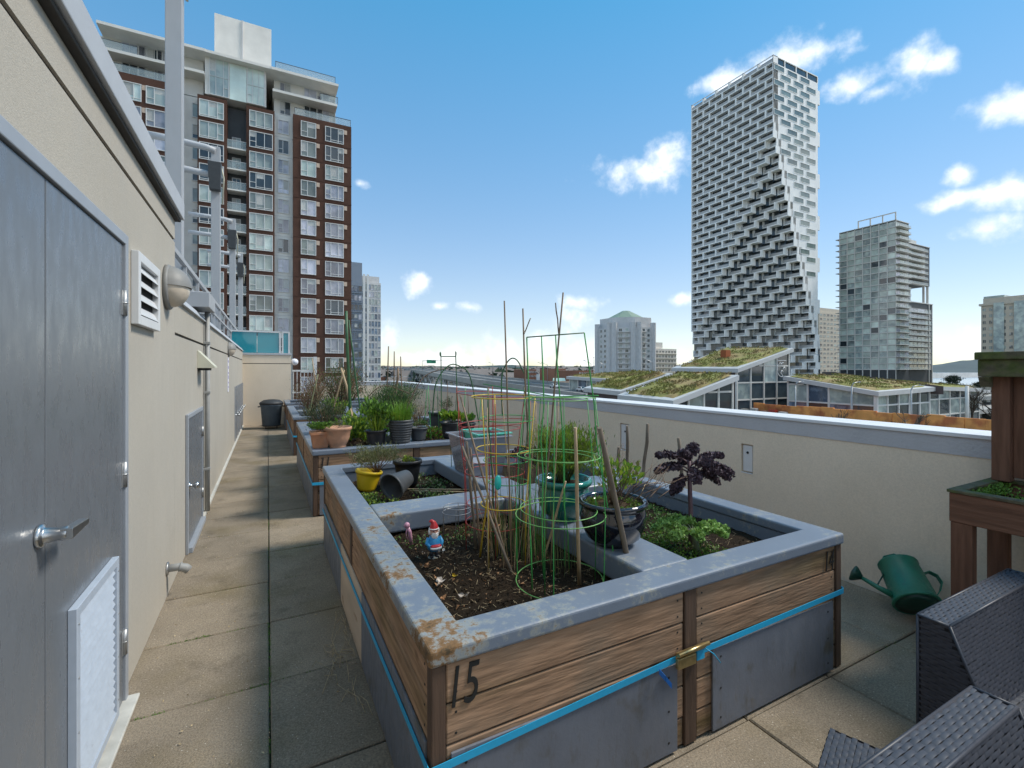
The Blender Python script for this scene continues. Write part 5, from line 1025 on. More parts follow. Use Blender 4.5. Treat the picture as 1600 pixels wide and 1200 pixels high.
def wicker_seat(label, loc, rz, Wd=.80, top=.66):
    t = thing('wicker_chair', label, 'wicker chair', loc, 'dark wicker seats', rz)
    sh, bt, bi = .385, .095, .20                       # seat height, back thickness at top and at the seat
    core = lambda poly, x0, x1, nm, par: MB().add([(x0, y, z) for y, z in poly] + [(x1, y, z) for y, z in poly], [tuple(range(len(poly))), tuple(range(2 * len(poly) - 1, len(poly) - 1, -1))] + [(i, i + len(poly), (i + 1) % len(poly) + len(poly), (i + 1) % len(poly)) for i in range(len(poly))]).build(nm, 'wicker_core', par, local=True)
    bk_ = core([(-.003, .04), (-.003, top - .003), (-bt + .003, top - .003), (-bi + .003, sh), (-bi + .003, .04)], .003, Wd - .003, 'backrest', t)
    b = MB(); du, dv = .026, .0125
    weave(b, (0, -bt, top), (Wd, 0, 0), (0, bt, 0), int(Wd / .022), 7)
    weave(b, (0, -bi, sh), (Wd, 0, 0), (0, bi - bt, top - sh), int(Wd / du), int(.30 / dv))
    weave(b, (Wd, 0, .04), (-Wd, 0, 0), (0, 0, top - .04), int(Wd / .028), int((top - .04) / dv))
    w = b.build('backrest_weave', 'wicker', bk_, local=True); w['kind'] = 'stuff'
    for x, sg in ((0, -1), (Wd, 1)):
        b = MB(); L_ = bi
        def wd(v): z = .04 + v * (top - .04); k = bi if z < sh else bi + (bt - bi) * (z - sh) / (top - sh); return (0, k / L_) if sg < 0 else (1 - k / L_, 1)
        weave(b, (x, 0 if sg < 0 else -L_, .04), (0, sg * L_, 0), (0, 0, top - .04), 9, int((top - .04) / .011), width=wd)
        w = b.build('side_weave', 'wicker', bk_, local=True); w['kind'] = 'stuff'
    for ed in ([(0, -bt, top), (Wd, -bt, top)], [(0, 0, top), (Wd, 0, top)], [(0, 0, .05), (0, 0, top)], [(0, -bt, top), (0, -bi, sh)], [(0, 0, top), (0, -bt, top)], [(Wd, 0, .05), (Wd, 0, top)], [(Wd, 0, top), (Wd, -bt, top)], [(Wd, -bt, top), (Wd, -bi, sh)]):
        MB().tube(ed, .0052, 8).build('braid', 'wicker', bk_, local=True)
    st_ = MB().box(.003, Wd - .003, -.70, -bi, .12, sh - .003).build('seat', 'wicker_core', t, local=True)
    b = MB(); weave(b, (0, -.70, sh), (Wd, 0, 0), (0, .50, 0), int(Wd / .02), int(.5 / .016)); weave(b, (0, -.70, .12), (Wd, 0, 0), (0, 0, sh - .12), int(Wd / .02), 18); weave(b, (0, -bi, .12), (0, -.5, 0), (0, 0, sh - .12), 24, 18); weave(b, (Wd, -.70, .12), (0, .5, 0), (0, 0, sh - .12), 24, 18)
    w = b.build('seat_weave', 'wicker', st_, local=True); w['kind'] = 'stuff'
    for x, y in ((.04, -.03), (Wd - .04, -.03), (.04, -.66), (Wd - .04, -.66)): MB().box(x - .025, x + .025, y - .025, y + .025, 0, .13).build('leg', 'wicker_core', t, local=True)
    return t
wicker_seat('dark grey wicker chair with sloping back in front of the plant stand', (2.215, .875, 0), 0, .88)
c2 = wicker_seat('nearer dark wicker chair cut off by the bottom edge', (.98, .60, 0), 0, .87)
so2 = thing('wicker_stool', 'corner of a small dark wicker stool at the bottom edge', 'wicker stool', (1.60, .745, 0), 'dark wicker seats', math.radians(20))
MB().box(-.117, .117, -.117, .117, .06, .397).build('core', 'wicker_core', so2, local=True)
b = MB(); weave(b, (-.12, -.12, .40), (.24, 0, 0), (0, .24, 0), 14, 16)
for k in range(4):
    m_ = Matrix.Rotation(k * PI / 2, 3, 'Z'); weave(b, m_ @ Vector((-.12, -.12, .06)), m_ @ Vector((.24, 0, 0)), Vector((0, 0, .34)), 14, 26)
w = b.build('weave', 'wicker', so2, local=True); w['kind'] = 'stuff'
for x, y in ((-.1, -.1), (.1, -.1), (.1, .1), (-.1, .1)): MB().box(x - .015, x + .015, y - .015, y + .015, 0, .061).build('leg', 'wicker_core', so2, local=True)
# ------------------------------------------------------------------ the city beyond the parapet
GZ = -13.0
def X_at(px, Y): return at_Y(px, HZ, Y).x
def Y_at(px, X): return at_X(px, HZ, X).y
def Z_at(px, py, Y): return at_Y(px, py, Y).z
gr = MB().quad((-4000, -3000, GZ), (6000, -3000, GZ), (6000, 9000, GZ), (-4000, 9000, GZ)).build('ground', 'ground_mix'); tag(gr, kind='structure')
hb = MB().box(-14, XP + .27, -12, YE + .24, GZ + .01, -.301).box(-14, -2.91, -12, 30, -.30, .99).build('host_building', 'concrete_grey', loc=(0, 0, GZ)); tag(hb, 'lower storeys of the building that carries the terrace', 'building')
# window kinds: frame mesh + pane mesh, shared by all copies.  local origin at lower left, x along the wall, -y outwards
def win_kind(w, h, vs, hs, pane, fr='white_frame', t=.09, dep=.10):
    b = MB().box(0, t, -dep, .02, 0, h).box(w - t, w, -dep, .02, 0, h).box(t, w - t, -dep, .02, 0, t).box(t, w - t, -dep, .02, h - t, h)
    for v in vs: b.box(v * w - t * .4, v * w + t * .4, -dep * .8, .02, t, h - t)
    for (u0, u1, z) in hs: b.box(u0 * w + t * .4, u1 * w - t * .4, -dep * .7, .02, z * h - t * .35, z * h + t * .35)
    q = MB().quad((t * .9, .0, t * .9), (w - t * .9, .0, t * .9), (w - t * .9, .0, h - t * .9), (t * .9, .0, h - t * .9))
    e = [0] + sorted(vs) + [1]; bl = []
    for i_ in range(len(e) - 1):
        x0_, x1_ = e[i_] * w + t * .95, e[i_ + 1] * w - t * .95
        for f_ in (.35, .7): bl.append(meshdata(MB().quad((x0_, -.006, h * (1 - f_)), (x1_, -.006, h * (1 - f_)), (x1_, -.006, h - t), (x0_, -.006, h - t)), 'blind', 'blind'))
    return meshdata(b, 'window', fr), [meshdata(q, 'pane', p) for p in (pane if isinstance(pane, list) else [pane])], bl
def window(kind, parent, loc, rz=0.0, name='window'):
    o = put(kind[0], name, parent, loc, rz); p = bpy.data.objects.new('pane', random.choice(kind[1])); COL.objects.link(p); p.parent = o
    if BLINDS and rnd() < BLINDS: bl_ = bpy.data.objects.new('blind', random.choice(kind[2])); COL.objects.link(bl_); bl_.parent = o
    return o
BLINDS = 0.0
# ---- brick apartment tower on the left
YB = 73.0; BLINDS = .55
ap = thing('apartment_tower', 'dark brick and pale concrete apartment tower rising behind the low wall', 'building', (X_at(430, YB), YB, GZ))
bx = lambda px: X_at(px, YB)
ZT_ = 37.8; FH = 2.805; ZW = 3.43 - 2.2                       # brick top, storey, sill of window row 0
xs = dict(l0=bx(60), l1=bx(277), c0=bx(308), c1=bx(354), c2=bx(385), c3=bx(429), g1=bx(458), r1=bx(549))
def wall(x0, x1, y0, z0, z1, m, nm='wall', y1=YB + 18): return MB().box(x0, x1, y0, y1, z0, z1).build(nm, m, ap)
wall(xs['l0'], xs['l1'], YB, GZ, ZT_ + .3, 'brick'); wall(xs['g1'], xs['r1'], YB, GZ, ZT_, 'brick')
wall(xs['c0'], xs['c1'], YB + .3, GZ, ZT_ - .1, 'brick'); wall(xs['c2'], xs['c3'], YB + .3, GZ, ZT_ - .1, 'brick')
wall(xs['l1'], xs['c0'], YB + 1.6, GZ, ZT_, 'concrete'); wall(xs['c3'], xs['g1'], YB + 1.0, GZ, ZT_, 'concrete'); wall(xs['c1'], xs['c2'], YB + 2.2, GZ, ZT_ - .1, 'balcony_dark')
for x in (xs['c1'], xs['c2']): MB().box(x - .02, x + .02, YB + .32, YB + 2.2, GZ, ZT_ - .1).build('balcony_cheek', 'brick', ap)
kA = win_kind(X_at(494, YB) - X_at(470, YB), 2.2, [.42], [(0, .42, .35)], ['pane_curtain', 'pane_sky', 'pane_sky', 'pane_curtain'])
kB = win_kind(X_at(537, YB) - X_at(508, YB), 2.2, [.30, .70], [(0, .30, .35), (.30, 1, .16)], ['pane_sky', 'pane_sky', 'pane_curtain', 'pane_dark'])
kC = win_kind(X_at(350, YB) - X_at(311, YB), 2.25, [.38, .74], [(.74, 1, .38), (0, .74, .12)], ['pane_dark', 'pane_curtain', 'pane_teal'])
kD = win_kind(X_at(426, YB) - X_at(389, YB), 2.25, [.28, .64], [(0, .28, .38), (.28, 1, .12)], ['pane_dark', 'pane_curtain', 'pane_teal', 'pane_curtain'])
kG = win_kind(X_at(452, YB) - X_at(434, YB), 2.0, [.45], [(0, .45, .35)], ['pane_sky', 'pane_dark', 'pane_sky'])
kN = win_kind(1.4, 1.9, [.5], [], ['pane_dark', 'pane_teal'])
kdoor = win_kind(1.05, 2.1, [.5], [], ['pane_dark', 'pane_teal'])
slab_me = meshdata(MB().box(0, xs['c2'] - xs['c1'] - .06, -1.75, 0, -.09, .09), 'balcony_slab', 'concrete'); rail_me = meshdata(MB().box(0, xs['c2'] - xs['c1'] - .06, -1.72, -1.69, .12, 1.05), 'balcony_glass', 'rail_glass'); top_me = meshdata(MB().box(0, xs['c2'] - xs['c1'] - .06, -1.74, -1.67, 1.051, 1.10), 'hand_rail', 'white_frame')
band_r = meshdata(MB().box(0, xs['r1'] - xs['g1'] + .04, -.03, 0, -.06, .06), 'brick_course', 'brick'); vent_me = meshdata(MB().box(0, .42, -.06, 0, 0, .62), 'vent', 'beige_vent'); jl = meshdata(MB().box(0, xs['g1'] - xs['c3'] - .02, -.02, 0, -.03, .03), 'panel_joint', 'concrete_grey')
sash = meshdata(MB().box(0, xs['c1'] - xs['c0'] - .5, -.10, 0, 0, .4), 'spandrel', 'brick')
for i in range(-1, 13):
    z = ZW + FH * i
    window(kA, ap, (X_at(470, YB), YB - .005, z)); window(kB, ap, (X_at(508, YB), YB - .005, z))
    put(vent_me, 'vent', ap, (X_at(494.5, YB), YB - .005, z + 1.55)); put(vent_me, 'vent', ap, (X_at(537.5, YB), YB - .005, z + 1.55)); put(band_r, 'brick_course', ap, (xs['g1'] - .02, YB - .002, z - .32))
    if i < 13: window(kC, ap, (X_at(311, YB + .3), YB + .295, z)); window(kD, ap, (X_at(389.5, YB + .3), YB + .295, z))
    window(kG, ap, (X_at(434, YB + 1), YB + .995, z + .15)); put(jl, 'panel_joint', ap, (xs['c3'] + .01, YB + .998, z - .3))
    window(kN, ap, (X_at(300, YB + 1.6), YB + 1.595, z + .2))
    if i > 2: window(kA, ap, (X_at(228, YB), YB - .005, z)); window(kB, ap, (X_at(180, YB), YB - .005, z)); put(vent_me, 'vent', ap, (X_at(222, YB), YB - .005, z + 1.55)); window(kB, ap, (X_at(128, YB), YB - .005, z)); window(kA, ap, (X_at(82, YB), YB - .005, z))
    if i < 12:
        bz = z - .55; s_ = put(slab_me, 'balcony', ap, (xs['c1'] + .03, YB + 2.19, bz)); put(rail_me, 'balcony_glass', s_, (xs['c1'] + .03, YB + 2.19, bz)); put(top_me, 'hand_rail', s_, (xs['c1'] + .03, YB + 2.19, bz))
        window(kdoor, ap, (xs['c1'] + .5, YB + 2.195, bz + .1), name='balcony_door')
        if rnd() < .8: MB().lathe([(.15, 0), (.25, .4), (.28, .45), (.1, .5), (.35, .85), (.1, 1.0)], (xs['c1'] + ru(1.2, 2.2), YB + 1.4, bz + .095), 8).build('balcony_furniture', 'balcony_dark', ap)
# two white upper floors, penthouse terraces, roof slabs and lift house
for (p0, p1, yb, nm) in ((320, 416, YB + .6, 'wall'), (428, 524, YB + 2.0, 'wall'), (150, 318, YB + 2.0, 'wall')): wall(X_at(p0, yb), X_at(p1, yb), yb, ZT_ + .31, 43.0, 'concrete')
kT = win_kind(X_at(358, YB) - X_at(327, YB), 4.9, [.33, .72], [(0, 1, .52), (.72, 1, .25)], ['pane_teal', 'pane_green']); kT2 = win_kind(X_at(414, YB) - X_at(386, YB), 4.9, [.30, .66], [(0, 1, .52), (0, .3, .25)], ['pane_teal', 'pane_green'])
window(kT, ap, (X_at(327, YB + .6), YB + .595, ZT_ + .35)); window(kT2, ap, (X_at(386, YB + .6), YB + .595, ZT_ + .35)); MB().box(X_at(359, YB + .6), X_at(385, YB + .6), YB + .54, YB + .598, ZT_ + .32, 42.9).build('infill_panel', 'pane_green', ap)
kP = win_kind(2.6, 2.1, [.3, .66], [(0, .3, .4)], ['pane_sky', 'pane_dark', 'pane_sky'])
for px in (437, 475, 495, 190, 215, 245):
    for z in (38.3, 40.9): window(kP if px > 460 or px < 300 else kG, ap, (X_at(px, YB + 2), YB + 1.995, z))
for p0, p1, z, yf in ((426, 527, 40.3, YB - .1), (424, 529, 43.0, YB - .6), (150, 319, 40.3, YB - .1), (150, 321, 43.0, YB - .6), (316, 426, 43.01, YB - .5)): MB().box(X_at(p0, yf), X_at(p1, yf), yf, YB + 17, z, z + .35).build('roof_slab', 'concrete', ap)
for p0, p1, z, yf in ((460, 548, ZT_ + .01, YB + .15), (500, 528, 40.66, YB + .0), (160, 276, ZT_ + .31, YB + .15), (150, 215, 40.66, YB + .05), (430, 524, 43.36, YB - .3)):
    a, b_ = X_at(p0, yf), X_at(p1, yf); rr = MB().box(a, b_, yf, yf + .05, z + 1.0, z + 1.06).box(a, a + .05, yf, yf + .05, z, z + 1.0).box(b_ - .05, b_, yf, yf + .05, z, z + 1.0)
    rr.build('terrace_rail', 'balcony_dark', ap); MB().box(a + .06, b_ - .06, yf + .01, yf + .03, z + .08, z + .98).build('terrace_glass', 'rail_glass', ap)
wall(X_at(335, YB + 5), X_at(424, YB + 5), YB + 5, 43.37, 52, 'concrete'); MB().box(X_at(378, YB + 5), X_at(380, YB + 5), YB + 4.85, YB + 4.998, 43.4, 52).build('downpipe', 'concrete_grey', ap)
BLINDS = .3
# ---- generic curtain-wall or punched facade on an axis-aligned box
def tower(label, x0, x1, y0, y1, z1, fh, ncol, kinds, body, faces='sw', fr='white_frame', win_frac=(.8, .7), name='apartment_tower', z0=GZ, cat='building', roof=None, slab=None, skip=0.0, ns=None, zbot=None):
    t = thing(name, label, cat, (x0, y0, z0)); MB().box(x0, x1, y0, y1, z0, z1).build('wall', body, t)
    n = max(1, int((z1 - z0 - .4) / fh))
    for face in faces:
        L_ = (x1 - x0) if face == 's' else (y1 - y0); nc = ncol if face == 's' else (ns or ncol); cw = L_ / nc
        k = win_kind(cw * win_frac[0], fh * win_frac[1], [.5] if cw > 2 else [], [], kinds, fr, t=min(.14, cw * .06))
        for r in range(n):
            z = z1 - .4 - fh * (r + 1) + fh * (1 - win_frac[1]) / 2
            if zbot is not None and z < zbot: break
            for c in range(nc):
                if rnd() < skip: continue
                o = cw * (c + .5 - win_frac[0] / 2)
                if face == 's': window(k, t, (x0 + o, y0 - .01, z))
                else: window(k, t, (x0 - .01, y1 - o, z), -PI / 2)
            if slab and face == 's': MB().box(x0 - .1, x1 + .1, y0 - slab, y0 - .002, z - fh * .2, z - fh * .2 + .22).build('floor_band', fr, t)
    if roof: MB().box(x0 + .5, x1 - .5, y0 + .5, y1 - .5, z1 + .01, z1 + roof).build('roof_house', body, t)
    return t
d1 = 150
a0 = at_Y(540, 408, 145); a1 = at_Y(566, 408, 145)
tower('slate blue glass tower just right of the brick tower', a0.x, a1.x, 145, 165, a0.z - 6, 2.8, 4, ['pane_blue', 'pane_dark', 'pane_sky'], 'slate_panel', 's', 'slate_panel', (.9, .62), zbot=-6, slab=.25)
MB().box(a0.x, a1.x, 145.2, 165, a0.z - 6, a0.z).build('roof_screen', 'slate_panel', [o for o in bpy.data.objects if o.get('label', '').startswith('slate blue')][0])
b0, b1 = at_Y(564, 440, 190), at_Y(595, 440, 190)
t_ = tower('pale blue glass tower with white lines behind the slate one', b0.x, b1.x, 190, 215, b0.z, 2.9, 6, ['pane_blue', 'pane_sky', 'pane_teal', 'pane_blue'], 'concrete_grey', 's', 'white_frame', (.92, .78), zbot=-8, roof=2.5)
for px in (567, 573): MB().box(X_at(px, 190), X_at(px, 190) + .8, 189.6, 189.98, GZ, b0.z + 3).build('fin', 'white_frame', t_)
# ---- twisting white tower
TX, TY, TL, TW, TH, TF = 191.4, 125.7, 43.7, 32.5, 136.3, 3.2
BLINDS = 0.0
vt = thing('stepped_tower', 'tall white tower of stacked boxes whose corner is carved away towards the ground', 'skyscraper', (TX, TY, GZ))
def cut(z): return max(0.0, min(1.0, (112 - z) / 97)) ** 1.08
NF = int((TH - GZ) / TF); CW = TL / 6; SL = TW / TL
def xoff(y, z): return SL * max(0.0, TY + TL * cut(z) - y)
core = MB()
for f in range(NF):
    z0 = TH - TF * (f + 1); zc = z0 + TF / 2; c = cut(zc); ins = 2.1
    poly = [(TX + TW * c + (ins if c < .02 else ins * 1.2), TY + .35), (TX + TW, TY + .35), (TX + TW, TY + TL), (TX + ins, TY + TL)]
    if c < .985: poly.append((TX + ins, TY + TL * c + .35 + (.0 if c < .02 else ins)))
    core.prism(poly, z0 + .001, z0 + TF - .001)
core.build('glass_core', 'pane_dark', vt)
dp = 3.2
bal = MB().box(0, dp, 0, CW, -.02, .42).box(0, dp, CW - .5, CW, .42, TF).box(.12, .20, .3, CW - .5, .42, 1.6, 1).box(0, dp, 0, .3, .42, TF)
bme = meshdata(bal, 'balcony', ['tower_white', 'tower_rail'])
stub = meshdata(MB().box(0, dp, 0, CW / 2, -.02, .42).box(0, dp, CW / 2 - .5, CW / 2, .42, TF).box(.12, .20, .3, CW / 2 - .5, .42, 1.6, 1).box(0, dp, 0, .3, .42, TF), 'balcony', ['tower_white', 'tower_rail'])
partm = meshdata(MB().quad((0, .02, .30), (0, CW - .36, .30), (0, CW - .36, TF - .02), (0, .02, TF - .02)), 'glazing', 'pane_dark')
for f in range(NF):
    z0 = TH - TF * (f + 1); zc = z0 + TF / 2
    if z0 < -6: break
    h = f % 2
    for k in range(6 + h):
        y = TY + (k - h * .5) * CW
        if h and k == 0: put(stub, 'balcony', vt, (TX + xoff(TY + CW * .25, zc), TY, z0)); continue
        if y + CW > TY + TL + .1: put(stub, 'balcony', vt, (TX + xoff(y + CW * .25, zc), y, z0)); continue
        xo = TX + xoff(y + CW * .5, zc)
        if xo > TX + TW - 1: continue
        put(bme, 'balcony', vt, (xo, y, z0)); put(partm, 'glazing', vt, (xo + 2.0, y, z0))
MB().box(TX, TX + TW, TY, TY + .3, TH - .35, TH).box(TX, TX + .3, TY + .3, TY + TL, TH - .35, TH).box(TX + TW - .3, TX + TW, TY + .3, TY + TL, TH - .35, TH).build('roof_frame', 'tower_white', vt)
for k in range(5): MB().box(TX + k * TW / 4 - .25 * (k > 0), TX + k * TW / 4 + .5 - .25 * (k > 0), TY + .001, TY + .299, TH - TF + .05, TH - .351).build('roof_post', 'tower_white', vt)
kv = win_kind(TW / 4.6, TF * .74, [], [], ['pane_tower'], 'tower_white', t=.16, dep=.12)
for f in range(1, NF):
    z0 = TH - TF * (f + 1); zc = z0 + TF / 2
    if z0 < -6: break
    xs0 = TX + TW * cut(zc); 
    if TX + TW - xs0 > .8: MB().box(xs0 + .01, TX + TW, TY, TY + .34, z0, z0 + TF).build('white_cladding', 'tower_white', vt)
    pitch = TW / 3.5
    for k in range(-1, 5):
        xw = TX + TW - pitch * (k + .95) + (pitch / 2 if f % 2 else 0)
        if xw > xs0 + .3 and xw + TW / 4.6 < TX + TW - .2: window(kv, vt, (xw, TY - .02, z0 + TF * .12))
    if f % 6 in (2, 3): MB().box(TX + TW, TX + TW + 1.6, TY, TY + 6, z0, z0 + TF).build('bay', 'tower_white', vt)
BLINDS = .3
# ---- gridded glass tower on the right
gx0, gy0, gy1, gz1 = 243.8, 104.0, 126.8, 67.5
gt_ = thing('glass_tower', 'greenish glass apartment tower with pale gridded front and roof frame', 'building', (gx0, gy0, GZ))
FHg = 2.72; gx1 = X_at(1421, gy0); gx2 = X_at(1458, gy0 + 6)
MB().box(gx0 + .3, gx1, gy0 + .3, gy1, GZ, gz1 - .3).build('core', 'balcony_dark', gt_); MB().box(gx1, gx2, gy0 + 6.3, gy1 + 4, GZ, 34).build('core', 'balcony_dark', gt_); MB().box(gx1, gx2 - 3, gy0 + 6.3, gy1 + 4, 43, 62).build('core', 'balcony_dark', gt_)
MB().box(gx1 + 2, gx2 - 8, gy0 + 12, gy1, 34, 43).build('core', 'concrete_grey', gt_)
for xx in (gx1 + 6, gx2 - 8, gx2 - 4): MB().box(xx, xx + .8, gy0 + 6.5, gy0 + 7.3, 34.01, 42.99).build('column', 'steel_frame', gt_)
rowsg = int((gz1 - 0) / FHg); cg = (gy1 - gy0) / 7
pg = [meshdata(MB().quad((0, cg - .3, .1), (0, .0, .1), (0, .0, FHg - .3), (0, cg - .3, FHg - .3)), 'pane', m) for m in ('pane_teal', 'pane_green', 'pane_teal', 'pane_green', 'pane_teal', 'pane_green', 'pane_dark', 'pane_green')]
for r in range(rowsg):
    z = gz1 - .4 - FHg * (r + 1)
    for c in range(7): put(random.choice(pg), 'pane', gt_, (gx0 + .28, gy0 + .3 + c * cg, z))
    MB().box(gx0 + .02, gx0 + .25, gy0 + .01, gy1, z - .22, z + .08 + (.12 if r % 2 else 0)).build('floor_band', 'steel_frame', gt_)
    if rnd() < .9: MB().box(gx0 + .3, gx0 + 3.6, gy1 + .02, gy1 + 2.0, z - .1, z + .15).build('balcony', 'steel_frame', gt_)
    s_ = MB().box(gx0 - .3, gx1 - 2, gy0 - 1.6, gy0 + .25, z - .12, z + .10).build('balcony', 'steel_frame', gt_); MB().box(gx0 - .25, gx1 - 2.1, gy0 - 1.55, gy0 - 1.5, z + .11, z + 1.1).build('balcony_glass', 'rail_glass', s_)
    if not 33 < z + 2 < 44 and z < 60: s_ = MB().box(gx1 + .5, gx2 - (0 if z < 33 else 3) - 6, gy0 + 4.4, gy0 + 6.29, z - .12, z + .10).build('balcony', 'steel_frame', gt_); MB().box(gx1 + .5, gx2 - 9.1, gy0 + 4.45, gy0 + 4.5, z + .11, z + 1.1).build('balcony_glass', 'rail_glass', s_)
for c in range(8): MB().box(gx0, gx0 + .3, gy0 + c * cg - (.0 if c == 0 else .18), gy0 + c * cg + .18, GZ, gz1).build('mullion', 'steel_frame', gt_)
ks = win_kind((gx1 - gx0) / 3 - .1, FHg - .5, [.5], [], ['pane_teal', 'pane_sky', 'pane_green'], 'steel_frame'); ks2 = win_kind((gx2 - gx1) / 5 - .2, FHg - .5, [.5], [], ['pane_teal', 'pane_dark', 'pane_sky'], 'steel_frame')
for r in range(rowsg):
    z = gz1 - .4 - FHg * (r + 1)
    for c in range(3): window(ks, gt_, (gx0 + .3 + c * (gx1 - gx0 - .3) / 3, gy0 + .28, z + .1))
    for c in range(5):
        if (z < 31 or 43 < z < 59) and not (c == 4 and z > 40): window(ks2, gt_, (gx1 + .1 + c * (gx2 - gx1) / 5, gy0 + 6.28, z + .1))
for xx in (gx2 - 4.2, gx2 - 1.0): MB().box(xx, xx + .5, gy0 + 6.0, gy0 + 6.27, GZ, 33.9).build('mullion', 'steel_frame', gt_)
rf = MB().box(gx0, gx0 + .4, gy0, gy0 + 15, gz1 + 3.0, gz1 + 3.4)
for i in range(4): rf.box(gx0, gx0 + .4, gy0 + i * 4.87, gy0 + i * 4.87 + .4, gz1 + .01, gz1 + 2.99)
rf.build('roof_frame', 'steel_frame', gt_); MB().box(gx0, gx1, gy0, gy1, gz1 - .3, gz1).build('roof_slab', 'steel_frame', gt_); MB().box(gx1 - .3, gx2 - 3, gy0 + 6, gy1, 62.01, 62.3).build('roof_slab', 'steel_frame', gt_); MB().box(gx1, gx2, gy0 + 6, gy1, 34.01, 34.4).build('roof_slab', 'steel_frame', gt_)
MB().box(gx1 + 3, gx2 - 7, gy0 + 10, gy1, 62.3, 66).build('roof_house', 'steel_frame', gt_)
# the dark tree on the notch terrace
tt = thing('roof_tree', 'small dark tree on the open terrace of the glass tower', 'tree', (gx1 + 5, gy0 + 9, 34.4)); MB().tube([(gx1 + 5, gy0 + 9, 34.4), (gx1 + 5, gy0 + 9, 37)], .2, 6).build('trunk', 'bark', tt)
b, ms_ = shrub((gx1 + 5, gy0 + 9, 36), 2.6, 2.0, 2.0, 900, .5, .3, ['pine_leaf', 'brown_twig'], stem='bark', stems=20); b.build('crown', ms_, tt)
# ---- other towers
p_ = at_Y(1280, 487, 190); q_ = at_Y(1316, 487, 190)
tower('cream concrete tower glimpsed between the white tower and glass tower', p_.x, q_.x + 6, 190, 215, p_.z, 3.0, 8, ['pane_dark', 'pane_teal', 'pane_curtain'], 'concrete_warm', 's', 'concrete_warm', (.62, .55), zbot=-8, roof=3)
rx = 277.0; ry1 = Y_at(1533, rx); ry0 = Y_at(1680, rx)
tb = tower('beige concrete tower with dark windows at the right edge', rx, rx + 30, ry0, ry1, 29.5, 2.75, 8, ['pane_dark', 'pane_dark', 'pane_teal'], 'concrete_warm', 'w', 'concrete_warm', (.6, .55), ns=13, zbot=-11, roof=3.2)
for k in (2, 5, 8):
    yy = ry1 - (ry1 - ry0) / 13 * k; MB().box(rx - .7, rx - .02, yy - 3.2, yy, GZ, 30.3).build('glazed_bay', 'pane_teal', tb)
MB().box(rx - .6, rx + 30, ry0, ry1 + .6, 29.51, 30.4).build('cornice', 'concrete_warm', tb); MB().box(rx + 1, rx + 8, ry1 - 7, ry1 - .5, 30.41, 33.6).build('roof_glass', 'pane_green', tb)
# octagonal grey tower with green roof
ox, oy, orad = 176, 201, 17.0
ot = thing('round_tower', 'grey octagonal apartment tower with low green copper roof', 'building', (ox, oy, GZ))
octp = lambda r, a0=PI / 8: [(ox + r * math.cos(a0 + k * PI / 4), oy + r * math.sin(a0 + k * PI / 4)) for k in range(8)]
MB().prism(octp(orad), GZ, 24).build('wall', 'concrete_grey', ot); MB().prism(octp(orad * .86), 24.01, 29.4).build('upper_wall', 'concrete_grey', ot)
o8 = octp(orad * .66); MB().add([(x, y, 29.41) for x, y in o8] + [(ox + (x - ox) * .18, oy + (y - oy) * .18, 34.2) for x, y in o8], [tuple(range(8, 16))] + [(i, (i + 1) % 8, 8 + (i + 1) % 8, 8 + i) for i in range(8)]).build('roof', 'copper_green', ot)
ko = win_kind(1.7, 1.55, [.5], [], ['pane_dark', 'pane_teal', 'pane_dark'], 'concrete'); 
vents = octp(orad)
for k in (3, 4, 5):
    (ax_, ay_), (bx_, by_) = vents[k], vents[k + 1]; L_ = math.hypot(bx_ - ax_, by_ - ay_); ang = math.atan2(by_ - ay_, bx_ - ax_); nx_, ny_ = math.sin(ang), -math.cos(ang)
    for r in range(13):
        z = 24 - 2.75 * (r + 1) + .5
        if z < -9: break
        for c in range(4):
            u = L_ * (c + .5) / 4 - .85
            if c in (1, 2) and k == 4 or k == 5 and c == 1:
                MB().add([(ax_ + math.cos(ang) * (u - .3) + nx_ * e, ay_ + math.sin(ang) * (u - .3) + ny_ * e, zz) for zz in (z - .5, z - .3) for e in (0.01, 1.5)] + [(ax_ + math.cos(ang) * (u + 2.3) + nx_ * e, ay_ + math.sin(ang) * (u + 2.3) + ny_ * e, zz) for zz in (z - .5, z - .3) for e in (0.01, 1.5)], [(0, 1, 3, 2), (4, 6, 7, 5), (0, 4, 5, 1), (2, 3, 7, 6), (1, 5, 7, 3), (0, 2, 6, 4)]).build('balcony', 'concrete', ot)
            window(ko, ot, (ax_ + math.cos(ang) * u + nx_ * .02, ay_ + math.sin(ang) * u + ny_ * .02, z), ang)
    for c in (0.5, 3.5):
        u = L_ * c / 4; MB().tube([(ax_ + math.cos(ang) * u, ay_ + math.sin(ang) * u, GZ), (ax_ + math.cos(ang) * u, ay_ + math.sin(ang) * u, 26.5)], 1.5, 8, sm=False).build('pier', 'concrete_grey', ot)
w_ = at_Y(1024, 537, 215); e_ = at_Y(1057, 537, 215)
ws = tower('white stepped apartment block right of the octagonal tower', w_.x, e_.x, 215, 235, w_.z - 3, 2.9, 7, ['pane_dark', 'pane_teal'], 'concrete', 's', 'concrete', (.7, .55), zbot=-8, slab=.9); MB().box(w_.x + 1, w_.x + 8, 217, 230, w_.z - 2.99, w_.z + 1).build('roof_house', 'concrete', ws)
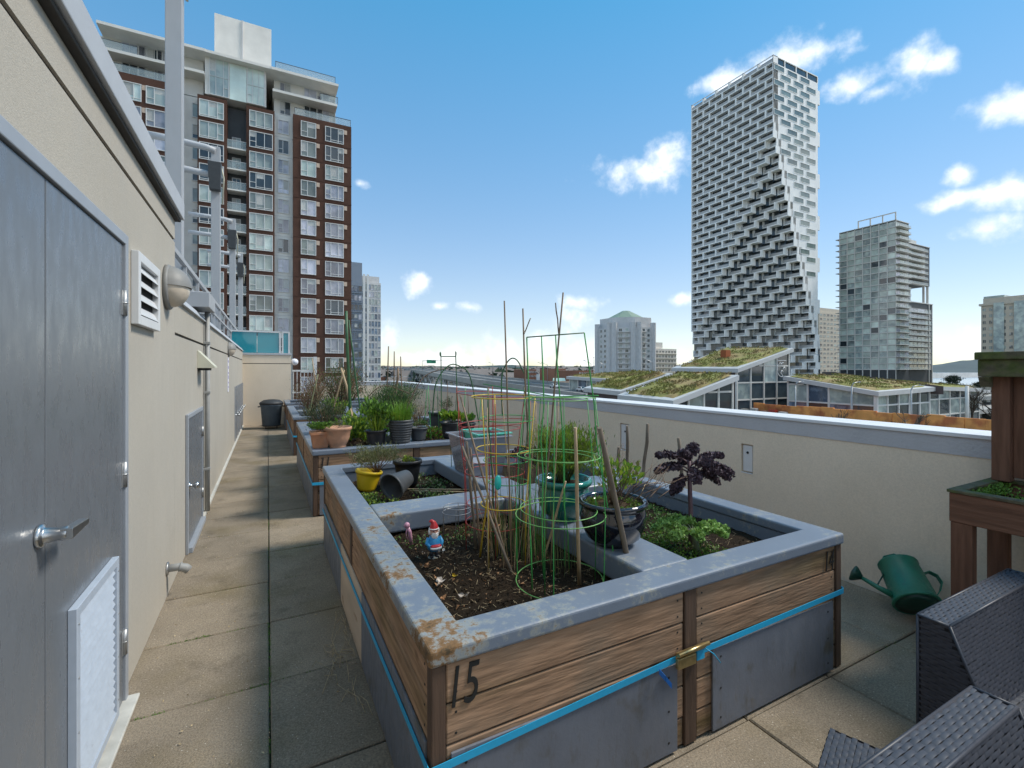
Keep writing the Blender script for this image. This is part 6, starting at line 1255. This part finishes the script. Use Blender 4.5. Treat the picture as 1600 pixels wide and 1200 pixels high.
# ---- wedge shaped green roof pavilions
def wedge(label, x0, x1, y0, y1, zs, storey, cols, side_cols=0, name='green_roof_pavilion', fr='steel_frame', side='glass', fas=.9):
    """zs: roof height at (x0,y0),(x1,y0),(x1,y1),(x0,y1)"""
    t = thing(name, label, 'building', (x0, y0, GZ)); c = [(x0, y0), (x1, y0), (x1, y1), (x0, y1)]
    MB().hexa([(x + (.5 if x == x0 else -.5), y + (.5 if y == y0 else -.5), GZ) for x, y in c] + [(x + (.5 if x == x0 else -.5), y + (.5 if y == y0 else -.5), z - fas) for (x, y), z in zip(c, zs)]).build('core', 'pane_dark', t)
    ov = .7; o = [(x0 - ov, y0 - ov), (x1 + ov, y0 - ov), (x1 + ov, y1 + ov), (x0 - ov, y1 + ov)]
    MB().hexa([(x, y, z - fas) for (x, y), z in zip(o, zs)] + [(x, y, z) for (x, y), z in zip(o, zs)]).build('roof_edge', 'fascia', t)
    i = [(x0 + .1, y0 + .1), (x1 - .1, y0 + .1), (x1 - .1, y1 - .1), (x0 + .1, y1 - .1)]; n = 14; vs = []; fs = []
    for b_ in range(n + 1):
        for a_ in range(n + 1):
            u, v = a_ / n, b_ / n; x = i[0][0] + (i[1][0] - i[0][0]) * u; y = i[0][1] + (i[3][1] - i[0][1]) * v; z = (zs[0] * (1 - u) + zs[1] * u) * (1 - v) + (zs[3] * (1 - u) + zs[2] * u) * v
            vs.append((x, y, z + (.05 if a_ in (0, n) or b_ in (0, n) else .42 + ru(-.1, .14))))
    for b_ in range(n):
        for a_ in range(n): q = b_ * (n + 1) + a_; fs.append((q, q + 1, q + n + 2, q + n + 1))
    tb_ = MB().add(vs, fs, 0, True)
    for _ in range(2600):
        u, v = ru(.02, .98), ru(.02, .98); z = (zs[0] * (1 - u) + zs[1] * u) * (1 - v) + (zs[3] * (1 - u) + zs[2] * u) * v; x = x0 + (x1 - x0) * u; y = y0 + (y1 - y0) * v
        if mnoise.noise((x * .35, y * .35, 2)) < -.25: continue
        tb_.leaf((x, y, z + .35), (ru(-1, 1), ru(-1, 1), ru(.4, 1.4)), ru(.25, .6), ru(.12, .3), 0)
    tf = tb_.build('turf', 'greenroof', t); tf['kind'] = 'stuff'
    hz = lambda x, y: (lambda u, v: (zs[0] * (1 - u) + zs[1] * u) * (1 - v) + (zs[3] * (1 - u) + zs[2] * u) * v)((x - x0) / (x1 - x0), (y - y0) / (y1 - y0)) - fas
    zmax = max(zs)
    for face, nc in (('s', cols), ('w', side_cols)):
        if not nc: continue
        for k in range(nc + 1):
            if face == 's': x = x0 + (x1 - x0) * k / nc; MB().hexa([(x - .18, y0 - .02, GZ), (x + .18, y0 - .02, GZ), (x + .18, y0 + .4, GZ), (x - .18, y0 + .4, GZ), (x - .18, y0 - .02, hz(x - .18, y0) - .001), (x + .18, y0 - .02, hz(x + .18, y0) - .001), (x + .18, y0 + .4, hz(x, y0) - .02), (x - .18, y0 + .4, hz(x, y0) - .02)]).build('mullion', fr, t)
            else: y = y0 + (y1 - y0) * k / nc; MB().box(x0 - .02, x0 + .4, y - .18, y + .18, GZ, hz(x0, y) - .02).build('mullion', fr, t)
        z = GZ + storey
        while z < zmax - fas - .5:
            if face == 's':
                pts = [x0 + (x1 - x0) * q / 40 for q in range(41) if hz(x0 + (x1 - x0) * q / 40, y0) > z + .3]
                if len(pts) > 2: MB().box(pts[0], pts[-1], y0 + .04, y0 + .38, z - .16, z + .16).build('transom', fr, t)
            else:
                pts = [y0 + (y1 - y0) * q / 40 for q in range(41) if hz(x0, y0 + (y1 - y0) * q / 40) > z + .3]
                if len(pts) > 2: MB().box(x0 + .04, x0 + .38, pts[0], pts[-1], z - .16, z + .16).build('transom', fr, t)
            z += storey
        for k in range(nc):     # panes between the mullions, floor by floor
            z = GZ + storey * .0
            while z < zmax - fas:
                if face == 's':
                    xa, xb = x0 + (x1 - x0) * k / nc + .18, x0 + (x1 - x0) * (k + 1) / nc - .18; za, zb = min(z + storey, hz(xa, y0)), min(z + storey, hz(xb, y0))
                    if max(za, zb) > z + .4: MB().quad((xa, y0 + .2, z), (xb, y0 + .2, z), (xb, y0 + .2, max(z, zb)), (xa, y0 + .2, max(z, za))).build('pane', random.choice(['pane_dark', 'pane_dark', 'pane_teal']), t)
                else:
                    ya, yb = y0 + (y1 - y0) * k / nc + .18, y0 + (y1 - y0) * (k + 1) / nc - .18; za, zb = min(z + storey, hz(x0, ya)), min(z + storey, hz(x0, yb))
                    if max(za, zb) > z + .4: MB().quad((x0 + .2, yb, z), (x0 + .2, ya, z), (x0 + .2, ya, max(z, za)), (x0 + .2, yb, max(z, zb))).build('pane', random.choice(['pane_dark', 'pane_blue', 'pane_teal']), t)
                z += storey
    if side == 'brown': MB().hexa([(x0 - .05, y0 + .5, GZ), (x0 + .3, y0 + .5, GZ), (x0 + .3, y1, GZ), (x0 - .05, y1, GZ), (x0 - .05, y0 + .5, zs[0] - fas - .01), (x0 + .3, y0 + .5, zs[0] - fas - .01), (x0 + .3, y1, zs[3] - fas - .01), (x0 - .05, y1, zs[3] - fas - .01)]).build('side_cladding', 'soffit_brown', t)
    return t
w1 = wedge('tallest green roofed glass pavilion with a white crest on its glazing', 93.7, 112.8, 70, 88, (1.9, 6.9, 7.6, 2.1), 3.9, 4, side='brown')
MB().box(101.5, 103.2, 79, 80.6, 4.2, 6.6).build('roof_box', 'rust_box', w1)
w2 = wedge('lower bright green wedge roofed pavilion in front of the crest pavilion', 58, 72.5, 55, 67, (-3.3, .7, .9, -3.0), 3.6, 4, 4); w3 = wedge('left green wedge roofed pavilion with dark red brown flank', 63.5, 76.5, 74, 85, (-2.7, .9, 1.1, -2.4), 3.6, 4, 4, side='brown')
w5 = wedge('small green roofed pavilion next to the octagonal tower', 84, 105, 104, 122, (-.9, .2, .6, -.4), 4, 5, 4)
w4 = wedge('long glass pavilion with a roof sloping down to the right', 105, 127, 48, 65.5, (-2.6, -2.1, .2, .2), 3.8, 5, 4, fr='white_frame'); w6 = wedge('second long low green roof behind the sloping pavilion', 131, 165, 52, 72, (-2.0, -3.2, -2.2, .4), 3.8, 6, 4); w7 = wedge('low flat grassy roof at the right', 170, 215, 66, 84, (-4.2, -5.2, -5.0, -3.4), 3.5, 8, 5)
MB().hexa([(127.8, 46, -3.6), (130.2, 50, -3.6), (130.2, 72, -3.6), (127.8, 68, -3.6), (127.8, 46, -1.9), (130.2, 50, -1.9), (130.2, 72, 1.1), (127.8, 68, 1.1)]).build('roof_gap_wall', 'soffit_brown', w4)
# crest outline on the tall pavilion's glazing
def crest(pts, nm):
    q = [at_Y(1200 + x / 20, 550 + y / 20, 69.9) for x, y in pts]; b = MB().tube(q, .09, 6); b.build(nm, 'crest_white', w1)
crest([(560, 265), (285, 265), (285, 560), (300, 650), (340, 720), (385, 765), (435, 775), (460, 740), (430, 690), (400, 650), (415, 590), (450, 580), (475, 620)], 'crest'); crest([(465, 550), (485, 500), (515, 470), (535, 500), (530, 545)], 'crest'); crest([(330, 390), (370, 360), (375, 320), (410, 345), (405, 390), (450, 330), (490, 335)], 'crest')
# ---- street level on the right: road, orange formwork wall, bare trees, lamp posts
rd = MB().box(84, 97.9, -60, 220, -8.9, -8.0).build('road', 'asphalt'); tag(rd, kind='structure')
for i in range(22): MB().box(90.8, 91.1, -30 + i * 9, -26 + i * 9, -7.996, -7.99).build('lane_mark', 'road_paint', rd)
for i in range(12): MB().box(88, 94, -20 + i * 20, -18.6 + i * 20, GZ, -8.901).build('pier', 'bridge_concrete', rd)
fw = thing('formwork_wall', 'long orange timber formwork wall along the road works', 'barrier', (97, 40, -8)); y_ = 6.0
while y_ < 66: MB().box(97.0 + ru(0, .15), 97.5, y_, y_ + 2.36, -7.99, -5.9 + ru(-.12, .2)).build('panel', 'formwork_orange', fw); y_ += 2.4
for i in range(5): MB().box(95.2, 96.2, 60 + i * 2.2, 61.4 + i * 2.2, -7.99, -7.2 + .3 * (i % 2)).build('stacked_block', ['house_white', 'car_red', 'house_brick', 'house_white', 'bridge_concrete'][i], fw)
MB().box(84.0, 84.4, -60, 220, -7.99, -7.1).build('kerb_wall', 'bridge_concrete', rd)
def bare_tree(label, p, h, m='bark', leaf=None, n=5, group='bare street trees'):
    t = thing('bare_tree', label, 'tree', p, group); b = MB()
    def grow(q, d, L, r, k):
        e = q + d * L; b.tube([q, (q + e) / 2 + Vector((ru(-.1, .1), ru(-.1, .1), 0)) * L * .3, e], [r, r * .85, r * .65], 5, cap=False)
        if k == 0: return
        for _ in range(3 if k > 1 else 4):
            dd = (d + Vector((ru(-1, 1), ru(-1, 1), ru(-.25, .7))) * .75).normalized(); grow(q + d * L * ru(.6, 1), dd, L * ru(.55, .8), r * .55, k - 1)
    grow(Vector(p), Vector((ru(-.05, .05), ru(-.05, .05), 1)).normalized(), h * .33, h * .022, 1); tr_ = b.build('trunk', m, t); b = MB(); 
    for _ in range(n): grow(Vector(p) + Vector((0, 0, h * ru(.2, .36))), Vector((ru(-1, 1), ru(-1, 1), ru(.5, 1.3))).normalized(), h * .26, h * .013, 3)
    if leaf:
        for _ in range(260): b.leaf(Vector(p) + Vector((random.gauss(0, h * .22), random.gauss(0, h * .22), h * ru(.3, .95))), (ru(-1, 1), ru(-1, 1), ru(-1, 1)), .5, .3, 1)
    b.build('crown', [m, leaf or m], t)
for px, d, h, m, lf, lab in ((1318, 70, 10.2, 'bark', None, 'bare dark tree left of centre above the parapet'), (1362, 69, 9, 'bark_red', None, 'small reddish bare tree between two dark ones'), (1410, 67, 10.4, 'bark', None, 'bare dark tree below the corner of the long pavilion'), (1290, 73, 9, 'bark_red', None, 'reddish bare sapling at the left end of the road works'), (1520, 120, 13, 'bark', None, 'bare tree beside the pale lamp post'), (1552, 118, 12, 'bark', None, 'bare tree next to the wooden stand post')):
    p = at_d(px, 578, d); p.z = GZ; bare_tree(lab, p, h, m, lf)
def lamp(label, px, d, ytop, arm=1.6, side=-1):
    p = at_d(px, ytop, d); zt = p.z; p.z = GZ; t = thing('street_lamp', label, 'street lamp', p, 'street lamps beyond the parapet'); MB().tube([p, Vector((p.x, p.y, zt - .8))], [.17, .12], 8).build('pole', 'dull_steel', t)
    R = Vector((CS, -SN, 0)) * side; MB().tube([Vector((p.x, p.y, zt - .8)), Vector((p.x, p.y, zt - .2)) + R * .35, Vector((p.x, p.y, zt)) + R * arm], [.11, .09, .07], 6).build('arm', 'dull_steel', t); q = Vector((p.x, p.y, zt)) + R * (arm + .3); MB().lathe([(.02, -.1), (.25, -.06), (.3, 0), (.1, .1)], q, 8).build('lantern', 'coping_grey', t)
lamp('street lamp in front of the crest pavilion', 1243, 98, 596, 1.2, 1); lamp('street lamp before the long pavilion', 1331, 94, 597, 1.2, 1); lamp('street lamp at the corner of the long pavilion', 1424, 92, 602, 1.4, 1)
p = at_d(1511, 603, 110); t = thing('utility_pole', 'thick pale pole standing right of the pavilions', 'pole', (p.x, p.y, GZ)); MB().tube([(p.x, p.y, GZ), (p.x, p.y, p.z)], [.42, .36], 10).build('shaft', 'concrete', t)
lamp('street lamp beside the grey octagonal tower', 928, 170, 556, 1.0, -1)
vd = thing('viaduct', 'low concrete viaduct crossing behind the pale pole', 'viaduct', (150, 70, GZ))
for z in (-7.6, -10.4): MB().box(150, 330, 54 if z < -9 else 60, 66, z, z + 1.1).build('deck', 'bridge_concrete', vd)
for i in range(12): MB().box(152 + i * 14, 153.2 + i * 14, 61, 63, GZ, -7.61).build('pier', 'bridge_concrete', vd)
for i in range(2): MB().box(150, 330, 59.6, 59.75, -6.0 + i * .6, -5.9 + i * .6).build('guard_rail', 'dull_steel', vd)
for i in range(30): MB().box(150 + i * 6, 150.15 + i * 6, 59.6, 59.75, -6.49, -5.3).build('rail_post', 'dull_steel', vd)
# evergreens and brown wood by the water
def conifer(label, p, h, w, m='pine_leaf', n=2600, group='trees by the water'):
    t = thing('evergreen_tree', label, 'tree', p, group); p = Vector(p); MB().tube([p, p + Vector((0, 0, h * .9))], [h * .03, h * .008], 7).build('trunk', 'bark', t); b = MB()
    for _ in range(70):
        zz = h * ru(.18, 1.0); a = ru(0, 2 * PI); L_ = w * (1.08 - zz / h) ** .7 * ru(.5, 1.15); tip = p + Vector((math.cos(a) * L_, math.sin(a) * L_, zz + L_ * ru(-.05, .25))); b.tube([p + Vector((0, 0, zz)), tip], [h * .006, h * .002], 4, cap=False)
        for _ in range(n // 70):
            q = p + Vector((0, 0, zz)) + (tip - p - Vector((0, 0, zz))) * ru(.3, 1.05) + Vector((random.gauss(0, .05), random.gauss(0, .05), random.gauss(0, .03))) * h; b.leaf(q, (ru(-1, 1), ru(-1, 1), ru(-.4, .6)), h * .055, h * .035, 1)
    b.build('crown', ['bark', m], t)
for px, py, d, w, lab in ((1488, 587, 250, 8.5, 'spreading dark pine in front of the water'), (1530, 597, 245, 6, 'shorter pine by the beige tower'), (1470, 598, 252, 4.5, 'small dark pine at the left of the water')): q = at_d(px, py, d); q0 = Vector((q.x, q.y, GZ)); conifer(lab, q0, q.z - GZ, w)
for i, (px, py) in enumerate(((1462, 604), (1478, 603), (1500, 604), (1515, 602), (1540, 605), (1560, 604))):
    q = at_d(px, py, 225); bare_tree(('brown leafless tree at the left of the pines', 'brown leafless tree under the spreading pine', 'brown leafless tree right of the spreading pine', 'brown leafless tree between the pines', 'brown leafless tree in front of the beige tower', 'brown leafless tree by the stand post')[i], (q.x, q.y, GZ), (q.z - GZ), 'brown_twig', 'brown_twig', 6, 'brown trees by the water')
# sea, far mountain, wooded hills
se = MB().quad((300, 200, GZ + .3), (6000, -200, GZ + .3), (6000, 3000, GZ + .3), (700, 3000, GZ + .3)).build('water', 'sea'); tag(se, kind='structure')
def ridge(name, m, prof, d, depth, z0, seed):
    n = len(prof) - 1; vs = []; fs = []; K = 8
    for i in range(n * 6 + 1):
        t_ = i / 6; j = min(int(t_), n - 1); u = t_ - j; px = prof[j][0] * (1 - u) + prof[j + 1][0] * u; py = prof[j][1] * (1 - u) + prof[j + 1][1] * u; top = at_d(px, py, d)
        for k in range(K + 1):
            v = k / K; hh = math.sin(v * PI / 2); dd = d - depth * (1 - v); q = at_d(px, HZ, dd); zz = z0 + (top.z - z0) * hh + (top.z - z0) * .06 * mnoise.noise((i * .35, k * .7, seed)) * (1 if 0 < k else 0); vs.append((q.x, q.y, zz))
    for i in range(n * 6):
        for k in range(K): q = i * (K + 1) + k; fs.append((q, q + K + 1, q + K + 2, q + 1))
    tag(MB().add(vs, fs, 0, True).build(name, m), kind='structure')
ridge('mountain', 'mountain', [(1280, 580), (1380, 576), (1440, 572), (1470, 569), (1500, 564), (1530, 561), (1580, 558), (1660, 566), (1800, 572)], 3400, 900, GZ, 3)
ridge('hill', 'hill_trees', [(250, 572), (450, 573), (560, 573), (620, 573), (660, 572), (720, 573), (770, 571), (800, 570.5), (850, 572), (900, 572.5), (960, 573), (1020, 575), (1080, 577), (1160, 579), (1280, 581)], 1900, 700, GZ, 9)
tw_ = MB()
for _ in range(2200):
    px = ru(520, 1120); d = ru(420, 1750); q = at_d(px, HZ, d); s = ru(5, 16); h = ru(4, 12); base = GZ + max(0, (d - 1200) / 700) * 22; m = random.choice([0, 0, 1, 2, 3, 3, 3, 3, 3])
    if px > 640 and d < 520: continue
    if m == 3:
        for _ in range(5): tw_.leaf((q.x + ru(-s, s), q.y + ru(-s, s), base + h * .4), (ru(-1, 1), ru(-1, 1), ru(.3, 1)), h * 1.2, h, 3)
    else:
        tw_.box(q.x - s, q.x + s, q.y - s * .7, q.y + s * .7, GZ - 2, base + h, m); tw_.add([(q.x - s, q.y - s * .7, base + h + .05), (q.x + s, q.y - s * .7, base + h + .05), (q.x + s, q.y + s * .7, base + h + .05), (q.x - s, q.y + s * .7, base + h + .05), (q.x - s, q.y, base + h + s * .35), (q.x + s, q.y, base + h + s * .35)], [(0, 1, 5, 4), (2, 3, 4, 5), (0, 4, 3), (1, 2, 5)], 2)
tag(tw_.build('distant_town', ['house_white', 'house_brick', 'house_roof', 'pine_leaf'], loc=(400, 800, GZ)), 'far off town of low houses and trees spread below the hills', 'town', kind='stuff')
p = at_d(1495, 592, 900); tag(MB().box(p.x - 140, p.x + 140, p.y - 6, p.y + 6, GZ, GZ + 9).build('harbour_shed', 'house_white', loc=(p.x, p.y, GZ)), 'long white shed across the water', 'building')
# brick warehouses, market sheds
for i, (px0, px1, pyt, d, m, lab) in enumerate(((893, 934, 579, 330, 'house_brick', 'wide brick warehouse left of the octagonal tower'), (865, 884, 576, 360, 'house_brick', 'narrow brick block behind the trellis'), (822, 838, 577, 380, 'house_brick', 'small brick block left of the trellis post'))):
    a, b_ = at_d(px0, pyt, d), at_d(px1, pyt, d); t = tower(lab, min(a.x, b_.x), max(a.x, b_.x), min(a.y, b_.y), min(a.y, b_.y) + 25, a.z, 3.4, 8, ['pane_dark', 'pane_sky'], m, 's', 'house_white', (.62, .5), name='brick_warehouse', zbot=-10)
for px0, px1, py, d, m, lab, nm in ((862, 935, 596, 215, 'roof_orange', 'long low market shed with faded orange roof', 'market_shed'), (866, 885, 591, 240, 'roof_mint', 'small shed with mint green roof behind the orange roof', 'market_shed')):
    a, b_ = at_d(px0, py, d), at_d(px1, py, d); L_ = (b_ - a).length; dx = (b_ - a).normalized(); t = thing(nm, lab, 'shed', (a.x, a.y, GZ)); nrm = Vector((-dx.y, dx.x, 0)); W_ = 14
    c4 = [a, b_, b_ + nrm * W_, a + nrm * W_]; MB().hexa([(q.x, q.y, GZ) for q in c4] + [(q.x, q.y, a.z - 3.0) for q in c4]).build('wall', 'house_white', t); rg0, rg1 = a + nrm * W_ / 2, b_ + nrm * W_ / 2; zr = a.z; ze = a.z - 3.0
    MB().add([(c4[0].x, c4[0].y, ze + .02), (c4[1].x, c4[1].y, ze + .02), (c4[2].x, c4[2].y, ze + .02), (c4[3].x, c4[3].y, ze + .02), (rg0.x, rg0.y, zr), (rg1.x, rg1.y, zr)], [(0, 1, 5, 4), (2, 3, 4, 5), (0, 4, 3), (1, 2, 5)]).build('roof', m, t)
# ---- the long bridge
BP = [at_d(*q) for q in ((915, 621, 105), (868, 613, 128), (822, 605.5, 165), (750, 596, 215), (700, 588, 290), (655, 580, 410), (622, 576, 600), (606, 575, 800))]; NB = 56
A_ = BP[0]
brg = thing('road_bridge', 'long concrete and steel truss bridge curving away to the left', 'bridge', (A_.x, A_.y, GZ))
def bp(t_):
    u = max(0, min(.9999, t_)) * (len(BP) - 1); i = int(u); u -= i; p0, p1, p2, p3 = BP[max(i - 1, 0)], BP[i], BP[i + 1], BP[min(i + 2, len(BP) - 1)]
    return .5 * ((2 * p1) + (p2 - p0) * u + (2 * p0 - 5 * p1 + 4 * p2 - p3) * u ** 2 + (3 * p1 - p0 - 3 * p2 + p3) * u ** 3)
dirb = (BP[4] - BP[1]); dirb.z = 0; dirb.normalize(); nb_ = Vector((-dirb.y, dirb.x, 0))
def sweep(off0, off1, z0, z1, nm, m, t0=0, t1=1, n=NB):
    vs = []; fs = []
    for i in range(n + 1):
        p = bp(t0 + (t1 - t0) * i / n)
        for o, z in ((off0, z0), (off1, z0), (off1, z1), (off0, z1)): q = p + nb_ * o; vs.append((q.x, q.y, q.z + z))
    for i in range(n):
        for k in range(4): fs.append((4 * i + k, 4 * i + (k + 1) % 4, 4 * i + 4 + (k + 1) % 4, 4 * i + 4 + k))
    fs += [(0, 3, 2, 1), tuple(4 * n + k for k in range(4))]; return MB().add(vs, fs).build(nm, m, brg)
sweep(-24, 0, -1.5, -.2, 'deck', 'asphalt'); sweep(.001, .5, -1.9, .8, 'barrier', 'bridge_concrete'); sweep(-24.5, -24.001, -1.9, .8, 'barrier', 'bridge_concrete'); sweep(-12.3, -11.7, -.199, .5, 'median', 'bridge_concrete')
for o in (-1.2, -22.8): sweep(o - .6, o + .6, -9.0, -8.2, 'lower_chord', 'bridge_steel', .25, 1); sweep(o - .6, o + .6, -2.8, -1.91, 'upper_chord', 'bridge_steel', .12, 1)
for side_ in (-1.2, -22.8):
    for i in range(64):
        t0 = .25 + .75 * i / 64; t1 = .25 + .75 * (i + 1) / 64; p, q = bp(t0) + nb_ * side_, bp(t1) + nb_ * side_; lo, hi = Vector((0, 0, -8.4)), Vector((0, 0, -2.4))
        MB().tube([p + (lo if i % 2 else hi), q + (hi if i % 2 else lo)], .34, 4, sm=False).build('truss_member', 'concrete_grey', brg)
        MB().tube([p + lo, p + hi], .24, 4, sm=False).build('truss_member', 'concrete_grey', brg)
for i in range(10):
    p = bp(.1 + i * .1)
    for s_ in (-3, -21): q = p + nb_ * s_; MB().tube([(q.x, q.y, GZ), (q.x, q.y, p.z - 1.6)], 1.5, 8).build('pier', 'bridge_concrete', brg)
for i in range(12):
    p = bp(.08 + i * .078) - nb_ * (12 if i % 2 else 23.8); MB().tube([p, p + Vector((0, 0, 8)), p + Vector((0, 0, 9)) + nb_ * 2.5], .10, 5).build('lamp_post', 'dull_steel', brg)
p = bp(.70); gn_ = thing('sign_gantry', 'overhead green road sign on a gantry above the bridge', 'sign', p); MB().tube([p - nb_ * .5, p - nb_ * .5 + Vector((0, 0, 9)), p - nb_ * 23 + Vector((0, 0, 10))], .25, 6).build('gantry', 'dull_steel', gn_); q = p - nb_ * 8 + Vector((0, 0, 8.6)); MB().box(q.x - 4, q.x + 4, q.y - .15, q.y + .15, q.z - 1.6, q.z + 1.4).build('board', 'sign_green', gn_)
# cars on the bridge approach
def car(label, p, ang, m):
    t = thing('car', label, 'car', p, 'cars on the bridge approach', ang)
    pr_ = [(-2.2, .35), (-2.25, .75), (-2.0, .92), (-1.55, .98), (-.95, 1.42), (.7, 1.45), (1.35, 1.0), (2.1, .85), (2.25, .6), (2.2, .35)]; n = len(pr_)
    MB().add([(x, -.85, z) for x, z in pr_] + [(x, .85, z) for x, z in pr_], [tuple(range(n - 1, -1, -1)), tuple(range(n, 2 * n))] + [(i, (i + 1) % n, n + (i + 1) % n, n + i) for i in range(n)]).build('body', m, t, local=True, bev=.08)
    for s in (-.86, .86): MB().add([(-1.4, s, 1.0), (1.15, s, 1.0), (.62, s, 1.36), (-.9, s, 1.34)], [(0, 1, 2, 3)]).build('side_window', 'car_glass', t, local=True)
    MB().add([(1.36, -.7, 1.02), (1.36, .7, 1.02), (.76, .62, 1.43), (.76, -.62, 1.43)], [(0, 1, 2, 3)]).build('windscreen', 'car_glass', t, local=True); MB().add([(-1.58, -.7, 1.01), (-1.58, .7, 1.01), (-1.0, .62, 1.41), (-1.0, -.62, 1.41)], [(0, 1, 2, 3)]).build('rear_window', 'car_glass', t, local=True)
    for x in (-1.35, 1.4):
        for s in (-.85, .85): MB().lathe([(.30, -.1), (.33, -.08), (.33, .08), (.30, .1)], (x, s, .33), 14, ax=Matrix.Rotation(PI / 2, 3, 'X')).build('wheel', 'tyre', t, local=True)
ang = math.atan2(dirb.y, dirb.x)
for i, (t_, o, m, lab) in enumerate(((.05, 7, 'car_white', 'white car nearest on the bridge approach'), (.085, 3.5, 'car_white', 'white car further along the approach'), (.10, 8, 'car_dark', 'dark car beside the second white car'), (.14, 4, 'car_red', 'red car on the approach'), (.17, -4, 'car_white', 'white car in the far lane'), (.22, 6, 'car_dark', 'dark car farther along the bridge'), (.28, 4, 'car_white', 'distant white car on the bridge'))):
    p = bp(t_) - nb_ * (abs(o) + 6); p.z -= .19; car(lab, p, ang, m)
